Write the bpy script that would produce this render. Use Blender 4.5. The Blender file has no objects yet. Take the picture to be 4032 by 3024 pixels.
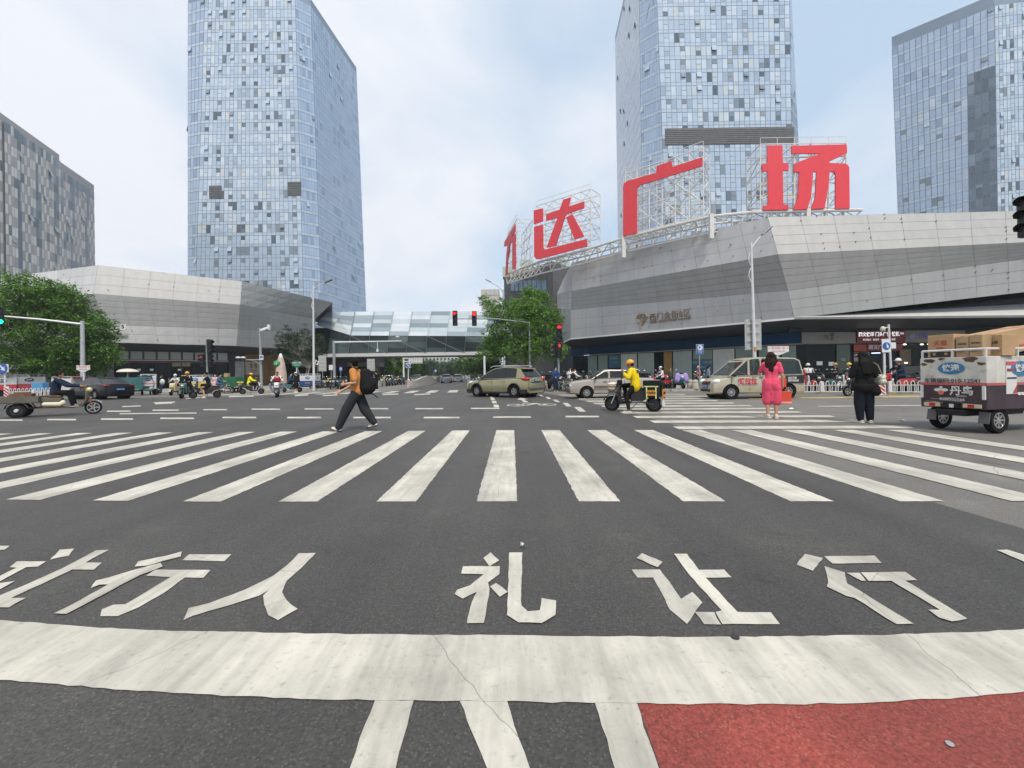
import bpy, bmesh, math, random
from mathutils import Vector, Matrix, Euler
rnd = random.Random(7)
SC = bpy.context.scene
COL = SC.collection
PI = math.pi
rad = math.radians

# ---------------------------------------------------------------- camera
FX, CX, CY, CAMH, ROLL = 1700.0, 2016.0, 1475.0, 1.25, rad(0.82)
cr, sr = math.cos(ROLL), math.sin(ROLL)
cam_d = bpy.data.cameras.new('camera')
cam = bpy.data.objects.new('camera', cam_d)
COL.objects.link(cam)
cam.matrix_world = Matrix(((cr, sr, 0, 0), (0, 0, -1, 0), (-sr, cr, 0, CAMH), (0, 0, 0, 1)))
cam_d.sensor_width = 36.0
cam_d.lens = 36.0 * FX / 4032.0
cam_d.shift_y = -(1512.0 - CY) / 4032.0
cam_d.clip_start = 0.1
cam_d.clip_end = 3000
SC.camera = cam

# ---------------------------------------------------------------- sky, sun, exposure
SUN_EL, SUN_AZ = rad(58), rad(158)      # azimuth measured clockwise from +Y
w = bpy.data.worlds.new('World'); SC.world = w; w.use_nodes = True
nt = w.node_tree; nt.nodes.clear()
def N(t, typ, **kw):
    n = t.nodes.new(typ)
    for k, v in kw.items(): setattr(n, k, v)
    return n
def L(t, a, b): t.links.new(a, b)
sky = N(nt, 'ShaderNodeTexSky', sky_type='NISHITA', sun_disc=False, sun_elevation=SUN_EL, sun_rotation=SUN_AZ)
sky.air_density = 1.0; sky.dust_density = 0.6; sky.ozone_density = 3.0
tc = N(nt, 'ShaderNodeTexCoord'); sx = N(nt, 'ShaderNodeSeparateXYZ'); L(nt, tc.outputs['Generated'], sx.inputs[0])
ad = N(nt, 'ShaderNodeMath', operation='ADD'); L(nt, sx.outputs['Z'], ad.inputs[0]); ad.inputs[1].default_value = 0.22
mx = N(nt, 'ShaderNodeMath', operation='MAXIMUM'); L(nt, ad.outputs[0], mx.inputs[0]); mx.inputs[1].default_value = 0.08
dx = N(nt, 'ShaderNodeMath', operation='DIVIDE'); L(nt, sx.outputs['X'], dx.inputs[0]); L(nt, mx.outputs[0], dx.inputs[1])
dy = N(nt, 'ShaderNodeMath', operation='DIVIDE'); L(nt, sx.outputs['Y'], dy.inputs[0]); L(nt, mx.outputs[0], dy.inputs[1])
cb = N(nt, 'ShaderNodeCombineXYZ'); L(nt, dx.outputs[0], cb.inputs[0]); L(nt, dy.outputs[0], cb.inputs[1])
mp = N(nt, 'ShaderNodeMapping'); L(nt, cb.outputs[0], mp.inputs[0])
mp.inputs['Location'].default_value = (3.1, 0.35, 0.0); mp.inputs['Scale'].default_value = (1.1, 0.8, 1)
no = N(nt, 'ShaderNodeTexNoise'); L(nt, mp.outputs[0], no.inputs['Vector'])
no.inputs['Scale'].default_value = 1.25; no.inputs['Detail'].default_value = 7; no.inputs['Roughness'].default_value = 0.52; no.inputs['Distortion'].default_value = 0.25
lf = N(nt, 'ShaderNodeMath', operation='MULTIPLY_ADD'); L(nt, sx.outputs['X'], lf.inputs[0]); lf.inputs[1].default_value = -0.20; L(nt, no.outputs['Fac'], lf.inputs[2])
rp = N(nt, 'ShaderNodeValToRGB'); L(nt, lf.outputs[0], rp.inputs[0])
rp.color_ramp.elements[0].position = 0.32; rp.color_ramp.elements[0].color = (.05, .05, .05, 1)
rp.color_ramp.elements[1].position = 0.63; rp.color_ramp.elements[1].color = (1, 1, 1, 1)
hz = N(nt, 'ShaderNodeMapRange'); L(nt, sx.outputs['Z'], hz.inputs[0])
hz.inputs[1].default_value = 0.0; hz.inputs[2].default_value = 0.30; hz.inputs[3].default_value = 0.75; hz.inputs[4].default_value = 0.0
mxf = N(nt, 'ShaderNodeMath', operation='MAXIMUM'); L(nt, rp.outputs[0], mxf.inputs[0]); L(nt, hz.outputs[0], mxf.inputs[1])
mix = N(nt, 'ShaderNodeMix', data_type='RGBA'); L(nt, mxf.outputs[0], mix.inputs['Factor'])
veil = N(nt, 'ShaderNodeMix', data_type='RGBA'); veil.inputs['Factor'].default_value = .78; L(nt, sky.outputs[0], veil.inputs['A']); veil.inputs['B'].default_value = (3.45, 4.4, 5.35, 1)     # thin high veil, then thicker cloud
L(nt, veil.outputs['Result'], mix.inputs['A']); mix.inputs['B'].default_value = (5.2, 5.36, 5.75, 1)
bg = N(nt, 'ShaderNodeBackground'); bg.inputs['Strength'].default_value = 0.15; L(nt, mix.outputs['Result'], bg.inputs['Color'])
ow = N(nt, 'ShaderNodeOutputWorld'); L(nt, bg.outputs[0], ow.inputs['Surface'])
sun_d = bpy.data.lights.new('sun', 'SUN'); sun_d.energy = 2.9; sun_d.angle = rad(10); sun_d.color = (1, .91, .78)
sun = bpy.data.objects.new('sun', sun_d); COL.objects.link(sun)
sdir = Vector((math.sin(SUN_AZ) * math.cos(SUN_EL), math.cos(SUN_AZ) * math.cos(SUN_EL), math.sin(SUN_EL)))
sun.rotation_euler = sdir.to_track_quat('Z', 'Y').to_euler()
SC.view_settings.view_transform = 'Standard'; SC.view_settings.look = 'None'
SC.view_settings.exposure = 0.24; SC.view_settings.gamma = 1.0
SC.cycles.max_bounces = 6; SC.cycles.transparent_max_bounces = 12; SC.cycles.caustics_reflective = False; SC.cycles.caustics_refractive = False

# ---------------------------------------------------------------- photo pixel -> place helpers
def ray(px, py):
    u = (px - CX) / FX; v = (CY - py) / FX
    return Vector((u * cr + v * sr, 1.0, -u * sr + v * cr))
def at(px, py, d):
    r = ray(px, py); return Vector((r.x * d, d, CAMH + r.z * d))
def gnd(px, py, z=0.0):
    r = ray(px, py); d = (z - CAMH) / r.z
    return Vector((r.x * d, d, z))
def base(px, d, z=0.0):
    u = (px - CX) / FX; v = ((z - CAMH) / d + u * sr) / cr
    return Vector(((u * cr + v * sr) * d, d, z))
def on_plane(px, py, A, B):
    # vertical plane through ground points A, B
    r = ray(px, py); n = Vector((B.y - A.y, -(B.x - A.x), 0))
    t = n.dot(Vector((A.x, A.y, 0))) / n.dot(r)
    return Vector((r.x * t, r.y * t, CAMH + r.z * t))

# ---------------------------------------------------------------- materials
def lin(h):
    if not isinstance(h, str): return tuple(h)
    h = h.lstrip('#'); c = [int(h[i:i + 2], 16) / 255 for i in (0, 2, 4)]
    return tuple(x / 12.92 if x <= .04045 else ((x + .055) / 1.055) ** 2.4 for x in c)
MATS = {}
def mat(name, col, rough=.6, metal=0., var=.10, vs=2.5, bump=0., bs=40, spec=.5, coat=0., emit=None, alpha=None, dirt=0.):
    if name in MATS: return MATS[name]
    m = bpy.data.materials.new(name); m.use_nodes = True; t = m.node_tree
    p = t.nodes['Principled BSDF']; c = lin(col)
    p.inputs['Roughness'].default_value = rough; p.inputs['Metallic'].default_value = metal
    p.inputs['Specular IOR Level'].default_value = spec; p.inputs['Coat Weight'].default_value = coat
    o = N(t, 'ShaderNodeTexCoord')
    if var > 0:
        n = N(t, 'ShaderNodeTexNoise'); L(t, o.outputs['Object'], n.inputs['Vector'])
        n.inputs['Scale'].default_value = vs; n.inputs['Detail'].default_value = 6
        r = N(t, 'ShaderNodeValToRGB'); L(t, n.outputs['Fac'], r.inputs[0])
        r.color_ramp.elements[0].position = .3; r.color_ramp.elements[1].position = .72
        r.color_ramp.elements[0].color = tuple(max(0, x * (1 - var)) for x in c) + (1,)
        r.color_ramp.elements[1].color = tuple(min(1, x * (1 + var)) for x in c) + (1,)
        last = r.outputs[0]
        if dirt > 0:
            n2 = N(t, 'ShaderNodeTexNoise'); L(t, o.outputs['Object'], n2.inputs['Vector']); n2.inputs['Scale'].default_value = 3.7; n2.inputs['Detail'].default_value = 9; n2.inputs['Roughness'].default_value = .7
            r2 = N(t, 'ShaderNodeValToRGB'); L(t, n2.outputs['Fac'], r2.inputs[0]); r2.color_ramp.elements[0].position = .52; r2.color_ramp.elements[1].position = .75
            r2.color_ramp.elements[1].color = (dirt, dirt, dirt, 1)
            mm = N(t, 'ShaderNodeMix', data_type='RGBA'); L(t, r2.outputs[0], mm.inputs['Factor']); L(t, last, mm.inputs['A']); mm.inputs['B'].default_value = (.10, .085, .065, 1)
            last = mm.outputs['Result']
        L(t, last, p.inputs['Base Color'])
    else: p.inputs['Base Color'].default_value = c + (1,)
    if bump > 0:
        n = N(t, 'ShaderNodeTexNoise'); L(t, o.outputs['Object'], n.inputs['Vector']); n.inputs['Scale'].default_value = bs; n.inputs['Detail'].default_value = 4
        b = N(t, 'ShaderNodeBump'); b.inputs['Strength'].default_value = bump; b.inputs['Distance'].default_value = .02
        L(t, n.outputs['Fac'], b.inputs['Height']); L(t, b.outputs[0], p.inputs['Normal'])
    if emit: p.inputs['Emission Color'].default_value = lin(emit[0]) + (1,); p.inputs['Emission Strength'].default_value = emit[1]
    if alpha is not None:
        tr = N(t, 'ShaderNodeBsdfTransparent'); tr.inputs[0].default_value = (.75, .82, .82, 1); mxs = N(t, 'ShaderNodeMixShader'); mxs.inputs[0].default_value = alpha
        L(t, tr.outputs[0], mxs.inputs[1]); L(t, p.outputs[0], mxs.inputs[2]); L(t, mxs.outputs[0], t.nodes['Material Output'].inputs['Surface'])
    MATS[name] = m; return m
def paint(name, col, **k): return mat(name, col, rough=k.pop('rough', .28), coat=k.pop('coat', .6), var=k.pop('var', .05), **k)
def cloth(name, col, **k): return mat(name, col, rough=.9, var=k.pop('var', .14), vs=9, bump=.5, bs=14, spec=.2, **k)

# island-random material: every separate panel gets its own tone
def island_mat(name, stops, rough=.3, metal=0., spec=.5, noise=.06, bump=0.):
    m = bpy.data.materials.new(name); m.use_nodes = True; t = m.node_tree; p = t.nodes['Principled BSDF']
    g = N(t, 'ShaderNodeNewGeometry'); r = N(t, 'ShaderNodeValToRGB'); L(t, g.outputs['Random Per Island'], r.inputs[0])
    r.color_ramp.interpolation = 'CONSTANT'
    r.color_ramp.elements.remove(r.color_ramp.elements[1]); r.color_ramp.elements[0].position = 0; r.color_ramp.elements[0].color = lin(stops[0][1]) + (1,)
    for pos, c in stops[1:]: r.color_ramp.elements.new(pos).color = lin(c) + (1,)
    o = N(t, 'ShaderNodeTexCoord'); n = N(t, 'ShaderNodeTexNoise'); L(t, o.outputs['Object'], n.inputs['Vector']); n.inputs['Scale'].default_value = .35; n.inputs['Detail'].default_value = 8
    h = N(t, 'ShaderNodeHueSaturation'); L(t, r.outputs[0], h.inputs['Color'])
    mr = N(t, 'ShaderNodeMapRange'); L(t, n.outputs['Fac'], mr.inputs[0]); mr.inputs[1].default_value = .3; mr.inputs[2].default_value = .7; mr.inputs[3].default_value = 1 - noise; mr.inputs[4].default_value = 1 + noise
    L(t, mr.outputs[0], h.inputs['Value']); L(t, h.outputs[0], p.inputs['Base Color'])
    p.inputs['Roughness'].default_value = rough; p.inputs['Metallic'].default_value = metal; p.inputs['Specular IOR Level'].default_value = spec
    MATS[name] = m; return m

# ---------------------------------------------------------------- mesh builder
class MB:
    def __init__(s): s.bm = bmesh.new()
    def _tf(s, vs, M):
        if M is not None: bmesh.ops.transform(s.bm, matrix=M, verts=vs)
    def box(s, c, size, rot=None, taper=None):
        x, y, z = [v / 2 for v in size]
        tx, ty = taper or (1, 1)
        co = [(-x, -y, -z), (x, -y, -z), (x, y, -z), (-x, y, -z), (-x * tx, -y * ty, z), (x * tx, -y * ty, z), (x * tx, y * ty, z), (-x * tx, y * ty, z)]
        R = Euler(rot).to_matrix() if rot else Matrix.Identity(3)
        v = [s.bm.verts.new(R @ Vector(p) + Vector(c)) for p in co]
        for f in ((0, 3, 2, 1), (4, 5, 6, 7), (0, 1, 5, 4), (1, 2, 6, 5), (2, 3, 7, 6), (3, 0, 4, 7)): s.bm.faces.new([v[i] for i in f])
        return s
    def tube(s, pts, r, n=8, r2=None, cap=True):
        pts = [Vector(p) for p in pts]; m = len(pts); rings = []
        for i, p in enumerate(pts):
            d = (pts[min(i + 1, m - 1)] - pts[max(i - 1, 0)]).normalized()
            a = d.orthogonal().normalized() if i == 0 else (prev - d * prev.dot(d)).normalized()
            prev = a; b = d.cross(a)
            rr = r if r2 is None else r + (r2 - r) * i / (m - 1)
            rings.append([s.bm.verts.new(p + (a * math.cos(2 * PI * k / n) + b * math.sin(2 * PI * k / n)) * rr) for k in range(n)])
        for A, B in zip(rings, rings[1:]):
            for k in range(n): s.bm.faces.new((A[k], A[(k + 1) % n], B[(k + 1) % n], B[k]))
        if cap: s.bm.faces.new(rings[0][::-1]); s.bm.faces.new(rings[-1])
        return s
    def ell(s, c, r, rot=None, u=12, v=8, zcut=None):
        M = Matrix.Translation(c) @ ((Euler(rot).to_matrix().to_4x4()) if rot else Matrix.Identity(4)) @ Matrix.Diagonal((*r, 1)) if not isinstance(r, (int, float)) else Matrix.Translation(c) @ Matrix.Diagonal((r, r, r, 1))
        g = bmesh.ops.create_uvsphere(s.bm, u_segments=u, v_segments=v, radius=1)['verts']
        if zcut is not None:
            kill = [q for q in g if q.co.z < zcut]; g = [q for q in g if q.co.z >= zcut]
            bmesh.ops.delete(s.bm, geom=kill, context='VERTS')
        s._tf(g, M); return s
    def lathe(s, prof, axis='Z', c=(0, 0, 0), n=20, M=None, cap=True):
        # prof: list of (radius, h) closed surface of revolution about axis
        rings = []
        for r, h in prof:
            rg = []
            for k in range(n):
                a = 2 * PI * k / n; x, y = r * math.cos(a), r * math.sin(a)
                p = {'Z': (x, y, h), 'Y': (x, h, y), 'X': (h, x, y)}[axis]
                p = Vector(p) + Vector(c)
                if M is not None: p = M @ p
                rg.append(s.bm.verts.new(p))
            rings.append(rg)
        for A, B in zip(rings, rings[1:]):
            for k in range(n): s.bm.faces.new((A[k], A[(k + 1) % n], B[(k + 1) % n], B[k]))
        for rg in (rings[0][::-1], rings[-1]) if cap else ():
            try: s.bm.faces.new(rg)
            except Exception: pass
        return s
    def poly(s, pts, ext=None):
        # planar polygon (3-D points), extruded by vector ext
        v = [s.bm.verts.new(p) for p in pts]
        f = s.bm.faces.new(v)
        if ext is not None:
            r = bmesh.ops.extrude_face_region(s.bm, geom=[f])
            nv = [e for e in r['geom'] if isinstance(e, bmesh.types.BMVert)]
            bmesh.ops.translate(s.bm, vec=Vector(ext), verts=nv)
        return s
    def quad(s, a, b, c, d):
        s.last = s.bm.faces.new([s.bm.verts.new(p) for p in (a, b, c, d)]); return s
    def prism(s, pts2, y0, y1, axis='Y'):
        # outline in XZ (axis Y) or XY (axis Z) or YZ (axis X), extruded
        f = {'Y': lambda p, h: (p[0], h, p[1]), 'Z': lambda p, h: (p[0], p[1], h), 'X': lambda p, h: (h, p[0], p[1])}[axis]
        A = [s.bm.verts.new(f(p, y0)) for p in pts2]; B = [s.bm.verts.new(f(p, y1)) for p in pts2]
        n = len(A); s.bm.faces.new(A); s.bm.faces.new(B[::-1])
        for k in range(n): s.bm.faces.new((A[k], B[k], B[(k + 1) % n], A[(k + 1) % n]))
        return s
    def build(s, name, m, parent=None, smooth=False, angle=40, bevel=0, loc=None, rot=None, seg=2, tri=False):
        bmesh.ops.recalc_face_normals(s.bm, faces=s.bm.faces)
        if tri: bmesh.ops.triangulate(s.bm, faces=[f for f in s.bm.faces if len(f.verts) > 4])
        me = bpy.data.meshes.new(name); s.bm.to_mesh(me); s.bm.free()
        return link(name, me, m, parent, smooth, angle, bevel, loc, rot, seg)
def link(name, me, m, parent=None, smooth=False, angle=40, bevel=0, loc=None, rot=None, seg=2):
    o = bpy.data.objects.new(name, me); COL.objects.link(o)
    if m is not None:
        if len(me.materials): me.materials.clear()
        me.materials.append(m)
    if smooth:
        me.shade_smooth(); me.set_sharp_from_angle(angle=rad(angle))
    if bevel:
        b = o.modifiers.new('bevel', 'BEVEL'); b.width = bevel; b.segments = seg; b.limit_method = 'ANGLE'; b.angle_limit = rad(35); b.harden_normals = False
    if parent is not None: o.parent = parent
    if loc is not None: o.location = loc
    if rot is not None: o.rotation_euler = rot
    return o
def thing(name, label, cat, loc=(0, 0, 0), rotz=0., group=None, scale=None):
    o = bpy.data.objects.new(name, None); COL.objects.link(o); o.empty_display_size = .2
    o.location = loc; o.rotation_euler = (0, 0, rotz); o['label'] = label; o['category'] = cat
    if group: o['group'] = group
    if scale: o.scale = (scale,) * 3 if isinstance(scale, (int, float)) else scale
    return o
def tag(o, label, cat, group=None):
    o['label'] = label; o['category'] = cat
    if group: o['group'] = group
    return o
def struct(o, kind='structure'): o['kind'] = kind; return o
KIDS = {}
def dup(root, loc, rotz, label, group=None, scale=None):
    r = root.copy(); COL.objects.link(r); r.location = loc; r.rotation_euler = (0, 0, rotz); r['label'] = label
    if group: r['group'] = group
    if scale: r.scale = (scale,) * 3
    def rec(src, dst):
        for ch in src.children:
            c = ch.copy(); COL.objects.link(c); c.parent = dst; rec(ch, c)
    rec(root, r); return r
WORK = bpy.data.scenes.new('workbench')          # scratch scene, removed at the end
def evaluated(o):
    # mesh of o (not linked anywhere yet) with its modifiers applied
    WORK.collection.objects.link(o); vl = WORK.view_layers[0]; vl.update(); dg = vl.depsgraph; dg.update()
    me = bpy.data.meshes.new_from_object(o.evaluated_get(dg)); WORK.collection.objects.unlink(o); return me
def text(s, size, m, parent=None, loc=(0, 0, 0), rot=(PI / 2, 0, 0), name='lettering', ext=.004, sx=1., align='CENTER', M=None, bold=0.):
    c = bpy.data.curves.new('lettering', 'FONT'); c.body = s; c.size = size; c.align_x = align; c.align_y = 'CENTER'; c.extrude = ext; c.offset = bold; c.resolution_u = 2
    o = bpy.data.objects.new('lettering', c)
    me = evaluated(o); bpy.data.objects.remove(o); bpy.data.curves.remove(c)
    if sx != 1: me.transform(Matrix.Diagonal((sx, 1, 1, 1)))
    t = link(name, me, m, parent)
    if M is not None: t.matrix_local = M
    else: t.location = loc; t.rotation_euler = rot
    return t
def frame(o, xdir, n):
    # 4x4 with x along xdir, z along normal n, y up
    x = Vector(xdir).normalized(); z = Vector(n).normalized(); y = z.cross(x).normalized(); z = x.cross(y)
    M = Matrix((x, y, z)).transposed().to_4x4(); M.translation = Vector(o); return M
# ================================================================ ground and road surface
def asphalt(name, c, agg, rough=.68, streak=.36):
    m = bpy.data.materials.new(name); m.use_nodes = True; t = m.node_tree; p = t.nodes['Principled BSDF']
    o = N(t, 'ShaderNodeTexCoord')
    big = N(t, 'ShaderNodeTexNoise'); L(t, o.outputs['Object'], big.inputs[0]); big.inputs['Scale'].default_value = .16; big.inputs['Detail'].default_value = 6; big.inputs['Distortion'].default_value = .6
    mp = N(t, 'ShaderNodeMapping'); L(t, o.outputs['Object'], mp.inputs[0]); mp.inputs['Rotation'].default_value = (0, 0, rad(12)); mp.inputs['Scale'].default_value = (1.6, .07, 1)
    st = N(t, 'ShaderNodeTexNoise'); L(t, mp.outputs[0], st.inputs[0]); st.inputs['Scale'].default_value = 1.0; st.inputs['Detail'].default_value = 5
    v = N(t, 'ShaderNodeTexVoronoi'); L(t, o.outputs['Object'], v.inputs[0]); v.inputs['Scale'].default_value = 150
    fine = N(t, 'ShaderNodeTexNoise'); L(t, o.outputs['Object'], fine.inputs[0]); fine.inputs['Scale'].default_value = 75; fine.inputs['Detail'].default_value = 7; fine.inputs['Roughness'].default_value = .75
    r1 = N(t, 'ShaderNodeValToRGB'); L(t, fine.outputs['Fac'], r1.inputs[0])
    r1.color_ramp.elements[0].position = .33; r1.color_ramp.elements[1].position = .70
    r1.color_ramp.elements[0].color = tuple(x * .45 for x in c) + (1,); r1.color_ramp.elements[1].color = tuple(x * 1.6 for x in c) + (1,)
    sp = N(t, 'ShaderNodeSeparateColor'); L(t, v.outputs['Color'], sp.inputs[0])
    th = N(t, 'ShaderNodeMath', operation='GREATER_THAN'); L(t, sp.outputs[0], th.inputs[0]); th.inputs[1].default_value = .95
    ma = N(t, 'ShaderNodeMix', data_type='RGBA'); L(t, th.outputs[0], ma.inputs['Factor']); L(t, r1.outputs[0], ma.inputs['A']); ma.inputs['B'].default_value = tuple(agg) + (1,)
    sm = N(t, 'ShaderNodeMath', operation='MULTIPLY_ADD'); L(t, st.outputs['Fac'], sm.inputs[0]); sm.inputs[1].default_value = .8; L(t, big.outputs['Fac'], sm.inputs[2])
    mr = N(t, 'ShaderNodeMapRange'); L(t, sm.outputs[0], mr.inputs[0]); mr.inputs[1].default_value = .55; mr.inputs[2].default_value = 1.25; mr.inputs[3].default_value = 1 - streak; mr.inputs[4].default_value = 1 + streak
    h = N(t, 'ShaderNodeHueSaturation'); L(t, ma.outputs['Result'], h.inputs['Color']); L(t, mr.outputs[0], h.inputs['Value'])
    # oil drips, dust patches and darker rubbed-in blotches
    ob = N(t, 'ShaderNodeTexNoise'); L(t, o.outputs['Object'], ob.inputs[0]); ob.inputs['Scale'].default_value = 1.15; ob.inputs['Detail'].default_value = 7; ob.inputs['Roughness'].default_value = .68; ob.inputs['Distortion'].default_value = .4
    orr = N(t, 'ShaderNodeValToRGB'); L(t, ob.outputs['Fac'], orr.inputs[0]); e = orr.color_ramp.elements; e[0].position = .30; e[0].color = (1.28, 1.27, 1.22, 1); e[1].position = .74; e[1].color = (.50, .50, .51, 1); m_ = e.new(.44); m_.color = (1, 1, 1, 1); m_ = e.new(.60); m_.color = (.95, .95, .95, 1)
    mu = N(t, 'ShaderNodeMix', data_type='RGBA', blend_type='MULTIPLY'); mu.inputs['Factor'].default_value = 1; L(t, h.outputs[0], mu.inputs['A']); L(t, orr.outputs[0], mu.inputs['B'])
    L(t, mu.outputs['Result'], p.inputs['Base Color']); p.inputs['Roughness'].default_value = rough; p.inputs['Specular IOR Level'].default_value = .5
    b = N(t, 'ShaderNodeBump'); b.inputs['Strength'].default_value = .55; b.inputs['Distance'].default_value = .012
    L(t, fine.outputs['Fac'], b.inputs['Height']); L(t, b.outputs[0], p.inputs['Normal'])
    MATS[name] = m; return m
A_NEW = asphalt('asphalt_new', (.062, .0605, .058), (.115, .11, .10))
A_OLD = asphalt('asphalt_old', (.150, .144, .133), (.23, .22, .205), streak=.18)
A_RED = asphalt('asphalt_red', (.262, .050, .038), (.31, .10, .075), streak=.28)

def road_paint(name, col, wear=.565, crack=True):
    m = bpy.data.materials.new(name); m.use_nodes = True; t = m.node_tree; p = t.nodes['Principled BSDF']
    o = N(t, 'ShaderNodeTexCoord')
    n1 = N(t, 'ShaderNodeTexNoise'); L(t, o.outputs['Object'], n1.inputs[0]); n1.inputs['Scale'].default_value = 1.3; n1.inputs['Detail'].default_value = 8; n1.inputs['Roughness'].default_value = .65
    mp = N(t, 'ShaderNodeMapping'); L(t, o.outputs['Object'], mp.inputs[0]); mp.inputs['Rotation'].default_value = (0, 0, rad(-24)); mp.inputs['Scale'].default_value = (16, .9, 1)
    n2 = N(t, 'ShaderNodeTexNoise'); L(t, mp.outputs[0], n2.inputs[0]); n2.inputs['Scale'].default_value = 1.2; n2.inputs['Detail'].default_value = 6
    s = N(t, 'ShaderNodeMath', operation='ADD'); s.operation = 'MULTIPLY_ADD'; L(t, n2.outputs['Fac'], s.inputs[0]); s.inputs[1].default_value = .55
    n1b = N(t, 'ShaderNodeMath', operation='MULTIPLY'); L(t, n1.outputs['Fac'], n1b.inputs[0]); n1b.inputs[1].default_value = 1.45; L(t, n1b.outputs[0], s.inputs[2])
    r = N(t, 'ShaderNodeValToRGB'); L(t, s.outputs[0], r.inputs[0])
    mr = N(t, 'ShaderNodeMath', operation='MULTIPLY'); L(t, s.outputs[0], mr.inputs[0]); mr.inputs[1].default_value = .5; L(t, mr.outputs[0], r.inputs[0])
    e = r.color_ramp.elements; e[0].position = .36; e[1].position = .58
    e[0].color = tuple(x * .72 for x in col) + (1,); e[1].color = tuple(x * 1.08 for x in col) + (1,)
    f = N(t, 'ShaderNodeTexNoise'); L(t, o.outputs['Object'], f.inputs[0]); f.inputs['Scale'].default_value = 30; f.inputs['Detail'].default_value = 8; f.inputs['Roughness'].default_value = .7
    rf = N(t, 'ShaderNodeValToRGB'); L(t, f.outputs['Fac'], rf.inputs[0]); rf.color_ramp.elements[0].position = wear; rf.color_ramp.elements[1].position = wear + .13
    rf.color_ramp.elements[1].color = (.55, .55, .55, 1)
    mx_ = N(t, 'ShaderNodeMix', data_type='RGBA'); L(t, rf.outputs[0], mx_.inputs['Factor']); L(t, r.outputs[0], mx_.inputs['A']); mx_.inputs['B'].default_value = (.25, .24, .22, 1)
    last = mx_.outputs['Result']
    # grey rubber smears left by tyres
    tm = N(t, 'ShaderNodeMapping'); L(t, o.outputs['Object'], tm.inputs[0]); tm.inputs['Rotation'].default_value = (0, 0, rad(8)); tm.inputs['Scale'].default_value = (2.6, .5, 1)
    tn = N(t, 'ShaderNodeTexNoise'); L(t, tm.outputs[0], tn.inputs[0]); tn.inputs['Scale'].default_value = 1.0; tn.inputs['Detail'].default_value = 9; tn.inputs['Roughness'].default_value = .72
    tr_ = N(t, 'ShaderNodeValToRGB'); L(t, tn.outputs['Fac'], tr_.inputs[0]); tr_.color_ramp.elements[0].position = .42; tr_.color_ramp.elements[0].color = (1, 1, 1, 1); tr_.color_ramp.elements[1].position = .70; tr_.color_ramp.elements[1].color = (.60, .60, .61, 1)
    tmx = N(t, 'ShaderNodeMix', data_type='RGBA', blend_type='MULTIPLY'); tmx.inputs['Factor'].default_value = 1; L(t, last, tmx.inputs['A']); L(t, tr_.outputs[0], tmx.inputs['B']); last = tmx.outputs['Result']
    if crack:
        dn = N(t, 'ShaderNodeTexNoise'); L(t, o.outputs['Object'], dn.inputs[0]); dn.inputs['Scale'].default_value = 2.2; dn.inputs['Detail'].default_value = 5
        mv = N(t, 'ShaderNodeVectorMath', operation='MULTIPLY_ADD'); L(t, dn.outputs['Color'], mv.inputs[0]); mv.inputs[1].default_value = (.16, .16, 0); L(t, o.outputs['Object'], mv.inputs[2])
        vo = N(t, 'ShaderNodeTexVoronoi', feature='DISTANCE_TO_EDGE'); L(t, mv.outputs[0], vo.inputs[0]); vo.inputs['Scale'].default_value = .55
        lt = N(t, 'ShaderNodeMath', operation='LESS_THAN'); L(t, vo.outputs['Distance'], lt.inputs[0]); lt.inputs[1].default_value = .0011
        m3 = N(t, 'ShaderNodeMath', operation='MULTIPLY'); L(t, lt.outputs[0], m3.inputs[0]); m3.inputs[1].default_value = .5
        mc = N(t, 'ShaderNodeMix', data_type='RGBA'); L(t, m3.outputs[0], mc.inputs['Factor']); L(t, last, mc.inputs['A']); mc.inputs['B'].default_value = (.10, .095, .085, 1); last = mc.outputs['Result']
    L(t, last, p.inputs['Base Color']); p.inputs['Roughness'].default_value = .7; p.inputs['Specular IOR Level'].default_value = .3
    b = N(t, 'ShaderNodeBump'); b.inputs['Strength'].default_value = .35; b.inputs['Distance'].default_value = .008; L(t, f.outputs['Fac'], b.inputs['Height']); L(t, b.outputs[0], p.inputs['Normal'])
    MATS[name] = m; return m
P_WHITE = road_paint('road_paint', (.545, .525, .465))
P_OLD = road_paint('road_paint_old', (.52, .50, .43), wear=.52, crack=False)
P_YEL = road_paint('road_paint_yellow', (.55, .42, .12), crack=False)

bm = MB(); S = 900
bm.quad((-S, -60, 0), (S, -60, 0), (S, S * 2, 0), (-S, S * 2, 0))
struct(bm.build('ground', A_OLD))
# newer dark asphalt of the intersection, its edge sweeping across on the right
edge = [(2090, 1541), (2150, 1549), (2250, 1567), (2390, 1601), (2500, 1631), (2600, 1657), (2760, 1702), (3000, 1775), (3300, 1868), (3600, 1955), (4032, 2082), (4500, 2210)]
pts = [gnd(x, y, .004) for x, y in edge]
pts += [Vector((14, .6, .004)), Vector((14, -8, .004)), Vector((-40, -8, .004)), Vector((-40, 30, .004)), gnd(900, 1560, .004), gnd(1500, 1545, .004), gnd(1640, 1525, .004), Vector((-26, 160, .004)), Vector((-9, 160, .004)), gnd(1900, 1530, .004), gnd(1985, 1534, .004)]
struct(MB().poly(pts).build('road', A_NEW, tri=True))

Z1 = .008
def px_poly(mb, pl, z=Z1, jit=0.):
    v = [gnd(x, y, z) for x, y in pl]
    if jit:
        out = []
        for a, b in zip(v, v[1:] + v[:1]):
            n = max(1, int((b - a).length / .05)); d = (b - a); q = Vector((-d.y, d.x, 0)).normalized() if d.length > 0 else Vector()
            for i in range(n): out.append(a + d * (i / n) + q * rnd.uniform(-jit, jit))
        v = out
    mb.poly(v); return mb
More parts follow.
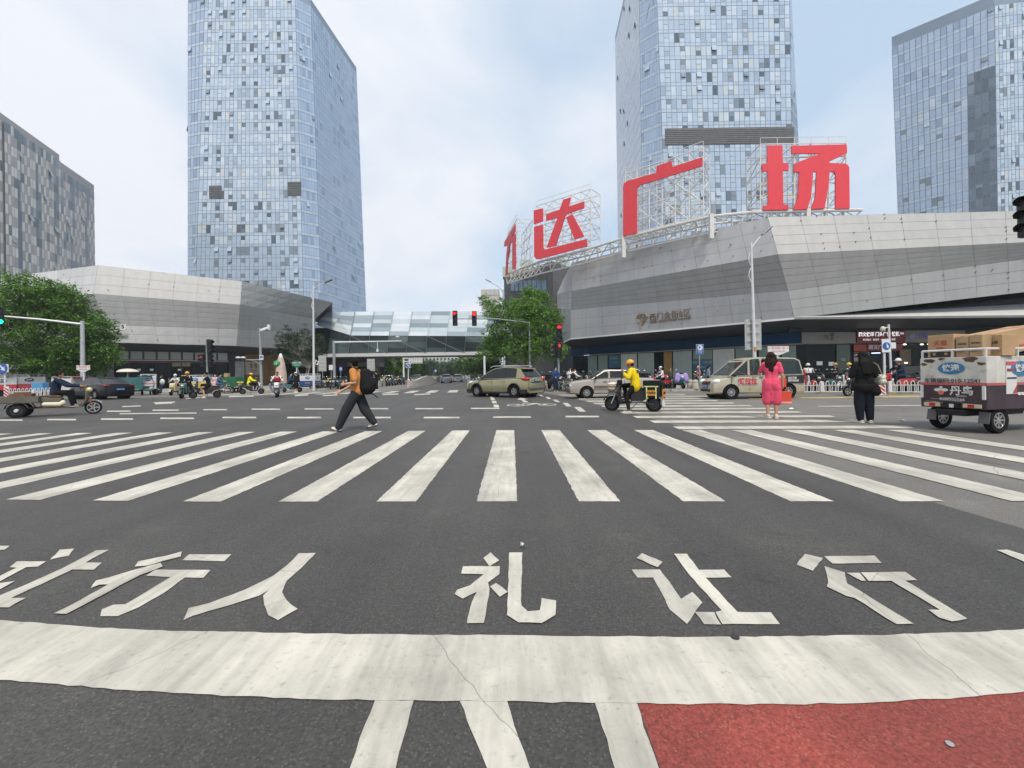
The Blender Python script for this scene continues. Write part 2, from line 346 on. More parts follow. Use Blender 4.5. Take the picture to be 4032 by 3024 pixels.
# ---- near pedestrian crossing: bars 0.4 m wide every metre
def interp(tab, x):
    for (x0, y0), (x1, y1) in zip(tab, tab[1:]):
        if x <= x1: return y0 + (y1 - y0) * (x - x0) / (x1 - x0)
    return tab[-1][1]
NEAR = [(-900, 1962), (50, 1970), (800, 1978), (2000, 1977), (3700, 1977), (4600, 1972)]
FAR = [(-900, 1716), (200, 1707), (1100, 1701), (2000, 1695), (3200, 1694), (4600, 1694)]
def proj(p):
    X, Y, Z = p.x, p.y, p.z - CAMH; u = (X * cr - Z * sr) / Y; v = (X * sr + Z * cr) / Y
    return CX + u * FX, CY - v * FX
def xy_on(tab, X, d):
    for _ in range(30):
        x, y = proj(Vector((X, d, 0))); t = interp(tab, x); d = d * (y - CY + (x - CX) * sr) / (t - CY + (x - CX) * sr)
    return d
cw = MB()
for k in range(-12, 9):
    xc = -.168 + k * 1.0
    c = []
    for X, tab, g in ((xc - .2, NEAR, 4.3), (xc + .2, NEAR, 4.3), (xc + .2, FAR, 9.7), (xc - .2, FAR, 9.7)):
        c.append(Vector((X, xy_on(tab, X, g), Z1)))
    v = []
    for a, b in zip(c, c[1:] + c[:1]):
        n = max(1, int((b - a).length / .06)); dd = b - a; q = Vector((-dd.y, dd.x, 0)).normalized()
        for i in range(n): v.append(a + dd * (i / n) + q * rnd.uniform(-.006, .006))
    cw.poly(v)
struct(cw.build('crosswalk', P_WHITE, tri=True))
# ---- stop band and the lane lines that meet it
up = [(-500, 2400), (0, 2440), (319, 2467), (638, 2483), (1000, 2489), (1367, 2496), (2016, 2501), (2650, 2507), (3018, 2506), (3474, 2499), (3839, 2487), (4032, 2478), (4600, 2440)]
lo = [(-500, 2625), (0, 2674), (365, 2706), (729, 2732), (1185, 2750), (1458, 2756), (2016, 2762), (2654, 2771), (3110, 2773), (3474, 2763), (3839, 2743), (4032, 2725), (4600, 2670)]
sb = MB(); px_poly(sb, up + lo[::-1], Z1, .004)
struct(sb.build('stop_line', P_WHITE, tri=True))
ll = MB()
for pl in ([(1477, 2756), (1631, 2757), (1553, 3030), (1460, 3300), (1240, 3300), (1375, 3024)], [(1810, 2760), (1996, 2761), (2085, 3024), (2170, 3300), (1990, 3300), (1915, 3024)], [(2342, 2766), (2507, 2769), (2592, 3024), (2680, 3300), (2500, 3300), (2425, 3024)]):
    px_poly(ll, pl, Z1 - .001, .004)
struct(ll.build('lane_line', P_WHITE, tri=True))
red = MB(); px_poly(red, [(2509, 2762)] + [(x, y - 8) for x, y in lo[8:]] + [(4600, 3400), (2730, 3400)], Z1 - .003)
struct(red.build('bike_lane', A_RED, tri=True))
# ---- lettering painted on the road, stroke by stroke
K = 1.0972
def r6(pl): return [(x / K, 2080 + y / K) for x, y in pl]
def r7(pl): return [(2016 + x / K, 2080 + y / K) for x, y in pl]
def rf(pl): return [(x * 1.8228, y * 1.8228) for x, y in pl]
strokes = [
 r6([(217, 135), (258, 92), (322, 87), (298, 118), (255, 126)]), r6([(-40, 76), (42, 76), (20, 92), (-40, 97)]),
 r6([(40, 168), (75, 142), (197, 143), (165, 165), (112, 168), (0, 228), (-60, 250), (-60, 228), (0, 205), (72, 170)]),
 r6([(415, 95), (470, 93), (300, 185), (40, 305), (-80, 350), (-120, 345), (0, 290), (130, 235), (270, 172)]),
 r6([(357, 147), (440, 149), (407, 178), (300, 178)]), r6([(-60, 299), (113, 300), (62, 327), (40, 341), (-60, 342)]), r6([(-40, 240), (0, 236), (62, 228), (0, 263), (-40, 280)]),
 r6([(582, 165), (598, 142), (720, 118), (785, 100), (782, 122), (700, 142), (640, 160)]),
 r6([(390, 258), (415, 225), (470, 212), (560, 185), (695, 148), (703, 165), (610, 200), (520, 246), (285, 370), (232, 367), (300, 335), (465, 243), (430, 243)]),
 r6([(785, 138), (815, 113), (1000, 112), (970, 142)]),
 r6([(630, 205), (672, 178), (910, 180), (880, 213), (800, 212), (700, 285), (600, 340), (510, 378), (430, 380), (440, 350), (490, 330), (540, 328), (640, 270), (735, 211)]),
 r6([(1290, 108), (1365, 106), (1305, 170), (1240, 225), (1120, 290), (1000, 330), (830, 378), (790, 397), (815, 345), (900, 325), (1060, 265), (1180, 205), (1240, 160)]),
 r6([(1168, 262), (1240, 222), (1220, 275), (1235, 310), (1285, 348), (1200, 397), (1160, 375), (1140, 330), (1138, 290)]),
 rf([(1045, 1205), (1060, 1193), (1078, 1210), (1058, 1223)]),
 rf([(1000, 1223), (1080, 1223), (1079, 1240), (1055, 1258), (1058, 1272), (1053, 1300), (1045, 1345), (1008, 1346), (1020, 1300), (1030, 1278), (1000, 1293), (982, 1283), (988, 1274), (1015, 1264), (1045, 1240), (997, 1239)]),
 rf([(1059, 1267), (1072, 1259), (1096, 1278), (1080, 1289)]),
 rf([(1100, 1193), (1128, 1193), (1126, 1308), (1140, 1320), (1165, 1318), (1170, 1292), (1202, 1297), (1200, 1328), (1170, 1345), (1120, 1344), (1096, 1328)]),
 r7([(537, 128), (562, 107), (650, 145), (628, 168)]),
 r7([(517, 178), (640, 178), (732, 305), (780, 275), (820, 320), (755, 413), (680, 350), (650, 285), (610, 213), (545, 213)]),
 r7([(700, 110), (755, 110), (808, 180), (915, 178), (950, 212), (835, 213), (975, 362), (1120, 363), (1158, 414), (908, 414), (880, 362), (905, 355), (770, 205)]),
 r7([(790, 362), (872, 362), (902, 414), (830, 414)]),
 r7([(1228, 157), (1265, 110), (1342, 128), (1300, 184)]), r7([(1348, 120), (1568, 118), (1598, 150), (1385, 152)]),
 r7([(1350, 163), (1437, 190), (1450, 238), (1735, 412), (1660, 414), (1480, 300), (1445, 292), (1360, 252), (1368, 235)]),
 r7([(1447, 192), (1500, 192), (1530, 227), (1510, 227)]), r7([(1508, 191), (1700, 188), (1752, 224), (1700, 226), (1968, 390), (1900, 402), (1845, 385), (1800, 352), (1850, 352), (1640, 227), (1540, 227)]),
 r7([(2095, 94), (2140, 92), (2300, 140), (2260, 165)])]
rl = MB()
for i_, s in enumerate(strokes): px_poly(rl, s, Z1 + (i_ % 9) * .0004, .003)
struct(rl.build('road_lettering', P_WHITE, tri=True))
# ---- dashed guide lines across the junction, bike symbol, arrow, right-hand crossing
dl = MB()
def dash(x0, x1, y, h=6, y2=None):
    y2 = y if y2 is None else y2
    px_poly(dl, [(x0, y + h / 2), (x1, y2 + h / 2), (x1 - 2, y2 - h / 2), (x0 + 2, y - h / 2)])
for a in ((875, 1010, 1644), (1130, 1265, 1644), (1390, 1540, 1644), (1667, 1810, 1644), (1941, 2091, 1642), (2226, 2360, 1640), (-30, 90, 1654), (185, 300, 1652), (397, 525, 1650), (630, 765, 1647), (-200, -90, 1656)): dash(*a)
for a in ((800, 895, 1613), (990, 1104, 1611), (1198, 1315, 1610), (1415, 1530, 1609), (1634, 1746, 1609), (1853, 1967, 1608), (600, 705, 1615), (420, 515, 1619)): dash(*a, h=4.5)
for a in ((470, 775, 1629), (1505, 1570, 1554), (1630, 1695, 1554), (1270, 1330, 1558), (1160, 1215, 1558), (900, 1000, 1562), (730, 790, 1569), (605, 690, 1586), (480, 555, 1601), (610, 680, 1590)): dash(*a, h=4, y2=a[2] - 3)
for a in ((3220, 3640, 1600), (3185, 3480, 1567), (3330, 3700, 1565)): dash(*a, h=3, y2=a[2] - 4)
for x, y, wd in ((1929, 1556, 11), (1934, 1562.5, 13), (1940, 1571, 15), (1946, 1583, 17), (1954, 1598.5, 20)): px_poly(dl, [(x - wd / 2 + 2, y + wd * .28), (x + wd / 2 + 2, y + wd * .28), (x + wd / 2 - 2, y - wd * .28), (x - wd / 2 - 2, y - wd * .28)])
for x, y, wd, hh in ((2131, 1558, 18, 3), (2159, 1567, 21, 4), (2191, 1578.5, 26, 5), (2233, 1593.5, 31, 7), (2284, 1612, 40, 9)): px_poly(dl, [(x - wd * .05, y + hh), (x + wd * .6, y + hh), (x + wd * .05, y - hh), (x - wd * .6, y - hh)])
px_poly(dl, [(2036, 1573), (2049, 1566), (2077, 1571), (2065, 1573.5), (2082, 1584.5), (2063, 1584.5), (2049, 1573.5)])
def ring(cx, cy, rx, ry, wx, wy):
    n = 28
    for k in range(n):
        a, b = 2 * PI * k / n, 2 * PI * (k + 1) / n
        px_poly(dl, [(cx + rx * math.cos(a), cy + ry * math.sin(a)), (cx + rx * math.cos(b), cy + ry * math.sin(b)), (cx + (rx - wx) * math.cos(b), cy + (ry - wy) * math.sin(b)), (cx + (rx - wx) * math.cos(a), cy + (ry - wy) * math.sin(a))])
ring(2031, 1595.2, 36, 4.4, 7, 1.5); ring(2155, 1593.5, 36, 4.2, 7, 1.5)
px_poly(dl, [(2028, 1595.5), (2060, 1589), (2110, 1587), (2122, 1589), (2158, 1593), (2150, 1594.6), (2112, 1590.4), (2078, 1596), (2064, 1596), (2098, 1589.2), (2066, 1590.4), (2040, 1595.8)])
struct(dl.build('guide_line', P_WHITE, tri=True))
rc_ = MB()
for y, xl, xr, h in ((1683.5, 2648, 3600, 11), (1659.5, 2556, 3400, 9.5), (1641, 2490, 3290, 8), (1624, 2440, 3160, 7), (1610.5, 2402, 3055, 6), (1599, 2364, 2965, 5.2), (1588.5, 2335, 2895, 4.6), (1579, 2305, 2830, 4), (1570, 2275, 2920, 3.6), (1562, 2240, 2880, 3), (1555, 2200, 2700, 2.6)):
    tl = (xr - xl) * .012
    px_poly(rc_, [(xl, y - h / 2 + tl * .1), (xl + h * 2.3, y + h / 2 + tl * .1), (xr, y + h / 2 - tl * .25), (xr - h * 2.8, y - h / 2 - tl * .25)], .0085)
struct(rc_.build('side_crosswalk', P_OLD, tri=True))
fc = MB()
for k in range(13):
    x = -24.2 + k * 1.62
    fc.quad((x, 31.5, Z1), (x + .72, 31.5, Z1), (x + .72 - .5, 36.5, Z1), (x - .5, 36.5, Z1))
struct(fc.build('far_crosswalk', P_OLD))
yl = MB(); px_poly(yl, [(2950, 1571), (4032, 1555.5), (4032, 1553), (2950, 1568)], .0085); px_poly(yl, [(3500, 1559), (3640, 1556), (3640, 1554.5), (3500, 1556.5)], .009)
struct(yl.build('yellow_line', P_YEL))
# ---- pavements with kerbs
PAV = mat('paving', (.30, .285, .26), rough=.8, var=.16, vs=1.5, bump=.3, bs=25)
KERB = mat('kerb_stone', (.36, .35, .32), rough=.75, var=.14)
def pavement(name, outline):
    mb = MB(); mb.prism([(p.x, p.y) for p in outline], 0, .13, 'Z'); o = struct(mb.build(name, PAV, tri=True))
    k = MB(); n = len(outline)
    for a, b in zip(outline, outline[1:2 + KN]):
        d = (b - a).normalized(); q = Vector((d.y, -d.x, 0)); m = max(1, int((b - a).length / 1.0))
        for i in range(m):
            p0 = a + (b - a) * (i / m) + d * .006; p1 = a + (b - a) * ((i + 1) / m) - d * .006
            k.prism([(p0.x, p0.y), (p1.x, p1.y), (p1.x + q.x * .14, p1.y + q.y * .14), (p0.x + q.x * .14, p0.y + q.y * .14)], 0, .145, 'Z')
    struct(k.build(name + '_kerb', KERB))
KN = 4
pavement('pavement', [gnd(2200, 1536), gnd(2420, 1540), gnd(2640, 1541), gnd(2760, 1539), gnd(3100, 1529), Vector((40, 30.5, 0)), Vector((70, 75, 0)), Vector((8, 75, 0)), Vector((7.5, 42, 0))])
pavement('pavement', [Vector((-90, 40, 0)), base(380, 39), base(850, 38.5), base(1080, 40), base(1280, 43), Vector((-20, 100, 0)), Vector((-40, 140, 0)), Vector((-110, 120, 0))])
# small litter on the asphalt
lm = mat('litter_paper', (.75, .74, .70), rough=.8, var=0)
for i, (x, y, s) in enumerate(((3120, 1613, .10), (3554, 1658, .07), (2060, 2160, .02), (3740, 2939, .035), (2895, 2518, .03))):
    p = gnd(x, y); mb = MB()
    if i == 4: mb.lathe([(.001, 0), (.018, 0), (.019, .006), (.001, .007)], c=(0, 0, 0), n=12); o = mb.build('stone_chip', mat('dark_chip', (.03, .03, .035), var=0)); tag(o, 'small black chip lying on the white stop band', 'litter')
    elif i == 3: mb.lathe([(.004, .003), (.011, .0025), (.012, 0), (.001, 0)], n=14); o = mb.build('metal_washer', mat('washer', (.6, .6, .58), metal=.8, rough=.35)); tag(o, 'small round metal washer lying on the red bike lane', 'litter')
    else:
        mb.quad((-s, -s * .5, .01), (s, -s * .6, .03), (s * .9, s * .5, .012), (-s * .8, s * .6, .035)); mb.quad((-s * .8, s * .6, .035), (s * .9, s * .5, .012), (s * .5, s * .9, .05), (-s * .3, s * 1.0, .02))
        o = mb.build('paper_scrap', lm); tag(o, ('crumpled white paper scrap on the asphalt right of the pink dressed woman', 'crumpled white paper scrap on the asphalt between the black dressed woman and the courier truck', 'tiny white paper scrap on dark asphalt behind the road lettering')[i], 'litter')
    o.location = (p.x, p.y, .009); o.rotation_euler = (0, 0, i * 1.3)
# ================================================================ buildings
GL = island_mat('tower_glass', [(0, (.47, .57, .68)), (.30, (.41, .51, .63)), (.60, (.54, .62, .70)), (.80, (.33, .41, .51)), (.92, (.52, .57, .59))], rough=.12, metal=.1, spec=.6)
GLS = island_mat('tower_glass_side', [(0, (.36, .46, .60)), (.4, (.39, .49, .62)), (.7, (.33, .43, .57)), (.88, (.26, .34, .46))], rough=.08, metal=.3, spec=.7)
GLD = island_mat('tower_glass_dark', [(0, (.09, .13, .18)), (.4, (.13, .18, .24)), (.75, (.07, .10, .14)), (.92, (.20, .26, .32))], rough=.08, spec=.7)
SPN = island_mat('tower_spandrel', [(0, (.46, .55, .66)), (.4, (.43, .52, .63)), (.75, (.49, .57, .67))], rough=.16, metal=.2)
GLK = island_mat('tower_glass_deep', [(0, (.12, .16, .20)), (.3, (.20, .25, .30)), (.6, (.08, .11, .14)), (.85, (.27, .31, .34))], rough=.1, spec=.6)
MUL = mat('tower_mullion', (.20, .26, .33), rough=.45, metal=.3, var=.08, vs=.2)
LOUV = mat('louvre_grey', (.12, .125, .13), rough=.7, var=.15, vs=1)
def lerp(a, b, t): return a + (b - a) * t
def tower(name, label, cat, bot, top, zb, H, fh, bay, mats, louv, opened, seed, cor=(), show=2, zshow=30):
    r = random.Random(seed); n = len(bot)
    cen = Vector((sum(p[0] for p in bot) / n, sum(p[1] for p in bot) / n, 0))
    t = thing(name, label, cat, cen); loc = lambda v: Vector(v) - cen
    def P(i, s, z):
        k = min(1.0, max(0.0, (z - zb) / (H - zb))); a = Vector(bot[i]).lerp(Vector(top[i]), k); b = Vector(bot[(i + 1) % n]).lerp(Vector(top[(i + 1) % n]), k)
        q = a.lerp(b, s); return Vector((q.x, q.y, z)) - cen
    core = MB(); zs = [0, zb] + [zb + (H - zb) * j / 6 for j in range(1, 7)]
    for i in range(n):
        for z0, z1 in zip(zs, zs[1:]): core.quad(P(i, 0, z0), P(i, 1, z0), P(i, 1, z1), P(i, 0, z1))
    core.poly([P(i, 0, H) for i in range(n)]); core.build('frame_core', MUL, t)
    panes = MB(); sp = MB(); op = []; single = [0]; TM = (GL, GLS, GLD, GLK, SPN)
    for i in range(n):
        ln = (P(i, 1, zb) - P(i, 0, zb)).length; nb = max(1, round(ln / (bay * (.62 if i in cor else 1))))
        nf = int((H - 1) / fh); f0 = int(18 / fh)
        for f in range(f0, nf):
            z0 = f * fh; zsill = z0 + .95; z1 = z0 + fh
            nrm = (P(i, 1, z0) - P(i, 0, z0)).cross(Vector((0, 0, 1))).normalized()
            if nrm.dot(P(i, .5, z0) ) < 0: nrm = -nrm
            for b in range(nb):
                s0, s1 = (b + .05) / nb, (b + .95) / nb
                def q(s, z, e=.06): return P(i, s, z) + nrm * (e + r.uniform(-.004, .004))
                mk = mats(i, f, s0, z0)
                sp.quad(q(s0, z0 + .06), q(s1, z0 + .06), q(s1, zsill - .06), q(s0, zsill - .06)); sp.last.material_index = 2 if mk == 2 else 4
                pk = (.52 if b % 3 == 1 else .16) * (1.05 - .75 * z0 / H)
                def put(k_, za, zb_):
                    c4 = (q(s0, za), q(s1, za), q(s1, zb_), q(s0, zb_))
                    if i == show and z0 > zshow and single[0] < 100:
                        single[0] += 1; MB().poly(c4, ext=-nrm * .03).build('window', TM[k_], t); return
                    panes.quad(*c4); panes.last.material_index = k_
                inl = any(l[0][2] - 3 < z0 < l[1][2] + 1 for l in louv)
                if mk == 0 and b % 3 == 1:
                    zm = zsill + 1.2; put(3 if r.random() < pk else 0, zsill, zm - .05); put(3 if r.random() < pk else 0, zm + .05, z1 - .05)
                    if r.random() < .22 and not inl: op.append((i, s0, s1, zm, z1, nrm))
                else:
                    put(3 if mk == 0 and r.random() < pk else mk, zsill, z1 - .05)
                    if mk == 1 and r.random() < .05 and not inl: op.append((i, s0, s1, zsill + 1.2, z1, nrm))
    for mb_, nm_ in ((sp, 'spandrel_panels'), (panes, 'window_panes')):
        o = mb_.build(nm_, None, t)
        for m_ in TM: o.data.materials.append(m_)
        o['kind'] = 'stuff'
    r.shuffle(op); op.sort(key=lambda o: -(P(o[0], .5, o[3]).y < 2 or 0))
    for (i, s0, s1, z0, z1, nm) in op[:opened]:
        w = MB(); a, b = P(i, s0, z1) + nm * .1, P(i, s1, z1) + nm * .1
        c, d = P(i, s1, z0) + nm * .34, P(i, s0, z0) + nm * .34
        w.poly([a, b, c, d], ext=nm * .06); ow_ = w.build('open_window', GLK if r.random() < .45 else GL, t)
    for pl in louv:
        lv = MB(); A, B = [Vector(p) - cen for p in pl[:2]]; nm = Vector((0, -1, 0))
        lv.poly([Vector((A.x, A.y, A.z)), Vector((B.x, A.y, A.z)), Vector((B.x, A.y, B.z)), Vector((A.x, A.y, B.z))], ext=(0, -.12, 0))
        for k in range(int((B.z - A.z) / .5)): lv.box(((A.x + B.x) / 2, A.y - .16, A.z + .25 + k * .5), (abs(B.x - A.x), .08, .1))
        lv.build('louvre_panel', LOUV, t)
    return t
tower('glass_tower', 'pale blue glass office tower behind the left mall, its right side deeper blue', 'tower',
      [(-100.3, 138), (-98, 131), (-94.9, 130), (-62.4, 130), (-58.5, 133), (-54.7, 163), (-58, 166), (-97, 166)],
      [(-100.5, 138), (-97, 131.5), (-90.7, 130), (-63.7, 130), (-60.4, 133), (-57.1, 163), (-61, 166), (-97, 166)], 27, 118, 3.4, 1.36,
      lambda i, f, s, z: 2 if (i in (0, 7) and z < 56) else (1 if i in (3, 4, 0, 1) else 0), [((-90.3, 129.95, 55.5), (-86.6, 129.95, 59.4)), ((-66.7, 129.95, 56.0), (-62.6, 129.95, 60.2))], 90, 3, cor=(0, 1, 3))
tower('glass_tower', 'pale glass office tower with a dark louvre band behind the big red rooftop letters', 'tower',
      [(37.5, 150), (35.2, 114.5), (40.3, 111), (72.7, 111), (78.3, 115), (78.3, 148), (75, 152), (41, 152)],
      [(37.5, 150), (35.2, 114.5), (38.1, 111), (72.7, 111), (75.3, 115), (75.3, 148), (72, 152), (41, 152)], 27, 118, 3.4, 1.3,
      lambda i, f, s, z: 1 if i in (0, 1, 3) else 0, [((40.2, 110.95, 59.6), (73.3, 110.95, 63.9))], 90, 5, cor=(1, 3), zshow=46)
tower('glass_tower', 'blue glass tower with a dark vertical glass strip, cut by the right edge', 'tower',
      [(131.5, 146), (141.5, 133), (145.2, 128.5), (150, 127), (185, 124), (188, 128), (188, 160), (150, 166)],
      [(128.2, 144), (140.5, 132), (144.6, 128), (150, 127), (185, 124), (188, 128), (188, 160), (150, 165)], 45, 112, 3.5, 1.35,
      lambda i, f, s, z: 2 if (i == 1 and z < 88) else (1 if i in (1, 0) and z > 84 or (i == 0 and (f * 7 + int(s * 31)) % 3) else 0), [], 60, 9, cor=(2,), show=0, zshow=52)
# ---- chequered block at far left
CLAD = island_mat('chequer_cladding', [(0, (.86, .82, .74)), (.5, (.80, .76, .69)), (.8, (.88, .84, .77))], rough=.6)
CLM = island_mat('chequer_mauve', [(0, (.56, .51, .51)), (.5, (.50, .46, .46)), (.8, (.62, .57, .56))], rough=.6)
CWIN = island_mat('chequer_window', [(0, (.22, .27, .31)), (.4, (.30, .35, .39)), (.75, (.16, .20, .23))], rough=.15, spec=.6)
CFR = mat('chequer_frame', (.46, .44, .42), rough=.6, var=.05)
t = thing('office_block', 'chequered beige and brown office block with tall dark windows at the left edge', 'building', (-112, 110, 0))
A0, A1 = Vector((-99.5, 70, 0)), Vector((-116.4, 121, 0)); dA = (A1 - A0); nA = Vector((dA.y, -dA.x, 0)).normalized(); nA = nA if nA.x > 0 else -nA
core, cl, cw_ = MB(), MB(), MB(); r = random.Random(4)
O = Vector((-112, 110, 0)); lenA = dA.length; ncol = int(lenA / .86)
zt = lambda s: 57.6 if s < .735 else 56.0
for s0, s1 in ((0, .735), (.735, 1.0)):
    a, b = A0 + dA * s0 - O, A0 + dA * s1 - O; h = zt((s0 + s1) / 2); back = -nA * 22
    c = [a, b, b + back, a + back]; core.poly([Vector((p.x, p.y, 0)) for p in c], ext=(0, 0, h))
core.build('wall', CFR, t)
nwin = 0
for k in range(ncol):
    s = k / ncol; h = zt(s); isw = k % 7 in (1, 2) or (k % 14 == 9); bayp = .35 if .40 < s < .47 else 0; rh = 2.16; rows = int(h / rh)
    for j in range(3, rows):
        z0 = j * rh; a = A0 + dA * ((k + .05) / ncol) - O + nA * (.05 + bayp); b = A0 + dA * ((k + .95) / ncol) - O + nA * (.05 + bayp)
        w_ = (isw and (j // 3 + k) % 4 != 0) or (j == rows - 1 and k % 3) or (not isw and r.random() < .07)
        c4 = (Vector((a.x, a.y, z0 + .04)), Vector((b.x, b.y, z0 + .04)), Vector((b.x, b.y, z0 + rh - .04)), Vector((a.x, a.y, z0 + rh - .04)))
        if w_ and s > .25 and nwin < 100: nwin += 1; MB().poly(c4, ext=-nA * .03).build('window', CWIN, t)
        elif w_: cw_.quad(*c4)
        else: cl.quad(*c4); cl.last.material_index = 0 if (j + k + (k // 7)) % 2 else 1
o = cl.build('cladding', CLAD, t); o.data.materials.append(CLM); o['kind'] = 'stuff'; cw_.build('window_panes', CWIN, t)['kind'] = 'stuff'
for k in range(26):
    s = r.uniform(.1, .97); z = 15 + 3.24 * r.randint(0, 11); a = A0 + dA * s - O + nA * .1; b = a + dA.normalized() * 1.0
    MB().poly([Vector((a.x, a.y, z + 1.3)), Vector((b.x, b.y, z + 1.3)), Vector((b.x, b.y, z)) + nA * .5, Vector((a.x, a.y, z)) + nA * .5], ext=nA * .05).build('open_window', CWIN, t)

# ---- malls of folded grey metal panels; light and shade by tilt painted into tones
P_LIT = island_mat('panel_lit', [(0, (.43, .44, .45)), (.35, (.44, .45, .46)), (.7, (.42, .43, .44)), (.92, (.445, .455, .467))], rough=.48, metal=.08)
P_HALFSHADE = island_mat('panel_half_shade', [(0, (.335, .345, .345)), (.4, (.345, .355, .355)), (.8, (.328, .338, .338))], rough=.48, metal=.08)
P_SHADED = island_mat('panel_shaded', [(0, (.335, .336, .332)), (.4, (.343, .344, .34)), (.8, (.328, .329, .325))], rough=.48, metal=.08)
P_HALFLIT = island_mat('panel_half_lit', [(0, (.362, .364, .362)), (.4, (.370, .372, .370)), (.8, (.355, .357, .355))], rough=.48, metal=.08)
P_WH = island_mat('panel_skylit', [(0, (.50, .505, .515)), (.5, (.52, .525, .53)), (.8, (.48, .485, .495))], rough=.48, metal=.05)
GAP = mat('panel_gap', (.20, .20, .20), rough=.7, var=0)
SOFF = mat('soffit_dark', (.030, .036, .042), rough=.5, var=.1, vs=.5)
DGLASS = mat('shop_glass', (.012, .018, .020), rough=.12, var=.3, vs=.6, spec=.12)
STUD = mat('panel_stud', (.12, .12, .12), rough=.5, var=0)
for pm_ in ('panel_lit', 'panel_half_shade', 'panel_shaded', 'panel_half_lit', 'panel_skylit'):
    t_ = MATS[pm_].node_tree; o_ = [q for q in t_.nodes if q.type == 'TEX_COORD'][0]; n_o = [q for q in t_.nodes if q.type == 'TEX_NOISE'][0]
    mpn = N(t_, 'ShaderNodeMapping'); L(t_, o_.outputs['Object'], mpn.inputs[0]); mpn.inputs['Scale'].default_value = (1.6, 1.6, .22); L(t_, mpn.outputs[0], n_o.inputs['Vector']); n_o.inputs['Scale'].default_value = 1.1
def panels(parent, nm, bl, br, tr, tl, nc, nr, m, studs=0, O=Vector()):
    # a folded facet: separate panels in front of a dark backing sheet
    n = (br - bl).cross(tl - bl).normalized()
    if n.dot(Vector((0, 0, CAMH)) - bl) < 0: n = -n
    B = lambda u, v: bl.lerp(br, u).lerp(tl.lerp(tr, u), v) - O
    w_ = max((br - bl).length, .1); h_ = max((tl - bl).length, .1); gu, gv = .010 / (w_ / nc), .010 / (h_ / nr)
    bk = MB(); mb = MB(); st = MB()
    for i in range(nc):
        for j in range(nr):
            u0, u1, v0, v1 = (i + gu) / nc, (i + 1 - gu) / nc, (j + gv) / nr, (j + 1 - gv) / nr
            q = [B(u0, v0), B(u1, v0), B(u1, v1), B(u0, v1)]; e = n * rnd.uniform(0, .008)
            mb.quad(*[p + e for p in q]); bk.quad(*[p - n * .03 for p in (B(i / nc, j / nr), B((i + 1) / nc, j / nr), B((i + 1) / nc, (j + 1) / nr), B(i / nc, (j + 1) / nr))])
    mb.build(nm, m, parent); bk.build('backing_sheet', GAP, parent)
    if studs:
        for k in range(studs):
            p = B((rnd.randint(0, nc - 1) + rnd.choice((.98, .5))) / nc, (rnd.randint(0, nr - 1) + rnd.choice((.5, .97, .4))) / nr) + n * .06
            if 'stud' not in KIDS: KIDS['stud'] = MB().lathe([(.001, -.05), (.03, -.05), (.04, .02), (.02, .04), (.001, .04)], 'Y', n=8).build('facade_light', STUD, parent, loc=p)
            else:
                c = KIDS['stud'].copy(); COL.objects.link(c); c.parent = parent; c.location = p
        st.bm.free()
def facets(t, cols, deps, spec, O, dz=(.45, -.5, 0, 0)):
    # cols: per fold line four pixel levels top..bottom; deps: its distance
    P = [[at(x, y, d + e) for (x, y), e in zip(c, dz)] for c, d in zip(cols, deps)]
    for i, rowspec in enumerate(spec):
        for j, (m, nc, nr, st) in enumerate(rowspec):
            panels(t, 'cladding_panels', P[i][j + 1], P[i + 1][j + 1], P[i + 1][j], P[i][j], nc, nr, m, st, O)
    top = [c[0] for c in P]; back = [Vector((p.x * 1.35 + 0, p.y + 26, top[0].z)) for p in top]
    roof = MB()
    for a, b, c, d in zip(top, top[1:], back[1:], back): roof.quad(a - O, b - O, c - O, d - O)
    roof.build('roof', GAP, t); return P
OL = Vector((-45, 52, 0))
ml = thing('shopping_mall', 'low grey metal panelled mall with folded facade across the junction at left', 'building', OL)
W_, T_, G_ = P_WH, P_HALFLIT, P_SHADED
PL = facets(ml, [[(-420, 1150), (-440, 1230), (-420, 1300), (-400, 1352)], [(0, 1093), (-14, 1190), (8, 1288), (24, 1350)], [(385, 1044), (368, 1157), (415, 1280), (447, 1348)], [(954, 1108), (946, 1200), (938, 1296), (931, 1362)], [(1309, 1191), (1242, 1256), (1240, 1313), (1239, 1380)]],
     [58, 53, 48, 56, 75], [[(P_WH, 6, 3, 6), (P_SHADED, 6, 4, 0), (P_HALFLIT, 6, 2, 4)], [(P_WH, 8, 3, 9), (P_SHADED, 8, 4, 0), (P_HALFLIT, 8, 2, 4)], [(P_HALFLIT, 6, 3, 12), (P_SHADED, 6, 5, 0), (P_HALFLIT, 6, 2, 5)], [(P_HALFSHADE, 8, 3, 14), (P_HALFSHADE, 8, 5, 0), (P_HALFSHADE, 8, 2, 4)]], OL)
def strip(parent, nm, m, a, b, z0, z1, O=Vector(), off=0., ext=.04):
    # upright board between ground points a, b facing the viewer
    d = (b - a); n = Vector((d.y, -d.x, 0)).normalized()
    if n.dot(-a) < 0: n = -n
    q = [Vector((p.x, p.y, z)) + n * off - O for p, z in ((a, z0), (b, z0), (b, z1), (a, z1))]
    return MB().poly(q, ext=-n * ext).build(nm, m, parent)
k0, k1, k2, ke = [Vector((p[3].x, p[3].y, 0)) for p in PL[1:]]
s0, s1, s2, s3 = Vector((-61, 56.5, 0)), Vector((-46.7, 50.9, 0)), Vector((-38.6, 58.8, 0)), Vector((-37.8, 75, 0))
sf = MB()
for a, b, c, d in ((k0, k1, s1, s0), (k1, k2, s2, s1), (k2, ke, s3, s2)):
    sf.quad(Vector((a.x, a.y, 5.45)) - OL, Vector((b.x, b.y, 5.45)) - OL, Vector((c.x, c.y, 4.85)) - OL, Vector((d.x, d.y, 4.85)) - OL)
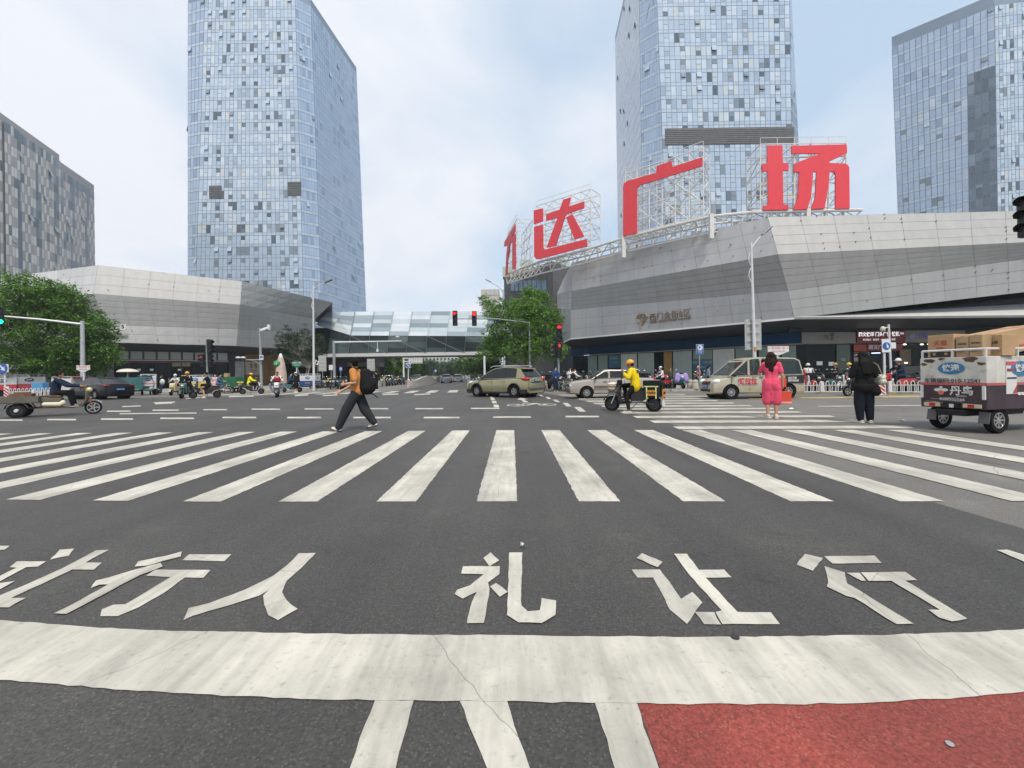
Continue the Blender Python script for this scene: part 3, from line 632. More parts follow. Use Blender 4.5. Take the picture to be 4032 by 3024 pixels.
sf.build('soffit', SOFF, ml)
WPAN = island_mat('strip_window', [(0, (.34, .35, .34)), (.4, (.30, .31, .31)), (.8, (.38, .38, .37))], rough=.25)
TRIM = mat('shop_trim', (.50, .50, .48), rough=.5, var=.05)
MRED = mat('shop_red_trim', (.16, .03, .05), rough=.5, var=.1)
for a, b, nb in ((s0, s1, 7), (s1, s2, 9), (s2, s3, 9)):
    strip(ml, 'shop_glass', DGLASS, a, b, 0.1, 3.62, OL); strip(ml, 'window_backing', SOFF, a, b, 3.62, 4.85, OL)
    if a is not s2:
        for i in range(nb):
            p, q = a.lerp(b, (i + .06) / nb), a.lerp(b, (i + .90) / nb); n = Vector(((q - p).y, -(q - p).x, 0)).normalized(); n = n if n.dot(-p) > 0 else -n
            p2, q2 = p + n * .06 - OL, q + n * .06 - OL
            wp = MB(); wp.quad(Vector((p2.x, p2.y, 3.75)), Vector((q2.x, q2.y, 3.75)), Vector((q2.x, q2.y, 4.7)), Vector((p2.x, p2.y, 4.7))); wp.build('strip_window', WPAN, ml)
        strip(ml, 'shop_trim', TRIM, a, b, 3.58, 3.68, OL, .12); strip(ml, 'shop_trim', MRED, a, b, 3.34, 3.50, OL, .05)
    for i in range(nb + 1):
        p = a.lerp(b, i / nb); MB().box(Vector((p.x, p.y - .1, 1.7)) - OL, (.12, .12, 3.3)).build('shop_mullion', SOFF, ml)
def board(parent, nm, m, A, B, x0, x1, y0, y1, O, off=.10, ext=.06):
    # board on the vertical plane A-B, spanning a pixel rectangle
    a, b, c, d = [on_plane(x, y, A, B) for x, y in ((x0, y1), (x1, y1), (x1, y0), (x0, y0))]
    n = Vector(((B - A).y, -(B - A).x, 0)).normalized(); n = n if n.dot(-A) > 0 else -n
    MB().poly([p + n * off - O for p in (a, b, c, d)], ext=-n * ext).build(nm, m, parent)
    xd = (B - A).normalized(); xd = xd if xd.dot(b - a) > 0 else -xd
    return frame((a + b + c + d) / 4 + n * (off + .012) - O, xd, n), (b - a).length, (d - a).length
INK = mat('ink_black', (.03, .028, .026), var=0); WHT = mat('lettering_white', (.75, .75, .74), var=0, rough=.5)
board(ml, 'shop_sign', mat('gold_board', (.30, .26, .15), var=.3, vs=4), s1, s2, 677, 749, 1428, 1443, OL)
for x in (540, 590, 700): board(ml, 'window_notice', WHT, s1, s2, x, x + 14, 1452, 1460, OL)
board(ml, 'shop_front', mat('ochre_front', (.23, .13, .05), var=.25, vs=1.2), s2, s3, 965, 1100, 1393, 1520, OL, .05)
board(ml, 'shop_wall', mat('concrete_wall', (.27, .27, .26), var=.2), s1, s2, 925, 962, 1423, 1510, OL, .07)
M, w0, h0 = board(ml, 'shop_sign', mat('stone_sign', (.46, .41, .34), var=.12), s2, s3, 963, 1024, 1424, 1475, OL, .14)
text('做  做', h0 * .42, INK, ml, M=M @ Matrix.Translation((0, h0 * .16, 0)), sx=.85)
text('传统特色小吃  现做现卖', h0 * .09, INK, ml, M=M @ Matrix.Translation((0, -h0 * .18, 0)))
text('欢迎品尝  外卖打包', h0 * .08, INK, ml, M=M @ Matrix.Translation((0, -h0 * .32, 0)))
# door number plate on left mall
K1, K2 = Vector((PL[2][3].x, PL[2][3].y, 0)), Vector((PL[3][3].x, PL[3][3].y, 0))
NAVY = mat('plate_navy', (.012, .02, .06), var=0)
def number_plate(label, A, B, x0, x1, xs, y0, y1, num, s1_, s2_, off):
    t = thing('address_plate', label, 'sign', on_plane((x0 + x1) / 2, y1, A, B)); O = Vector(t.location)
    M, w_, h_ = board(t, 'name_panel', NAVY, A, B, x0, xs, y0, y1, O, off); text(s1_, h_ * .36, WHT, t, M=M @ Matrix.Translation((0, h_ * .24, 0)), bold=.01); text(s2_, h_ * .36, WHT, t, M=M @ Matrix.Translation((0, -h_ * .24, 0)), bold=.01)
    M, w_, h_ = board(t, 'number_panel', WHT, A, B, xs, x1, y0, y1, O, off); text(num, h_ * .85, INK, t, M=M, bold=.02)
number_plate('dark blue and white address plate with number 5 on the grey mall wall', K1, K2, 441, 494, 473, 1277, 1300, '5', '新华西街', '50号院', .5)

OR = Vector((20, 42, 0))
mr_ = thing('shopping_mall', 'grey metal panelled mall with sloping folded facade and blue shop band at right', 'building', OR)
PR = facets(mr_, [[(2216, 1105), (2193, 1158), (2196, 1216), (2219, 1346)], [(2252, 1034), (2252, 1146), (2248, 1220), (2247, 1334)], [(3022, 855), (3063, 1002), (3102, 1144), (3127, 1253)], [(4100, 828), (4100, 951), (4100, 1011), (4100, 1143)], [(4900, 818), (4900, 930), (4900, 985), (4900, 1060)]],
     [58, 52.4, 35, 33.2, 33.0], [[(P_LIT, 4, 4, 3), (P_LIT, 4, 3, 0), (P_HALFSHADE, 4, 4, 3)], [(P_LIT, 10, 3, 24), (P_HALFSHADE, 10, 5, 0), (P_LIT, 10, 3, 16)], [(P_HALFLIT, 8, 4, 20), (P_SHADED, 8, 5, 0), (P_HALFSHADE, 8, 3, 12)], [(P_HALFLIT, 6, 4, 6), (P_SHADED, 6, 5, 0), (P_HALFSHADE, 6, 3, 0)]], OR)
a_, c_, d_, e_ = [Vector((p[3].x, p[3].y, 0)) for p in PR[1:]]
nF = Vector((.74, .672, 0)); A2, C2 = Vector((10.06, 55.1, 0)), Vector((25.9, 37.9, 0)); D2, E2 = Vector((44, 37.4, 0)), Vector((62, 37.4, 0)); Z2 = Vector((8.5, 60, 0))
def v3(p, z): return Vector((p.x, p.y, z)) - OR
zE = PR[1][3].z
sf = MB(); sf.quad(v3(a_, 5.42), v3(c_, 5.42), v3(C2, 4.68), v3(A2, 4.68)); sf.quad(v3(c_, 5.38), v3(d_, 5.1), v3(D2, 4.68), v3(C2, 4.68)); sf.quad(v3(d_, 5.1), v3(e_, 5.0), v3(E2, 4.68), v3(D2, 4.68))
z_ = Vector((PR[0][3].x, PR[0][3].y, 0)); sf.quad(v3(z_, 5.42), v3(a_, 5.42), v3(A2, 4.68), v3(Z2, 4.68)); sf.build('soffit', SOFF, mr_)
lip = MB()
for a, b, za, zb in ((z_, a_, 5.5, 5.5), (a_, c_, 5.5, 5.5)):
    d = (b - a); n = Vector((d.y, -d.x, 0)).normalized(); n = n if n.dot(-a) > 0 else -n
    lip.poly([v3(a + n * .06, za - .1), v3(b + n * .06, zb - .1), v3(b + n * .06, zb + .05), v3(a + n * .06, za + .05)], ext=-n * .2)
lip.build('edge_trim', WHT, mr_)
cp = [at(3129, 1249, 34.9), at(4100, 1240, 33.0), at(4900, 1230, 32.8), at(4900, 1160, 35.5), at(4100, 1193, 35.0), at(3160, 1244, 35.4)]
n_ = MB(); n_.poly([cp[0] - OR, cp[1] - OR, cp[4] - OR, cp[5] - OR], ext=(0, .1, -.16)); n_.poly([cp[1] - OR, cp[2] - OR, cp[3] - OR, cp[4] - OR], ext=(0, .1, -.16)); n_.build('canopy', mat('canopy_grey', (.50, .50, .49), rough=.5, var=.06), mr_)
strip(mr_, 'upper_glass', DGLASS, Vector((24, 37.3, 0)), E2, 4.6, 9.5, OR)
# blue shop band and storefront panels along the slanted front
BLUE = mat('fascia_blue', (.004, .036, .085), rough=.6, spec=.15, var=.12, vs=.7); SILL = mat('fascia_sill', (.20, .19, .17), rough=.6)
PALE = mat('shop_board_pale', (.30, .36, .34), rough=.30, var=.10, vs=.8); PGRN = mat('shop_glass_pale', (.13, .20, .18), rough=.15, var=.18, vs=.5); PBRD = mat('shop_board_grey', (.44, .48, .46), rough=.5, var=.08)
WOOD = mat('shop_board_brown', (.30, .16, .05), rough=.6, var=.25, vs=2); PBLU = mat('poster_blue', (.015, .10, .17), rough=.4, var=.15)
strip(mr_, 'fascia', BLUE, A2, C2, 3.66, 4.68, OR, .25, .3); strip(mr_, 'fascia_sill', SILL, A2, C2, 3.54, 3.66, OR, .28, .3)
strip(mr_, 'fascia', BLUE, Z2, A2, 3.66, 4.68, OR, .25, .3); strip(mr_, 'shop_glass', DGLASS, Z2, A2, .1, 3.6, OR); strip(mr_, 'shop_glass', DGLASS, A2, C2, .1, 3.56, OR)
for x0, x1, m in ((2316, 2352, PGRN), (2357, 2394, PGRN), (2446, 2509, PBRD), (2514, 2576, PALE), (2615, 2647, WOOD), (2652, 2725, PALE), (2731, 2806, PGRN), (2809, 2893, PBRD), (2898, 2966, PGRN), (2990, 3072, PGRN), (3080, 3136, PGRN)):
    q = [on_plane(x0, 1440, A2, C2), on_plane(x1, 1440, A2, C2)]; strip(mr_, 'shop_panel', m, Vector((q[0].x, q[0].y, 0)), Vector((q[1].x, q[1].y, 0)), .15, 3.5, OR, .06)
M, w_, h_ = board(mr_, 'window_poster', PBLU, A2, C2, 2398, 2442, 1396, 1448, OR, .09)
text('商铺招租', h_ * .2, PALE, mr_, M=M @ Matrix.Translation((0, h_ * .22, 0)), sx=.8); text('一、二层', h_ * .16, PALE, mr_, M=M @ Matrix.Translation((0, -h_ * .1, 0)), sx=.8)
M, w_, h_ = board(mr_, 'window_poster', PBLU, A2, C2, 2730, 2804, 1414, 1475, OR, .09)
text('商铺一、二层招租', h_ * .2, PALE, mr_, M=M @ Matrix.Translation((0, h_ * .28, 0)), sx=.8); text('-450㎡', h_ * .17, PALE, mr_, M=M @ Matrix.Translation((h_ * .1, -h_ * .02, 0)))
# right-hand shops
strip(mr_, 'shop_glass', DGLASS, C2, E2, .1, 4.66, OR)
GSGN = mat('shop_sign_grey', (.20, .195, .175), rough=.5, var=.15, vs=1); RSGN = mat('shop_sign_red', (.17, .012, .022), rough=.4, var=.1); ORNG = mat('shop_board_orange', (.30, .055, .03), rough=.6, var=.15); VIO = mat('lettering_violet', (.13, .09, .42), var=0, rough=.4); LITW = mat('lit_white', (.8, .8, .8), var=0, emit=('#ffffff', .55))
strip(mr_, 'fascia_sill', SILL, C2, E2, 3.54, 3.64, OR, .22, .2)
M, w_, h_ = board(mr_, 'shop_sign', GSGN, C2, D2, 3152, 3362, 1308, 1353, OR, .2)
text('聊', h_ * .34, INK, mr_, M=M @ Matrix.Translation((w_ * .06, h_ * .22, 0))); text('茶', h_ * .3, INK, mr_, M=M @ Matrix.Translation((w_ * .06, -h_ * .14, 0))); text('咖', h_ * .5, mat('ink_faded', (.09, .085, .08), var=0), mr_, M=M @ Matrix.Translation((-w_ * .05, 0, 0)))
M, w_, h_ = board(mr_, 'shop_sign', RSGN, C2, D2, 3366, 3553, 1301, 1350, OR, .25)
text('图文快印 门头广告 快照', h_ * .36, LITW, mr_, M=M @ Matrix.Translation((-w_ * .04, h_ * .16, 0)), sx=.84, bold=.012); text('打印装订   发光字   LOGO墙    证照', h_ * .17, LITW, mr_, M=M @ Matrix.Translation((-w_ * .04, -h_ * .26, 0)), sx=.95)
text('喷绘', h_ * .17, LITW, mr_, M=M @ Matrix.Translation((w_ * .44, h_ * .2, 0)), sx=.9)
M, w_, h_ = board(mr_, 'shop_sign', GSGN, C2, D2, 3556, 3790, 1302, 1346, OR, .22)
text('千悦', h_ * .5, VIO, mr_, M=M @ Matrix.Translation((-w_ * .22, 0, 0)), bold=.015); text('品', h_ * .4, INK, mr_, M=M @ Matrix.Translation((-w_ * .02, -h_ * .1, 0)))
lf_ = MB()
for sx_, an in ((0, .0), (-.16, .6), (-.26, 1.2)): lf_.prism([(-.04 + sx_ * .4, -.3), (.10 + sx_ * .6, -.05), (.02 + sx_, .34 - an * .18), (-.10 + sx_, .0)], 0, .02, 'Z')
lf_.build('shop_logo', mat('logo_violet', (.36, .28, .62), var=.1), mr_).matrix_local = M @ Matrix.Translation((-w_ * .37, 0, 0))
board(mr_, 'shop_board', ORNG, C2, D2, 3356, 3405, 1357, 1383, OR, .2); M, w_, h_ = board(mr_, 'shop_sign', RSGN, C2, D2, 3408, 3545, 1355, 1381, OR, .22)
text('图文广告', h_ * .7, WHT, mr_, M=M @ Matrix.Translation((-w_ * .2, 0, 0)))
for x0, x1, y0, y1, m in ((3214, 3236, 1423, 1438, WHT), (3261, 3281, 1425, 1440, WHT), (3308, 3325, 1410, 1420, WHT), (3292, 3345, 1358, 1480, mat('green_glass', (.045, .07, .045), rough=.1, var=.2)), (3360, 3420, 1386, 1470, mat('poster_wall', (.20, .10, .11), var=.4, vs=5)), (3540, 3584, 1376, 1440, mat('poster_kraft', (.13, .09, .06), var=.3))):
    board(mr_, 'window_notice', m, C2, D2, x0, x1, y0, y1, OR, .08)
text('文快印', .7, WHT, mr_, M=board(mr_, 'window_notice', mat('poster_dark', (.05, .03, .04), var=.2), C2, D2, 3362, 3382, 1390, 1455, OR, .12)[0], sx=.3)
tl_ = MB(); p = [on_plane(3425, 1391, C2, D2), on_plane(3458, 1390, C2, D2)]; tl_.tube([p[0] + Vector((0, -.2, 0)) - OR, p[1] + Vector((0, -.2, 0)) - OR], .04); tl_.build('tube_lamp', mat('tube_lamp', (.8, .9, 1), var=0, emit=('#cfe2ff', 1.5)), mr_)
for x, y in ((3550, 1357), (3617, 1357), (3645, 1356), (3555, 1429)): MB().ell(on_plane(x, y, C2, D2) + Vector((0, -.3, 0)) - OR, (.14, .1, .06)).build('ceiling_lamp', mat('shop_lamp', (1, .95, .85), var=0, emit=('#fff2d8', 2.0)), mr_)
number_plate('dark blue and white address plate on the mall wall behind the lamp post', a_, c_, 2917, 2976, 2953, 1163, 1196, '4', '新华西街', '50号院', .16)
# bronze wall lettering with a diamond emblem
t = thing('wall_sign', 'bronze diamond emblem and raised bronze lettering on the grey mall facade', 'sign', on_plane(2600, 1270, a_, c_)); Ow = Vector(t.location)
BRZ = mat('bronze', (.26, .185, .12), rough=.4, metal=.4, var=.1)
wd = (c_ - a_).normalized(); nw = Vector((-nF.x, -nF.y, 0))
def wallM(x, y): return frame(on_plane(x, y, a_ - nF * .0, c_ - nF * .0) + nw * .14 - Ow, wd, nw)
px_m = (on_plane(2720, 1240, a_, c_) - on_plane(2560, 1240, a_, c_)).length
text('西门金街B区', px_m * .185, BRZ, t, M=wallM(2638, 1243), ext=.04, bold=-.004); text('XIMEN GOLD STREET B BLOCK', px_m * .072, BRZ, t, M=wallM(2638, 1262), ext=.03, bold=0)
dm = MB(); sD = px_m * .15
for a, b in (((-1, .25), (-.6, .75)), ((-.6, .75), (.6, .75)), ((.6, .75), (1, .25)), ((-1, .25), (1, .25)), ((-1, .25), (0, -1)), ((1, .25), (0, -1)), ((-.4, .25), (0, -1)), ((.4, .25), (0, -1)), ((-.4, .25), (-.6, .75)), ((.4, .25), (.6, .75)), ((-.4, .25), (0, .75)), ((.4, .25), (0, .75))):
    dm.tube([(a[0] * sD, a[1] * sD, 0), (b[0] * sD, b[1] * sD, 0)], .055, n=5)
dm.build('diamond_emblem', BRZ, t).matrix_local = wallM(2530, 1256)
# dark rear block with ribbon window, pale far block
t = thing('rear_building', 'dark grey concrete building with a blue ribbon window behind the round leafy tree', 'building', base(2100, 72)); Ob = Vector(t.location)
q1, q2, q3 = base(1990, 80), base(2182, 68), base(2262, 73); z1_, z2_ = at(1990, 1088, 80).z, at(2182, 1038, 68).z
DKC = mat('dark_concrete', (.095, .098, .10), rough=.8, var=.18, vs=.5); mb = MB()
mb.poly([q1 - Ob, q2 - Ob, q3 - Ob, q3 + Vector((4, 14, 0)) - Ob, q1 + Vector((10, 14, 0)) - Ob], ext=(0, 0, (z1_ + z2_) / 2)); mb.build('wall', DKC, t)
M, w_, h_ = board(t, 'ribbon_window', mat('ribbon_glass', (.16, .24, .34), rough=.08, var=.35, vs=1.2), q1, q2, 2012, 2152, 1104, 1145, Ob, .06)
for k in range(9): MB().box((0, 0, 0), (.12, h_, .1)).build('window_bar', DKC, t).matrix_local = M @ Matrix.Translation((w_ * (k / 8 - .5), 0, 0))
for x, y in ((2075, 1048), (2005, 1075), (2215, 1045)): MB().box(at(x, y, 74) - Ob, (2.2, 2, 1.8)).build('roof_vent', mat('roof_green', (.38, .50, .45), var=.1), t, bevel=.05)
t = thing('far_building', 'pale gridded building peeping out at the left of the round tree', 'building', base(1935, 150)); Ob = Vector(t.location)
MB().box((0, 8, 15.5), (6.2, 16, 31)).build('wall', mat('pale_wall', (.50, .49, .46), var=.06), t)
gr = MB()
for k in range(6): gr.box((0, -.05, 18 + k * 2.2), (6.2, .1, .18))
for k in range(5): gr.box((-3 + k * 1.5, -.05, 24), (.15, .12, 14))
gr.build('facade_grid', mat('pale_grid', (.36, .36, .35), var=0), t)

# ---- glass footbridge over the far road
t = thing('footbridge', 'faceted glass footbridge crossing above the far road between the two malls', 'bridge', Vector((-12, 78, 0))); Ob = Vector((-12, 78, 0)); bridge_ = t
BRL = island_mat('bridge_glass_light', [(0, (.44, .51, .56)), (.34, (.28, .34, .39)), (.6, (.54, .60, .64)), (.82, (.20, .26, .30))], rough=.10, metal=.15, spec=.7)
BRD = island_mat('bridge_glass_dark', [(0, (.06, .09, .10)), (.35, (.10, .15, .16)), (.62, (.035, .055, .065)), (.84, (.20, .27, .28))], rough=.07, spec=.7)
BFR = mat('bridge_frame', (.20, .25, .28), rough=.4, metal=.4)
panels(t, 'glass_panes', at(1380, 1321, 77.4), at(2290, 1326, 77), at(2300, 1224, 80.5), at(1398, 1227, 80.5), 12, 6, BRL, 0, Ob)
panels(t, 'glass_panes', at(1372, 1393, 78.3), at(2285, 1386, 78.3), at(2290, 1328, 77), at(1380, 1323, 77.4), 12, 3, BRD, 0, Ob)
panels(t, 'glass_panes', at(1243, 1278, 79), at(1378, 1320, 77.5), at(1396, 1227, 80.5), at(1290, 1229, 80.5), 2, 5, BRL, 0, Ob)
panels(t, 'glass_panes', at(1290, 1394, 78.4), at(1370, 1393, 78.3), at(1378, 1323, 77.5), at(1300, 1300, 78.6), 2, 3, BRD, 0, Ob)
mb = MB(); zb0, zb1 = at(1500, 1403, 78).z, at(1500, 1390, 78).z
mb.box(Vector((-10.2, 78.3, (zb0 + zb1) / 2)) - Ob, (50, .5, zb1 - zb0)); mb.build('deck_beam', mat('bridge_beam', (.55, .56, .56), rough=.4, var=.05), t)
mb = MB(); mb.box(Vector((-10.2, 82, zb0 + .12)) - Ob, (50, 7, .25)); mb.build('deck', mat('bridge_under', (.16, .15, .14), var=.1), t)
mb = MB()
for k in range(20):
    x = -34 + k * 2.5; mb.tube([Vector((x, 79.6, 5.9)) - Ob, Vector((x + 3.2, 79.4, 8.4)) - Ob], .12, n=5)
mb.box(Vector((-10, 86, 9.5)) - Ob, (50, .2, 7)); mb.build('truss', BFR, t)
mb = MB(); mb.quad(*[p - Ob for p in (at(1292, 1229, 80.5), at(2290, 1224, 80.5), at(2290, 1240, 86), at(1300, 1240, 86))]); mb.build('roof', BFR, t)
fm = MB()
for i in range(13):
    u = i / 12; a = at(1380, 1322, 77.2).lerp(at(2290, 1327, 76.8), u); fm.tube([a - Ob, at(1398, 1227, 80.3).lerp(at(2300, 1223, 80.3), u) - Ob], .07, n=4); fm.tube([a - Ob, at(1372, 1393, 78.1).lerp(at(2285, 1386, 78.1), u) - Ob], .08, n=4)
    if i < 12 and i % 2 == 0: fm.tube([a - Ob, at(1372, 1393, 78.1).lerp(at(2285, 1386, 78.1), (i + 2) / 12) - Ob], .07, n=4)
fm.build('glazing_frame', BFR, bridge_)
# ---- big red rooftop letters on white lattice frames
LRED = mat('letter_red', (.72, .045, .062), rough=.45, var=.05, bump=.0); STEEL = mat('white_steel', (.66, .65, .62), rough=.5, var=.1, dirt=.35)
Z7 = 1500 / 2212
def z7(pl): return [(1900 + x * Z7, 400 + y * Z7) for x, y in pl]
def letter(label, A, B, polys, fr, dep):
    # fr: pixel corners bl, br, tr, tl of the lattice
    n = Vector(((B - A).y, -(B - A).x, 0)).normalized(); n = n if n.dot(-A) > 0 else -n
    bl, br, tr, tl = [on_plane(x, y, A, B) for x, y in z7(fr)]
    t = thing('rooftop_letter', label, 'sign letter', bl, group='red letters of the rooftop sign'); O = bl
    mb = MB()
    for pl in polys: mb.poly([on_plane(x, y, A, B) + n * .05 - O for x, y in z7(pl)], ext=-n * .14)
    mb.build('letter_face', LRED, t, tri=True)
    w_ = (br - bl).length; h_ = (tl - bl).length; nx = max(2, round(w_ / 1.3)); nz = max(3, round(h_ / 1.25)); f = MB(); back = -n * dep
    G = lambda i, j, b: bl.lerp(br, i / nx).lerp(tl.lerp(tr, i / nx), j / nz) + (back if b else -n * .15) - O
    for b in (0, 1):
        for i in range(nx + 1): f.tube([G(i, 0, b), G(i, nz, b)], .055, n=4)
        for j in range(nz + 1): f.tube([G(0, j, b), G(nx, j, b)], .05, n=4)
        for i in range(nx):
            for j in range(nz):
                if (i + j + b) % 2: f.tube([G(i, j, b), G(i + 1, j + 1, b)], .035, n=4)
                elif b == 0: f.tube([G(i + 1, j, b), G(i, j + 1, b)], .03, n=4)
    for i in range(nx + 1):
        for j in range(nz + 1):
            f.tube([G(i, j, 0), G(i, j, 1)], .04, n=4)
            if j < nz and (i in (0, nx)): f.tube([G(i, j, (j) % 2), G(i, j + 1, (j + 1) % 2)], .04, n=4)
    for i in range(nx + 1): f.tube([G(i, nz, 0), G(i, nz, 0) + Vector((0, 0, .55))], .02, n=4)
    f.tube([G(0, nz, 0) + Vector((0, 0, .55)), G(nx, nz, 0) + Vector((0, 0, .55))], .025, n=4)
    f.build('lattice_frame', STEEL, t); return t
letter('red rooftop letter seen almost edge on, farthest left of the sign', base(1975, 65), base(2038, 56), [[(126, 842), (128, 815), (190, 712), (190, 752), (168, 790), (190, 768), (192, 972), (174, 975), (174, 808), (160, 826), (148, 905), (142, 1008), (133, 1010), (140, 880), (146, 838)]], [(140, 1000), (196, 978), (196, 678), (140, 770)], 2.2)
letter('second red rooftop letter, angled, with a hooked sweep along its base', base(2100, 52), base(2322, 47), [[(298, 632), (350, 620), (350, 695), (298, 712)], [(300, 728), (350, 714), (352, 845), (362, 860), (605, 798), (608, 840), (330, 915), (312, 915), (300, 900)], [(470, 570), (512, 557), (500, 610), (590, 580), (590, 618), (485, 655), (478, 672), (425, 838), (372, 848), (430, 690), (437, 675), (370, 693), (370, 655), (447, 630)], [(485, 672), (522, 655), (590, 782), (535, 802)]], [(305, 905), (625, 835), (625, 505), (305, 605)], 2.2)
letter('third red rooftop letter, a wide open shape with one long left leg', base(2453, 44), base(2795, 38.5), [[(817, 780), (817, 492), (825, 473), (845, 460), (1010, 415), (1012, 375), (1098, 345), (1102, 380), (1275, 325), (1275, 375), (915, 485), (897, 502), (897, 765)]], [(825, 775), (1280, 660), (1280, 262), (825, 415)], 1.9)
letter('fourth red rooftop letter, facing the street squarely, rightmost of the sign', base(3000, 37.6), base(3345, 37.0), [[(1653, 257), (1740, 255), (1742, 358), (1775, 358), (1775, 402), (1742, 402), (1745, 600), (1775, 600), (1775, 628), (1630, 630), (1630, 605), (1658, 603), (1655, 405), (1625, 405), (1625, 362), (1653, 360)], [(1793, 258), (2113, 250), (2115, 300), (1995, 357), (2100, 360), (2118, 368), (2128, 385), (2130, 622), (2048, 624), (2048, 420), (2040, 407), (2020, 407), (2012, 420), (2010, 470), (1985, 622), (1907, 625), (1930, 560), (1938, 410), (1917, 408), (1917, 440), (1905, 560), (1885, 627), (1803, 628), (1830, 560), (1838, 410), (1808, 408), (1808, 362), (1850, 345), (1960, 303), (1793, 303)]], [(1618, 632), (2118, 626), (2118, 235), (1618, 242)], 2.6)
t = thing('sign_truss', 'white steel lattice girder along the mall roof edge under the red letters', 'roof truss', at(2800, 870, 38.4)); O = Vector(t.location)
up_ = [at(*p) for p in ((1990, 1080, 62), (2120, 1032, 52), (2300, 985, 47.5), (2455, 938, 44), (2620, 895, 41), (2800, 852, 38.4), (2960, 836, 37.8), (3180, 831, 37.4), (3395, 827, 37))]
f = MB()
for a, b in zip(up_, up_[1:]):
    n = max(1, round((b - a).length / 1.6)); bk = Vector((.9, 1.6, -.1)); dn = Vector((.25, .4, -1.3))
    f.tube([a - O, b - O], .13, n=6); f.tube([a + bk - O, b + bk - O], .10, n=6); f.tube([a + dn - O, b + dn - O], .09, n=6)
    for i in range(n):
        p, q = a.lerp(b, i / n), a.lerp(b, (i + 1) / n); f.tube([p - O, p + dn - O], .07, n=5); f.tube([p + dn - O, q - O], .06, n=5); f.tube([p - O, q + bk - O], .05, n=5); f.tube([p - O, p + bk - O], .05, n=5); f.tube([p + bk - O, p + dn - O], .05, n=5)
for p in (up_[3], up_[5], up_[7]): f.box(p + Vector((0, 0, -.9)) - O, (.35, .35, 2.2))
f.build('girder', STEEL, t)
# ---- far streetscape behind the trees
t = None
t = thing('far_building', 'distant white building seen under the footbridge above the far trees', 'building', base(1745, 330)); MB().box((0, 5, 8), (40, 10, 16)).build('wall', mat('far_white', (.55, .56, .57), var=.1, vs=.1), t)
for k in range(14):
    for j in range(5): MB().box((-18 + k * 2.8, -.05, 2 + j * 3), (1.4, .12, 1.5)).build('window', DGLASS, t)

# dark podium along the avenue behind the footbridge
t = thing('podium_building', 'dark shop podium under the left end of the glass footbridge', 'building', (-42, 100, 0)); O = Vector((-42, 100, 0))
MB().box((-2, 4, 5.6), (33, 34, 11.2)).build('wall', mat('podium_wall', (.06, .065, .068), rough=.6, var=.2, vs=.3), t)
for k in range(9):
    y = -13 + k * 3.8; MB().box((14.56, y, 1.7), (.08, 3.2, 3.0)).build('shop_glass', DGLASS, t); MB().box((14.60, y, 3.7), (.12, 3.4, .8)).build('shop_sign', (MRED, GSGN, BLUE)[k % 3], t)
for k in range(5): MB().box((-10 + k * 5.4, -14.04, 1.7), (4.6, .08, 3.0)).build('shop_glass', DGLASS, t); MB().box((-10 + k * 5.4, -14.08, 3.7), (4.8, .12, .8)).build('shop_sign', (GSGN, MRED)[k % 2], t)
# ================================================================ trees
def leaf_mat(name, c0, c1):
    m = bpy.data.materials.new(name); m.use_nodes = True; t = m.node_tree; p = t.nodes['Principled BSDF']
    g = N(t, 'ShaderNodeNewGeometry'); r = N(t, 'ShaderNodeValToRGB'); L(t, g.outputs['Random Per Island'], r.inputs[0])
    r.color_ramp.elements[0].color = tuple(c0) + (1,); r.color_ramp.elements[1].color = tuple(c1) + (1,)
    o = N(t, 'ShaderNodeTexCoord'); n = N(t, 'ShaderNodeTexNoise'); L(t, o.outputs['Object'], n.inputs[0]); n.inputs['Scale'].default_value = .9; n.inputs['Detail'].default_value = 3
    mr = N(t, 'ShaderNodeMapRange'); L(t, n.outputs['Fac'], mr.inputs[0]); mr.inputs[1].default_value = .32; mr.inputs[2].default_value = .68; mr.inputs[3].default_value = .6; mr.inputs[4].default_value = 1.45
    h = N(t, 'ShaderNodeHueSaturation'); L(t, r.outputs[0], h.inputs['Color']); L(t, mr.outputs[0], h.inputs['Value']); L(t, h.outputs[0], p.inputs['Base Color'])
    p.inputs['Roughness'].default_value = .55; p.inputs['Specular IOR Level'].default_value = .3
    tr = N(t, 'ShaderNodeBsdfTranslucent'); L(t, h.outputs[0], tr.inputs[0]); mx_ = N(t, 'ShaderNodeMixShader'); mx_.inputs[0].default_value = .28
    L(t, p.outputs[0], mx_.inputs[1]); L(t, tr.outputs[0], mx_.inputs[2]); L(t, mx_.outputs[0], t.nodes['Material Output'].inputs['Surface'])
    MATS[name] = m; return m
LF_A = leaf_mat('leaf_bright', (.072, .18, .028), (.205, .37, .06))
LF_B = leaf_mat('leaf_deep', (.048, .13, .024), (.16, .29, .05))
LF_C = leaf_mat('leaf_dark', (.018, .045, .020), (.040, .080, .032))
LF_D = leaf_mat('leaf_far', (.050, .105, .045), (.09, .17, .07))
BARK = mat('bark', (.10, .08, .06), rough=.9, var=.3, vs=6, bump=.6, bs=20)
TRK = mat('bark_pale', (.30, .28, .24), rough=.9, var=.2, vs=6)
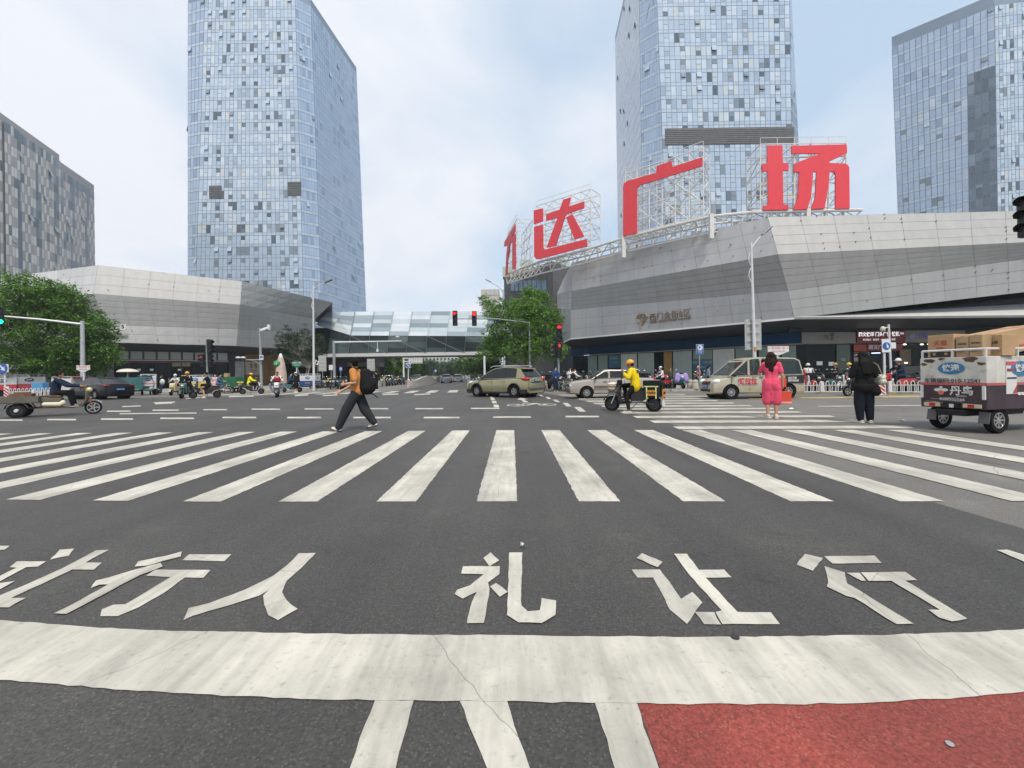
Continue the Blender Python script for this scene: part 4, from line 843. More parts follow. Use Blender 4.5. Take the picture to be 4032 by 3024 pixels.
def crown(mb, blobs, n, leaf, r, flat=.75):
    for (c, rx, ry, rz), k in blobs:
        for i in range(int(n * k)):
            # clump centre biased to the surface of the blob
            u = Vector((r.gauss(0, 1), r.gauss(0, 1), r.gauss(0, 1))).normalized() * (r.random() ** .33)
            q = Vector(c) + Vector((u.x * rx, u.y * ry, u.z * rz)); cs = r.uniform(.35, .75) * leaf * 3.0
            for j in range(26):
                d = Vector((r.gauss(0, 1), r.gauss(0, 1), r.gauss(0, .6))) * cs * .52
                p = q + d; a = Vector((r.gauss(0, 1), r.gauss(0, 1), r.gauss(-.25, .5))).normalized(); b = a.cross(Vector((r.gauss(0, .5), r.gauss(0, .5), 1))).normalized()
                s = leaf * r.uniform(.55, 1.15)
                mb.bm.faces.new([mb.bm.verts.new(p - a * s * .5), mb.bm.verts.new(p + b * s * .26), mb.bm.verts.new(p + a * s * .5), mb.bm.verts.new(p - b * s * .26)])
def tree(label, loc, blobs, n, leaf, m, seed, trunk_h, tr=.16, bark=BARK, stems=1, name='leafy_tree', group=None):
    r = random.Random(seed); t = thing(name, label, 'tree', loc, group=group)
    tb = MB()
    for s in range(stems):
        off = Vector((r.uniform(-.3, .3), r.uniform(-.2, .2), 0)) if stems > 1 else Vector(); ln = Vector((r.uniform(-.9, .9), r.uniform(-.5, .5), 0)) if stems > 1 else Vector((.1, .05, 0))
        top = off + ln + Vector((0, 0, trunk_h)); tb.tube([off, off + ln * .4 + Vector((0, 0, trunk_h * .5)), top], tr, n=8, r2=tr * .7)
        for (c, rx, ry, rz), k in blobs:
            e = Vector(c) + Vector((r.uniform(-.3, .3) * rx, r.uniform(-.3, .3) * ry, 0)); tb.tube([top - Vector((0, 0, .1)), top.lerp(e, .5) + Vector((0, 0, .2)), e], tr * .5, n=6, r2=tr * .12)
            for q in range(3):
                e2 = Vector(c) + Vector((r.uniform(-.8, .8) * rx, r.uniform(-.8, .8) * ry, r.uniform(-.3, .7) * rz)); tb.tube([top.lerp(e, .6), e2], tr * .25, n=5, r2=tr * .06)
    tb.build('trunk', bark, t, smooth=True)
    cb_ = MB(); crown(cb_, blobs, n, leaf, r); cb_.build('crown', m, t)
    return t
# big tree at left, d ~ 40
b0 = base(130, 40)
def bl(px, py, rx, rz, d, ry=None, b=b0): q = at(px, py, d); return ((q.x - b.x, q.y - b.y, q.z), rx, ry or rx * .9, rz)
tree('big dense green tree at the left edge in front of the grey mall', b0,
     [(bl(110, 1300, 5.2, 3.2, 40), 1.5), (bl(290, 1330, 3.6, 2.8, 40), 1.0), (bl(160, 1180, 3.2, 2.1, 40), .7), (bl(30, 1210, 3.0, 2.2, 40.5), .7), (bl(280, 1230, 2.4, 1.9, 40), .5), (bl(385, 1300, 1.6, 1.5, 40), .3), (bl(390, 1390, 1.9, 1.3, 40), .35), (bl(150, 1420, 5.0, 1.3, 40), .9), (bl(-80, 1330, 4.5, 3.0, 41), 1.0), (bl(340, 1410, 2.6, 1.7, 40), .6), (bl(230, 1440, 3.2, 1.3, 40), .6), (bl(60, 1130, 2.4, 1.4, 40), .3), (bl(230, 1165, 2.0, 1.3, 40), .3)], 330, .26, LF_B, 11, 3.2, .26)
b1 = base(2070, 43)
B1 = lambda px, py, rx, rz, d=43: bl(px, py, rx, rz, d, b=b1)
tree('round bright green tree behind the traffic lights on the right street corner', b1,
     [(B1(2030, 1270, 2.9, 2.3), 1.0), (B1(2090, 1200, 2.2, 1.5), .55), (B1(2130, 1300, 2.2, 2.2), .8), (B1(1960, 1220, 1.5, 1.2), .3), (B1(2070, 1375, 3.2, 1.5), .8), (B1(1945, 1330, 1.5, 1.5), .35), (B1(1930, 1390, 1.6, .9), .3), (B1(2180, 1250, .9, 1.3), .2), (B1(2085, 1150, .7, .7), .1), (B1(1910, 1185, .6, .6), .06), (B1(2135, 1165, .6, .6), .06), (B1(2190, 1380, 1.2, 1.2), .25)], 300, .22, LF_A, 12, 3.4, .17)
b2 = base(1200, 58)
B2 = lambda px, py, rx, rz, d=58: bl(px, py, rx, rz, d, b=b2)
tree('dark narrow leaved tree with several pale stems beside the left lamp post', b2,
     [(B2(1180, 1370, 3.0, 2.2), .9), (B2(1130, 1350, 1.8, 1.7), .4), (B2(1240, 1380, 1.8, 1.7), .4), (B2(1130, 1310, .7, 1.1), .1), (B2(1205, 1308, .7, 1.1), .1), (B2(1165, 1318, 1.0, .8), .12), (B2(1110, 1400, 1.6, .9), .25), (B2(1260, 1335, .9, .8), .1)], 230, .20, LF_C, 13, 2.6, .10, TRK, stems=5, name='slender_tree')
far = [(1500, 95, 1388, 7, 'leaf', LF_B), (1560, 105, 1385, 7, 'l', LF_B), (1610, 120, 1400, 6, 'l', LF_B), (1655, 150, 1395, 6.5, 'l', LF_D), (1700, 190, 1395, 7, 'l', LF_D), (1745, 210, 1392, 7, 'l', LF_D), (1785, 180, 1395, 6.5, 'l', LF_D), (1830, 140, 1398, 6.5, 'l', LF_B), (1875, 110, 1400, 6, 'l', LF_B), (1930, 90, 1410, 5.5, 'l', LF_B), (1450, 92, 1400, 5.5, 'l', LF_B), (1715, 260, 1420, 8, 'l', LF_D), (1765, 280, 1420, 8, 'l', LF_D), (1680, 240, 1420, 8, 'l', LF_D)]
words = ['nearest the parked scooters', 'beside the man in black', 'behind the blue arrow sign', 'above the curving concrete barrier', 'left of the distant black sedan', 'straight above the distant black sedan', 'above the distant white taxi', 'right of the white taxi', 'behind the white post', 'beside the olive car bonnet', 'behind the grey sign backs', 'lowest and palest in the gap', 'farthest down the avenue', 'pale and small beside the twin blue signs']
for i, (px, d, py, h, _, m) in enumerate(far):
    h = h * (1.22 if d > 130 else 1.08); b = base(px, d); r = h * .33; zt_ = h
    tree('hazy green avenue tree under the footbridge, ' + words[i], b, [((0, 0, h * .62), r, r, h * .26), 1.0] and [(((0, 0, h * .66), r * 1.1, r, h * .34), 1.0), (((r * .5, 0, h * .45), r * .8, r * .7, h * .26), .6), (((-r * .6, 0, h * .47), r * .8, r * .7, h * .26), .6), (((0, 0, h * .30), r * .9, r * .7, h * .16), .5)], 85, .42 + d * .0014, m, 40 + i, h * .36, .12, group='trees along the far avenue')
wb_ = MB(); rw_ = random.Random(8)
crown(wb_, [((-30 + k * 4.6 + rw_.uniform(-1, 1), 300 + rw_.uniform(-8, 8), 4.2), 3.6, 3, 4.2) and (((-75 + k * 5.5 + rw_.uniform(-1, 1), 310 + rw_.uniform(-8, 8), 4.5), 4.2, 3, 4.6), 1.0) for k in range(24)], 34, .9, rw_)
struct(wb_.build('far_wood', LF_D), 'stuff')
# ================================================================ street furniture
PWH = mat('pole_white', (.62, .63, .64), rough=.4, var=.06, dirt=.25); PGR = mat('pole_grey', (.30, .33, .33), rough=.45, metal=.3, var=.1); BLK = mat('signal_black', (.012, .013, .014), rough=.45, var=.1)
LENS = mat('lens_dark', (.035, .04, .04), rough=.2, var=0); RLIT = mat('lens_red_lit', (.9, .02, .02), var=0, emit=('#ff1a14', 5.0)); GLIT = mat('lens_green_lit', (.02, .8, .4), var=0, emit=('#10ffa0', 3.0))
SGRY = mat('sign_back_grey', (.40, .41, .40), rough=.5, metal=.3, var=.08); SBLU = mat('sign_blue', (.012, .10, .40), rough=.4, var=.05); SWH = mat('sign_white', (.66, .68, .68), rough=.4, var=.04); SRED = mat('sign_red', (.45, .025, .03), rough=.4, var=.05); SGRN = mat('sign_green', (.01, .17, .10), rough=.4, var=.05)
def face(o): return math.atan2(-o.x, o.y) if False else math.atan2(o.y, o.x) + PI / 2   # turn local -Y towards the camera
def signal(parent, c, s=1.0, lit=None, sym=None, rotz=0., n=3, col=RLIT):
    M = Matrix.Translation(c) @ Matrix.Rotation(rotz, 4, 'Z')
    hsg = MB(); hsg.box((0, 0, 0), (.36 * s, .22 * s, .38 * s * n)); hs = hsg.build('signal_head', BLK, parent, bevel=.03 * s); hs.matrix_local = M
    for k in range(n):
        z = (n - 1) / 2 * .36 * s - k * .36 * s; on = lit == k
        lens = MB(); lens.lathe([(.001, -.135 * s), (.13 * s, -.13 * s), (.13 * s, -.10 * s), (.001, -.10 * s)], 'Y', (0, 0, z), 16)
        if on and sym:
            o = lens.build('lens', LENS, hs); g = MB()
            if sym == 'arrow':
                g.prism([(-.11 * s, z), (-.02 * s, z + .10 * s), (.01 * s, z + .07 * s), (-.04 * s, z + .025 * s), (.11 * s, z + .025 * s), (.11 * s, z - .025 * s), (-.04 * s, z - .025 * s), (.01 * s, z - .07 * s), (-.02 * s, z - .10 * s)], -.15 * s, -.138 * s)
            elif sym == 'bike':
                for sx_ in (-.06, .06):
                    g.tube([(sx_ * s + .05 * s * math.cos(a * PI / 6), -.145 * s, z - .02 * s + .05 * s * math.sin(a * PI / 6)) for a in range(13)], .014 * s, n=4)
                g.tube([(-.06 * s, -.145 * s, z - .02 * s), (-.02 * s, -.145 * s, z + .06 * s), (.05 * s, -.145 * s, z + .06 * s), (.06 * s, -.145 * s, z - .02 * s)], .012 * s, n=4)
            else:
                g.ell((0, -.145 * s, z + .075 * s), (.028 * s, .01, .028 * s), u=8, v=6); g.prism([(-.05 * s, z + .04 * s), (.05 * s, z + .04 * s), (.035 * s, z - .03 * s), (.03 * s, z - .11 * s), (-.03 * s, z - .11 * s), (-.035 * s, z - .03 * s)], -.15 * s, -.138 * s)
            g.build('lit_symbol', col, o)
        else: lens.build('lens', col if on else LENS, hs)
        v = MB(); pts = []
        for q in range(9):
            a = -PI * .12 + q * PI * 1.24 / 8; pts.append((math.cos(a), math.sin(a)))
        for (x0, z0), (x1, z1) in zip(pts, pts[1:]): v.quad((x0 * .15 * s, -.10 * s, z + z0 * .15 * s), (x1 * .15 * s, -.10 * s, z + z1 * .15 * s), (x1 * .15 * s, -.36 * s, z + z1 * .14 * s - .02 * s), (x0 * .15 * s, -.36 * s, z + z0 * .14 * s - .02 * s))
        vo = v.build('visor', BLK, hs); so = vo.modifiers.new('s', 'SOLIDIFY'); so.thickness = .012
    return hs
def loc_of(t, p): return Vector(p) - Vector(t.location)
# overhead pair with red arrow and red disc
b = base(2088, 41.5); t = thing('traffic_signal', 'overhead arm with a red arrow light and a round red light', 'traffic light', b)
zA = at(1900, 1255, 38).z; e = at(1795, 1255, 37.2); mb = MB()
mb.tube([(0, 0, 0), (0, 0, zA + .1)], .12, r2=.09, n=10); mb.build('pole', PGR, t, smooth=True)
mb = MB(); mb.tube([(0, 0, zA), loc_of(t, at(1960, 1256, 38.9)), loc_of(t, e)], .07, r2=.045, n=8); mb.build('arm', PGR, t, smooth=True)
for (x, y, d, sy) in ((1792.5, 1254, 37.2, 'arrow'), (1868, 1255, 38, None)):
    signal(t, loc_of(t, at(x, y, d)) + Vector((0, -.12, 0)), 1.13, 0, sy)
# bicycle + pedestrian signal post
b = base(2201, 32); t = thing('traffic_signal', 'signal post with a red bicycle light above a smaller red pedestrian light', 'traffic light', b)
mb = MB(); mb.tube([(0, 0, 0), (0, 0, at(2201, 1290, 32).z)], .075, n=10); mb.build('pole', PGR, t, smooth=True)
signal(t, loc_of(t, at(2200, 1311, 32)) + Vector((0, -.17, 0)), 1.17, 0, 'bike'); signal(t, loc_of(t, at(2202, 1380, 32)) + Vector((0, -.15, 0)), 1.0, 0, 'man')
signal(t, loc_of(t, at(2187, 1380, 32)) + Vector((-.05, .1, 0)), 1.0, None, None, rotz=rad(-80))
# left far post
b = base(818, 38); t = thing('traffic_signal', 'dark signal post with a small red pedestrian light before the left mall', 'traffic light', b)
mb = MB(); mb.tube([(0, 0, 0), loc_of(t, at(813, 1336, 38))], .08, r2=.07, n=10); mb.build('pole', PGR, t, smooth=True)
signal(t, loc_of(t, at(829, 1366, 38)) + Vector((0, -.1, 0)), 1.15, None, None, rotz=rad(62)); signal(t, loc_of(t, at(803, 1418, 38)) + Vector((0, -.15, 0)), .95, 0, 'man', rotz=rad(-20)); signal(t, loc_of(t, at(829, 1420, 38)) + Vector((0, -.05, 0)), .95, None, None, rotz=rad(60))
# left mast arm with green light
b = base(327, 38); t = thing('traffic_signal', 'grey mast arm reaching left with a lit green light', 'traffic light', b)
mb = MB(); mb.tube([(0, 0, 0), loc_of(t, at(324, 1264, 38))], .19, r2=.15, n=12); mb.build('pole', mat('mast_grey', (.42, .44, .47), rough=.45, metal=.2, var=.08), t, smooth=True)
mb = MB(); mb.tube([loc_of(t, at(324, 1277, 38)), loc_of(t, at(160, 1258, 36.6)), loc_of(t, at(-40, 1241, 35))], .11, r2=.07, n=8); mb.build('arm', MATS['mast_grey'], t, smooth=True)
signal(t, loc_of(t, at(17, 1246, 35)) + Vector((0, -.3, 0)), 1.3, 2, None, rotz=rad(50), col=GLIT)
# near signal cut by the right frame edge
p = at(4048, 850, 10.2); t = thing('traffic_signal', 'black signal head with three hoods, cut by the right frame edge', 'traffic light', Vector((p.x + 1.4, p.y + .3, 0)))
mb = MB(); mb.tube([(0, 0, 0), (0, 0, p.z + .6)], .1, n=10); mb.build('pole', PGR, t, smooth=True)
mb = MB(); mb.tube([(0, 0, p.z + .3), (-1.4, -.2, p.z + .3)], .05); mb.build('arm', PGR, t)
signal(t, loc_of(t, p), .86, None, None, rotz=rad(-72))
# street lamps
def lamp(label, px, d, ytop, head, loopy, h0):
    b = base(px, d); t = thing('street_lamp', label, 'street lamp', b); tp = loc_of(t, at(*ytop, d)); hd = loc_of(t, at(*head, d))
    mb = MB(); mb.tube([(0, 0, 0), tp * .5 + Vector((0, 0, 0)), tp], .12, r2=.055, n=12); mb.build('pole', PWH, t, smooth=True)
    st = tp - Vector((0, 0, .35)); mb = MB(); mb.tube([st, st.lerp(hd, .55) + Vector((0, 0, .05)), hd], .04, r2=.03, n=8); mb.build('arm', PWH, t, smooth=True)
    mb = MB(); mb.tube([tp + Vector((0, 0, -.5)) + Vector((math.sin(a * .52) * -.17 * (1 if a < 6.5 else -1) , 0, -a * .16)) for a in range(0, 14)], .028, n=6); mb.build('scroll', PWH, t, smooth=True)
    dv = (hd - st).normalized(); an = math.atan2(dv.z, dv.x); mb = MB(); mb.box((.35, 0, 0), (.8, .3, .10)); ho = mb.build('lamp_head', mat('lamp_head', (.20, .21, .22), rough=.4, metal=.4, var=.05), t, bevel=.03); ho.location = hd; ho.rotation_euler = (0, -an * .8, 0)
    MB().box((.4, 0, -.055), (.5, .24, .02)).build('lamp_glass', LENS, ho)
    return t
lamp('tall white lamp post at left centre with a single angled arm', 1236, 41, (1233, 1122), (1280, 1112), 0, 10)
t = lamp('white lamp post behind the van carrying a grey sign board seen from behind', 2975, 26, (2958, 955), (3000, 925), 0, 9)
def lboard(t, nm, m, px0, px1, y0, y1, d, off=0., ext=.03, bev=0.02):
    a, b, c, e = [loc_of(t, at(x, y, d)) for x, y in ((px0, y1), (px1, y1), (px1, y0), (px0, y0))]
    mid = (a + b + c + e) / 4; w_, h_ = (b - a).length, (e - a).length
    o = MB().box((0, 0, 0), (w_, ext, h_)).build(nm, m, t, bevel=bev); o.location = mid + Vector((0, off, 0)); return o, mid + Vector((0, off - ext / 2, 0)), w_, h_
o, mid, w_, h_ = lboard(t, 'sign_back', SGRY, 2938, 3004, 1257, 1378, 26, .16)
for k in range(4): MB().box((0, -.10, h_ * (.36 - k * .27)), (w_ * .72, .05, .025)).build('sign_strap', SWH, o)
MB().box(loc_of(t, at(2971, 1374, 26)) + Vector((0, -.11, 0)), (.12, .05, .26)).build('orange_tag', mat('tag_orange', (.6, .25, .03), var=.05), t)
t = thing('street_lamp', 'thin distant lamp with a long arm rising behind the round tree', 'street lamp', base(1985, 60)); mb = MB(); mb.tube([(0, 0, 0), loc_of(t, at(1981, 1140, 60))], .09, r2=.06); mb.tube([loc_of(t, at(1981, 1150, 60)), loc_of(t, at(1962, 1128, 60)), loc_of(t, at(1920, 1105, 60))], .05, r2=.03); mb.build('pole', PGR, t); MB().box(loc_of(t, at(1923, 1106, 60)), (.9, .25, .1), rot=(0, rad(28), 0)).build('lamp_head', MATS['lamp_head'], t)
# camera mast
b = base(1030, 42); t = thing('camera_mast', 'grey mast with traffic cameras on top and a lower arm of flood lamps', 'camera pole', b)
mb = MB(); mb.tube([(0, 0, 0), loc_of(t, at(1023, 1292, 42))], .14, r2=.11, n=12); mb.build('pole', PGR, t, smooth=True)
mb = MB(); mb.tube([loc_of(t, at(1024, 1304, 42)), loc_of(t, at(1066, 1301, 42))], .05); mb.tube([loc_of(t, at(1028, 1417, 42)), loc_of(t, at(960, 1417, 42))], .05); mb.tube([loc_of(t, at(1024, 1437, 42)), loc_of(t, at(1010, 1424, 42)), loc_of(t, at(985, 1418, 42))], .03); mb.build('arm', PGR, t)
CAMW = mat('camera_white', (.68, .69, .70), rough=.35, var=.04)
for x, y, rz in ((1036, 1297, .5), (1044, 1295, .4)):
    MB().box((0, 0, 0), (.55, .2, .2), rot=(0, -.5, rz)).build('camera', CAMW, t, bevel=.04, loc=loc_of(t, at(x, y, 41.8)))
MB().lathe([(.001, .3), (.16, .28), (.16, -.05), (.13, -.22), (.001, -.3)], n=12).build('dome_camera', CAMW, t, smooth=True, loc=loc_of(t, at(1058, 1290, 42)))
for x in (938, 957):
    o = MB().ell((0, 0, 0), (.24, .2, .1)).build('flood_lamp', CAMW, t, smooth=True, loc=loc_of(t, at(x, 1408, 41.8)))
    MB().box((0, 0, -.2), (.22, .2, .22)).build('lamp_body', BLK, o)
o, mid, w_, h_ = lboard(t, 'info_plate', SWH, 1021, 1037, 1398, 1417, 41.7); MB().box((0, -.02, h_ * .12), (w_ * .68, .02, h_ * .5)).build('info_symbol', SBLU, o); text('监控', h_ * .22, WHT, o, loc=(0, -.035, h_ * .12))
# gantry camera arm in the middle
b = base(1318, 48); t = thing('gantry_mast', 'grey mast with a long horizontal arm and hanging camera before the glass footbridge', 'camera pole', b)
mb = MB(); mb.tube([(0, 0, 0), loc_of(t, at(1314, 1342, 48))], .17, r2=.14, n=12); mb.build('pole', PGR, t, smooth=True)
mb = MB(); mb.tube([loc_of(t, at(1314, 1348, 48)), loc_of(t, at(1581, 1343, 48))], .11, r2=.06, n=10); mb.build('arm', PWH, t, smooth=True)
mb = MB(); mb.tube([loc_of(t, at(1486, 1345, 48)), loc_of(t, at(1487, 1376, 48))], .03); mb.box(loc_of(t, at(1487, 1380, 48)), (.18, .3, .3)); mb.build('camera', CAMW, t)
MB().box(loc_of(t, at(1566, 1326, 48)), (.35, .25, .14)).build('camera', CAMW, t, bevel=.03)
# sign backs and small signs at mid distance
def post_sign(name, label, cat, px, d, boardpx, m, post=PGR, pr=.035, top=None):
    t = thing(name, label, cat, base(px, d)); y0 = boardpx[2] if top is None else top
    MB().tube([(0, .05, 0), loc_of(t, at(px - 1, y0, d)) + Vector((0, .05, 0))], pr, n=8).build('post', post, t, smooth=True)
    return (t,) + lboard(t, 'sign_board', m, *boardpx, d)
for nm, lb, px, d, bp in (('road_sign', 'pale grey back of a road sign beside the left lamp post', 1270, 50, (1254, 1285, 1400, 1462)), ('road_sign', 'pale grey back of a road sign right of the man with the backpack', 1460, 62, (1445, 1476, 1413, 1461))):
    t, o, mid, w_, h_ = post_sign(nm, lb, 'road sign', px, d, bp, SGRY)
    for k in range(4): MB().box((0, -.03, h_ * (.36 - k * .24)), (w_ * .95, .03, .03)).build('rib', SWH, o)
t, o, mid, w_, h_ = post_sign('utility_box', 'white utility cabinet on a post under the gantry arm', 'cabinet', 1304, 52, (1295, 1314, 1437, 1457), SWH)
t, o, mid, w_, h_ = post_sign('parking_sign', 'small blue parking sign left of the man with the backpack', 'road sign', 1342, 50, (1335, 1349, 1445, 1462), SBLU); MB().lathe([(.001, 0), (w_ * .33, 0), (w_ * .33, .01), (.001, .01)], 'Y', (0, -.03, h_ * .12), 16).build('white_disc', SWH, o); text('P', h_ * .3, SBLU, o, loc=(0, -.045, h_ * .12)); text('非机动车', h_ * .2, SWH, o, loc=(0, -.03, -h_ * .36), sx=.7)
t, o, mid, w_, h_ = post_sign('parking_sign', 'blue bicycle parking sign before the blue shop band', 'road sign', 2756, 29, (2742, 2770, 1357, 1394), SBLU)
MB().box((0, .015, 0), (w_ * 1.06, .02, h_ * 1.05)).build('sign_rim', SWH, o, bevel=.02); MB().lathe([(.001, 0), (w_ * .38, 0), (w_ * .38, .012), (.001, .012)], 'Y', (0, -.03, h_ * .17), 20).build('white_disc', SWH, o)
text('P', h_ * .34, SBLU, o, loc=(-w_ * .08, -.045, h_ * .17), bold=.01); text('非机动车', h_ * .15, SWH, o, loc=(0, -.03, -h_ * .22), sx=.9); text('停放处', h_ * .15, SWH, o, loc=(0, -.03, -h_ * .38), sx=.9)
PNK = mat('sign_pink_ink', (.55, .10, .14), var=0)
def name_sign(label, px, d, bp, m, ink, s1_, s2_, s3_, py):
    t, o, mid, w_, h_ = post_sign('street_sign', label, 'street sign', px, d, bp, m, PWH, .05)
    MB().prism([(-w_ * .42, -h_ * .5), (w_ * .42, -h_ * .5), (.08, -h_ * .95), (-.08, -h_ * .95)], -.02, .02).build('sign_neck', m, o)
    text(s1_, h_ * .5, ink, o, loc=(0, -.025, h_ * .14), sx=.9); text(s2_, h_ * .24, ink, o, loc=(0, -.025, -h_ * .3)); text(s3_[0], h_ * .3, ink, o, loc=(-w_ * .42, -.025, h_ * .14)); text(s3_[1], h_ * .3, ink, o, loc=(w_ * .42, -.025, h_ * .14))
    MB().box((0, -.018, 0), (w_ * .985, .006, h_ * .92)).build('sign_rim', ink, o, bevel=.01); MB().box((0, -.021, 0), (w_ * .97, .006, h_ * .86)).build('sign_face', m, o, bevel=.01)
name_sign('pink lettered white street name sign above the woman in the pink dress', 3064, 24, (3022, 3106, 1363, 1387), SWH, PNK, '新华南一街', 'XINHUA NAN 1 JIE', ('西', '东'), 0)
name_sign('white street name sign on the left mast beyond the cargo tricycle', 328, 30, (301, 355, 1439, 1457), SWH, PNK, '新华西街', 'XINHUA XI JIE', ('西', '东'), 0)
name_sign('green street name sign by the blue and white courier trike', 1168, 45, (1150, 1187, 1424, 1440), SGRN, SWH, '新华二路', 'XINHUA 2 LU', ('北', '南'), 0)
STR = mat('stripe_white', (.68, .68, .67), var=.05); STRR = mat('stripe_red', (.42, .03, .04), var=.05)
def keep_sign(label, px, d, ys0, ys1, xs0, xs1, px_b0, px_b1, yb0, yb1, left=False, rz=0.):
    t = thing('keep_right_sign', label, 'road sign', base(px, d), rotz=rz)
    MB().tube([(0, .06, 0), (0, .06, at(px, ys0, d).z)], .05, n=10).build('post', PWH, t, smooth=True)
    a, b = at(xs0, ys1, d), at(xs1, ys0, d); w_, h_ = b.x - a.x, b.z - a.z; cx_, cz_ = (a.x + b.x) / 2 - t.location.x, (a.z + b.z) / 2
    o = MB().box((0, 0, 0), (w_, .03, h_)).build('sign_board', SWH, t, bevel=.03); o.location = (cx_, -.02, cz_)
    dsc = MB().lathe([(.001, 0), (w_ * .44, 0), (w_ * .44, .012), (.001, .012)], 'Y', (0, -.03, 0), 24).build('blue_disc', SBLU, o)
    s = w_ * .42; pl = [(-.15, .62), (.02, .72), (.30, .05), (.52, .18), (.42, -.62), (-.30, -.30), (-.02, -.15)] if not left else [(-.55, .6), (-.4, .72), (.25, .12), (.42, .38), (.6, -.52), (-.32, -.28), (-.05, -.05)]
    MB().prism([(x * s, z * s) for x, z in pl], -.05, -.036).build('arrow', SWH, o)
    a, b = base(px_b0, d), base(px_b1, d); hb = at(px_b0, yb0, d).z; w2 = b.x - a.x; x0 = a.x - t.location.x
    bo = MB().box((x0 + w2 / 2, 0, hb / 2 + .02), (w2, .04, hb)).build('striped_board', STR, t)
    st = MB(); k = int(hb / (w2 * .62)) + 1
    for i in range(-1, k + 1):
        z = i * w2 * .62; pl = []
        for x, zz in ((0, z + w2 * .75), (w2, z), (w2, z + w2 * .3), (0, z + w2 * 1.05)): pl.append((x0 + x, min(max(zz, .03), hb)))
        if max(p[1] for p in pl) - min(p[1] for p in pl) > .05 and pl[0][1] < hb and pl[2][1] > .03: st.prism(pl, -.03, -.021)
    st.build('red_stripes', STRR, bo); return t
keep_sign('blue arrow sign on a red striped post beside the white railing at right', 3488, 20.5, 1337, 1388, 3471, 3504, 3460, 3484, 1476, 1560)
keep_sign('blue arrow sign on a red striped post at the left edge', 17, 28.6, 1434, 1467, -10, 35, 16, 36, 1523, 1577, True)
keep_sign('blue arrow sign on a red striped post at the head of the concrete barrier', 1608, 50, 1430, 1449, 1598, 1616, 1604, 1614, 1493, 1522, True)
# small camera pole right
t = thing('camera_pole', 'slim white pole with a dome camera behind the right arrow sign', 'camera pole', base(3512, 24)); MB().tube([(0, 0, 0), loc_of(t, at(3499, 1277, 24))], .06, r2=.05, n=10).build('pole', PWH, t, smooth=True)
MB().tube([loc_of(t, at(3499, 1290, 24)), loc_of(t, at(3474, 1290, 24))], .035).build('arm', PWH, t); MB().ell(loc_of(t, at(3476, 1296, 24)), (.13, .13, .16)).build('dome_camera', mat('dome_cream', (.55, .52, .42), rough=.3), t, smooth=True); MB().box(loc_of(t, at(3515, 1361, 24)), (.28, .12, .34)).build('control_box', SWH, t, bevel=.02)
t = thing('marker_post', 'plain white post left of the olive car beside the avenue', 'post', base(1909, 40)); MB().tube([(0, 0, 0), loc_of(t, at(1907, 1402, 40))], .10, n=10).build('post', PWH, t)
# twin far signs, white gantry board
t = thing('road_sign', 'pair of small blue and white signs on thin posts far down the avenue', 'road sign', base(1710, 95))
for x, m in ((1708, SBLU), (1715, SWH)):
    MB().tube([loc_of(t, base(x, 95)), loc_of(t, at(x, 1462, 95))], .05, n=6).build('post', PGR, t); lboard(t, 'sign_board', m, x - 4, x + 4, 1456, 1465, 95)
t = thing('gantry_sign', 'back of a wide white overhead sign under the footbridge', 'road sign', base(1590, 70)); MB().tube([(0, 0, 0), loc_of(t, at(1589, 1408, 70))], .17, r2=.14, n=10).build('pole', PWH, t, smooth=True)
o, mid, w_, h_ = lboard(t, 'sign_back', SWH, 1609, 1664, 1409, 1431, 70); MB().tube([loc_of(t, at(1586, 1424, 70)), loc_of(t, at(1662, 1424, 70))], .08).tube([loc_of(t, at(1586, 1411, 70)), loc_of(t, at(1662, 1411, 70))], .08).build('arm', PWH, t)
for k in range(9): MB().box((w_ * (k / 8 - .5), -.05, 0), (.06, .06, h_)).build('rib', SGRY, o)
# concrete barriers of the avenue
CON = mat('barrier_concrete', (.42, .41, .38), rough=.85, var=.14, dirt=.4)
def barrier(label, pts):
    t = thing('barrier', label, 'barrier', Vector((pts[0][0].x, pts[0][0].y, 0))); mb = MB(); O = Vector(t.location)
    rows = []
    for p, h in pts:
        q = Vector((p.x, p.y, 0)) - O; rows.append([mb.bm.verts.new(q + Vector(v)) for v in ((-.16, 0, 0), (-.14, 0, h), (.14, 0, h), (.16, 0, 0))])
    for A, B in zip(rows, rows[1:]):
        for i in range(3): mb.bm.faces.new((A[i], A[i + 1], B[i + 1], B[i]))
    mb.bm.faces.new(rows[0]); mb.bm.faces.new(rows[-1][::-1]); mb.build('wall', CON, t, smooth=True)
    MB().poly([Vector((p.x + .2, p.y, .06)) - O for p, h in pts] + [Vector((p.x - .25, p.y, .06)) - O for p, h in pts[::-1]], ext=(0, 0, -.05)).build('base_kerb', KERB, t, tri=True)
barrier('wavy topped concrete barrier dividing the far avenue behind the blue arrow sign', [(base(1616, 50.5), .62), (base(1640, 52), .78), (base(1662, 54), 1.1), (base(1682, 57), 1.25), (base(1692, 62), 1.2), (base(1700, 67), 1.0), (base(1707, 72), .8), (base(1712, 76), .75), (base(1722, 84), 1.05), (base(1732, 95), 1.1), (base(1739, 110), 1.0)])
barrier('low white concrete barrier along the parked scooters left of the avenue', [(base(1488, 52), .72), (base(1520, 56), .74), (base(1560, 62), .74), (base(1592, 68), .74)])
barrier('short white concrete barrier in front of the distant scooters by the olive car', [(base(1846, 46), .75), (base(1875, 45.5), .75), (base(1905, 45), .75)])
